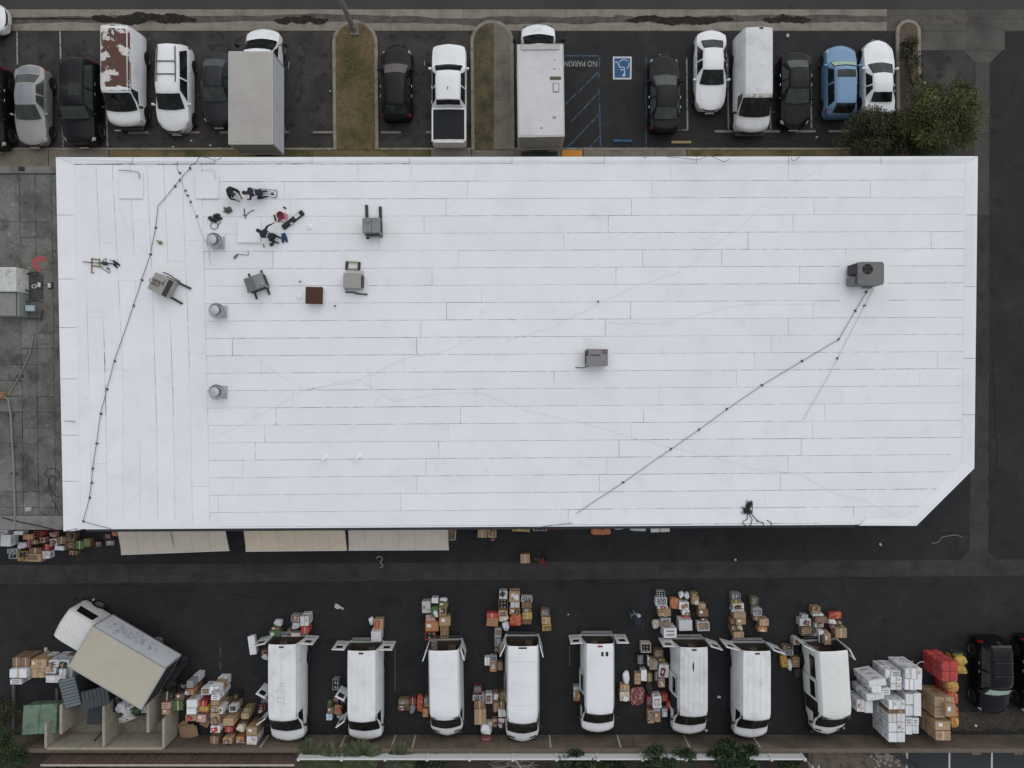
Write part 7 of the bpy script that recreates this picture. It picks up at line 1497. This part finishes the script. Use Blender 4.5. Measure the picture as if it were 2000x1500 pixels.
p5 = person('person in dark red top stooping beside the lone cardboard box', P(1062, 1096, .7) * 1.0, deg(1066, 1100, 1052, 1090), STOOP, DKRED, BLKCL); p5.location.z = .012
q = P(1247, 1205, .4); tag(MB().blob((0, 0, .16), (.16, .13, .17), random.Random(6), 10, 7, .2).build('carrier_bag', LIT, None, True, (q.x, q.y, .02)), 'white carrier bag at the feet of the stooping person', 'bag')

# ================================================================== VEGETATION
def leafball(mb, c, r, n, ls, rng, droop=.3, asp=2.2):
    for _ in range(n):
        while True:
            v = Vector((rng.uniform(-1, 1), rng.uniform(-1, 1), rng.uniform(-1, 1)))
            if .15 < v.length < 1: break
        v = v.normalized() * (rng.random() ** .45)
        p = Vector(c) + Vector((v.x * r[0], v.y * r[1], v.z * r[2]))
        d = Vector((v.x + rng.uniform(-.7, .7), v.y + rng.uniform(-.7, .7), rng.uniform(-.3, .8))).normalized()
        s = d.cross(Vector((rng.uniform(-1, 1), rng.uniform(-1, 1), rng.uniform(-.2, 1)))).normalized()
        l = ls * rng.uniform(.6, 1.3); w = l / asp; tip = p + d * l; tip.z -= l * droop * .4
        m = p + d * l * .5
        mb.add([p, m + s * w * .5, tip, m - s * w * .5], [(0, 1, 2, 3)])
def tree(name, label, cat, px, py, ztop, rpx, rpy, n_cl, n_leaf, ls, lm, seed, zbase=.1, trunk=True, group=None, flat=.6):
    r = random.Random(seed); q = P(px, py, ztop * .7); t = thing(name, label, cat, (q.x, q.y, zbase), 0, group)
    k = (D - ztop * .7) / FPX; rx, ry, rz = rpx * k, rpy * k, ztop * flat * .5; cz = ztop - rz
    mb = MB(); tr = MB()
    if trunk: tr.tube([(0, 0, 0), (.05, .03, cz * .5), (.0, .0, cz)], [.13, .10, .07], 8)
    for c in range(n_cl):
        a = r.uniform(0, 6.28); e = math.sqrt(r.random()) * .92; h = r.uniform(-.9, .9)
        x, y = rx * e * math.cos(a), ry * e * math.sin(a); z = cz + rz * h * math.sqrt(max(.05, 1 - e * e * .8)); s = r.uniform(.22, .42)
        tr.tube([(0, 0, cz * .55), (x * .5, y * .5, (cz * .6 + z) / 2), (x, y, z)], [.06, .035, .015], 5)
        leafball(mb, (x, y, z), (rx * s, ry * s * 1.1, rz * s * 1.2), n_leaf // n_cl, ls, r)
    tr.build('trunk', BARK, t, True); mb.build('crown', lm, t); return t
tree('olive_tree', 'bright olive-green tree at the upper right corner of the building', 'tree', 1830, 230, 4.2, 78, 62, 52, 24000, .135, LEAF1, 1)
tree('dark_tree', 'dark dense tree covering the tail of the white coupe', 'tree', 1712, 258, 3.2, 70, 42, 36, 15000, .125, mat('leaf_dark_olive', (.040, .046, .018), .6, .45, 2.5, (.075, .082, .028), (.5, .68), 1.2), 2)
tree('dark_tree', 'dark tree between the two larger crowns, close to the wall', 'tree', 1782, 268, 2.7, 50, 34, 24, 8000, .13, MATS['leaf_dark_olive'], 3)
tree('low_shrub', 'small dark shrub on the narrow bare island', 'shrub', 1777, 110, 1.1, 22, 32, 12, 2000, .12, MATS['leaf_dark_olive'], 4, trunk=False)
tree('low_shrub', 'sparse low shrub right of the white coupe', 'shrub', 1783, 165, .8, 22, 36, 9, 900, .11, MATS['leaf_dark_olive'], 14, trunk=False)
def fronds(name, label, px, py, z, n, ln, lm, seed, up=.5, w=.5, cat='palm'):
    """palm: arching ribs with many leaflets"""
    r = random.Random(seed); q = P(px, py, z); t = thing(name, label, cat, (q.x, q.y, .01)); MB().cone((0, 0, 0), (0, 0, z * .8), .12, .08, 10).build('trunk', BARK, t)
    for k in range(n):
        a = 2 * math.pi * k / n + r.uniform(-.3, .3); L_ = ln * r.uniform(.75, 1.15); mb = MB(); pts = []
        for j in range(12):
            u = j / 11; pts.append(Vector((math.cos(a) * L_ * u, math.sin(a) * L_ * u, z * .8 + up * L_ * (u - 1.05 * u * u) * 1.6)))
        mb.tube(pts, [.018 * (1 - j / 13) for j in range(12)], 4)
        for j in range(2, 24):
            u = j / 24 * 11; i = min(10, int(u)); p = pts[i].lerp(pts[i + 1], u - i); d = (pts[i + 1] - pts[i]).normalized(); s = d.cross(Vector((0, 0, 1))).normalized()
            for sg in (1, -1):
                l = w * math.sin(math.pi * (j + 2) / 28) ** .6 * r.uniform(.8, 1.1); e = p + s * sg * l * .75 + d * l * .6 - Vector((0, 0, l * .25)); mm = p.lerp(e, .4)
                mb.add([p, mm + d * .028, e, mm - d * .028], [(0, 1, 2, 3)])
        mb.build('frond', lm, t)
fronds('palm', 'feathery palm rising over the white fence below the second open van', 706, 1484, 2.1, 11, .95, LEAF3, 5)
fronds('palm', 'feathery palm behind the fence between second and third open vans', 778, 1492, 1.9, 9, .95, LEAF3, 6)
fronds('palm', 'low palm at the left end of the white fence', 600, 1486, 1.9, 9, .95, LEAF3, 7)
fronds('palm', 'palm half below the picture edge near the left fence end', 655, 1496, 2.1, 10, 1.1, LEAF3, 8)
tree('garden_shrub', 'green garden shrub behind the fence below the third open van', 'shrub', 838, 1496, 1.7, 45, 26, 12, 2600, .16, LEAF2, 21, .01)
tree('garden_shrub', 'green garden shrub behind the fence below the fifth open van', 'shrub', 1128, 1490, 2.2, 44, 26, 14, 3000, .16, LEAF2, 22, .01)
tree('garden_shrub', 'green garden shrub behind the fence left of the tall stemmed one', 'shrub', 1195, 1494, 1.9, 26, 18, 9, 1500, .15, LEAF2, 23, .01)
t = tree('garden_shrub', 'tall shrub with upright leafy stems over the fence below the sixth open van', 'shrub', 1300, 1482, 2.5, 55, 26, 14, 3400, .16, LEAF2, 24, .01)
r = random.Random(5); mb = MB()
for k in range(9):
    x0 = r.uniform(-.9, .9); pts = [(x0 * .6, 0, 1.4), (x0, .2, 2.3), (x0 * 1.15, .35 + r.uniform(0, .3), 3.1)]; mb.tube(pts, [.03, .02, .01], 5)
    for j in range(12): u = j / 12; leafball(mb, (pts[1][0] + (pts[2][0] - pts[1][0]) * u, pts[1][1] + (pts[2][1] - pts[1][1]) * u, 2.2 + .95 * u), (.10, .10, .08), 7, .15, r)
mb.build('upright_stem', LEAF2, t)
tree('garden_shrub', 'broad-leaved shrub over the fence below the seventh open van', 'shrub', 1435, 1480, 2.7, 46, 26, 12, 1500, .30, LEAF2, 25, .01)
tree('garden_shrub', 'dark shrub at the right end behind the fence', 'shrub', 1535, 1496, 1.5, 30, 20, 9, 1500, .15, LEAF2, 26, .01)
tree('garden_shrub', 'dark green shrub in the bottom left corner', 'shrub', 14, 1478, 2.4, 38, 46, 16, 4200, .14, LEAF2, 27, .01)
tree('garden_shrub', 'low green shrub behind the slatted fence, left one', 'shrub', 150, 1503, 1.2, 40, 14, 9, 1200, .14, LEAF2, 28, .01)
tree('garden_shrub', 'low green shrub behind the slatted fence, right one', 'shrub', 460, 1502, 1.3, 60, 14, 10, 1600, .14, LEAF2, 29, .01)
tree('low_shrub', 'dark weeds at the left edge beside the green dumpster', 'shrub', 8, 1395, 1.2, 26, 34, 10, 1500, .12, MATS['leaf_dark_olive'], 30, .01, trunk=False)
# brush pile and plank behind the fence
q = P(995, 1494, .5); t = thing('brush_pile', 'pile of grey sticks behind the fence below the fourth open van', 'brush pile', (q.x, q.y, .01)); r = random.Random(9)
MB().blob((0, 0, .1), (1.2, .5, .3), r, 12, 6, .2).build('pile_core', BARK, t, True)
for k in range(60):
    x = r.uniform(-1.3, 1.1); y = r.uniform(-.5, .5); a = r.uniform(-.35, .35); l = r.uniform(.5, 1.1); z = r.uniform(.35, .65); MB().tube([(x, y, z), (x + l * math.cos(a) * .5, y + l * math.sin(a) * .5, z + r.uniform(.0, .1)), (x + l * math.cos(a), y + l * math.sin(a), z)], .016, 4).build('stick', mat('grey_stick', (.30, .285, .26), .85, .2, 9), t)
q = P(1012, 1492, .9); tag(MB().rbox((0, 0, .9), (.10, 1.3, .04), .01).build('leaning_plank', WOODT, None, False, (q.x, q.y, .0), R(35)), 'pale plank leaning on the brush pile', 'plank')
# rubble and shrub debris on the bare dirt
r = random.Random(15); mb = MB()
for k in range(70):
    q = P(r.gauss(1727, 14), r.gauss(1482, 12), .02); s = r.uniform(.03, .14); mb.blob((q.x, q.y, s * .4), (s, s * .8, s * .5), r, 6, 4, .3)
o = mb.build('rubble', mat('pale_rubble', (.26, .24, .21), .9, .2, 8)); o['kind'] = 'stuff'; o['label'] = 'pale rubble scattered on the bare dirt'
a, b = P(1735, 1462, .3), P(1800, 1510, .3); c = (a + b) / 2; tag(MB().rbox((0, 0, .12), ((b - a).length, .30, .2), .03).build('dark_beam', DUMPK, None, False, (c.x, c.y, .01), math.atan2(b.y - a.y, b.x - a.x)), 'dark beam lying across the dirt beside the next lot', 'beam')
r = random.Random(16); mb = MB()
for k in range(420):
    q = P(r.uniform(1845, 2010), r.gauss(1405, 9), .02); s = r.uniform(.012, .05); mb.blob((q.x, q.y, s * .4), (s, s * .8, s * .5), r, 5, 3, .3)
o = mb.build('gravel', mat('gravel_dirt', (.10, .085, .06), .95, .3, 8)); o['kind'] = 'stuff'; o['label'] = 'gravel and dirt in front of the black cars'
wet('dirt_band', 1840, 2200, 1408, 46, mat('dirt_band', (.055, .047, .036), .95, .35, 9, (.03, .027, .022), (.45, .62), 2.5), .009, 31); wet('dirt_band', -200, 130, 1408, 60, MATS['dirt_band'], .009, 32)
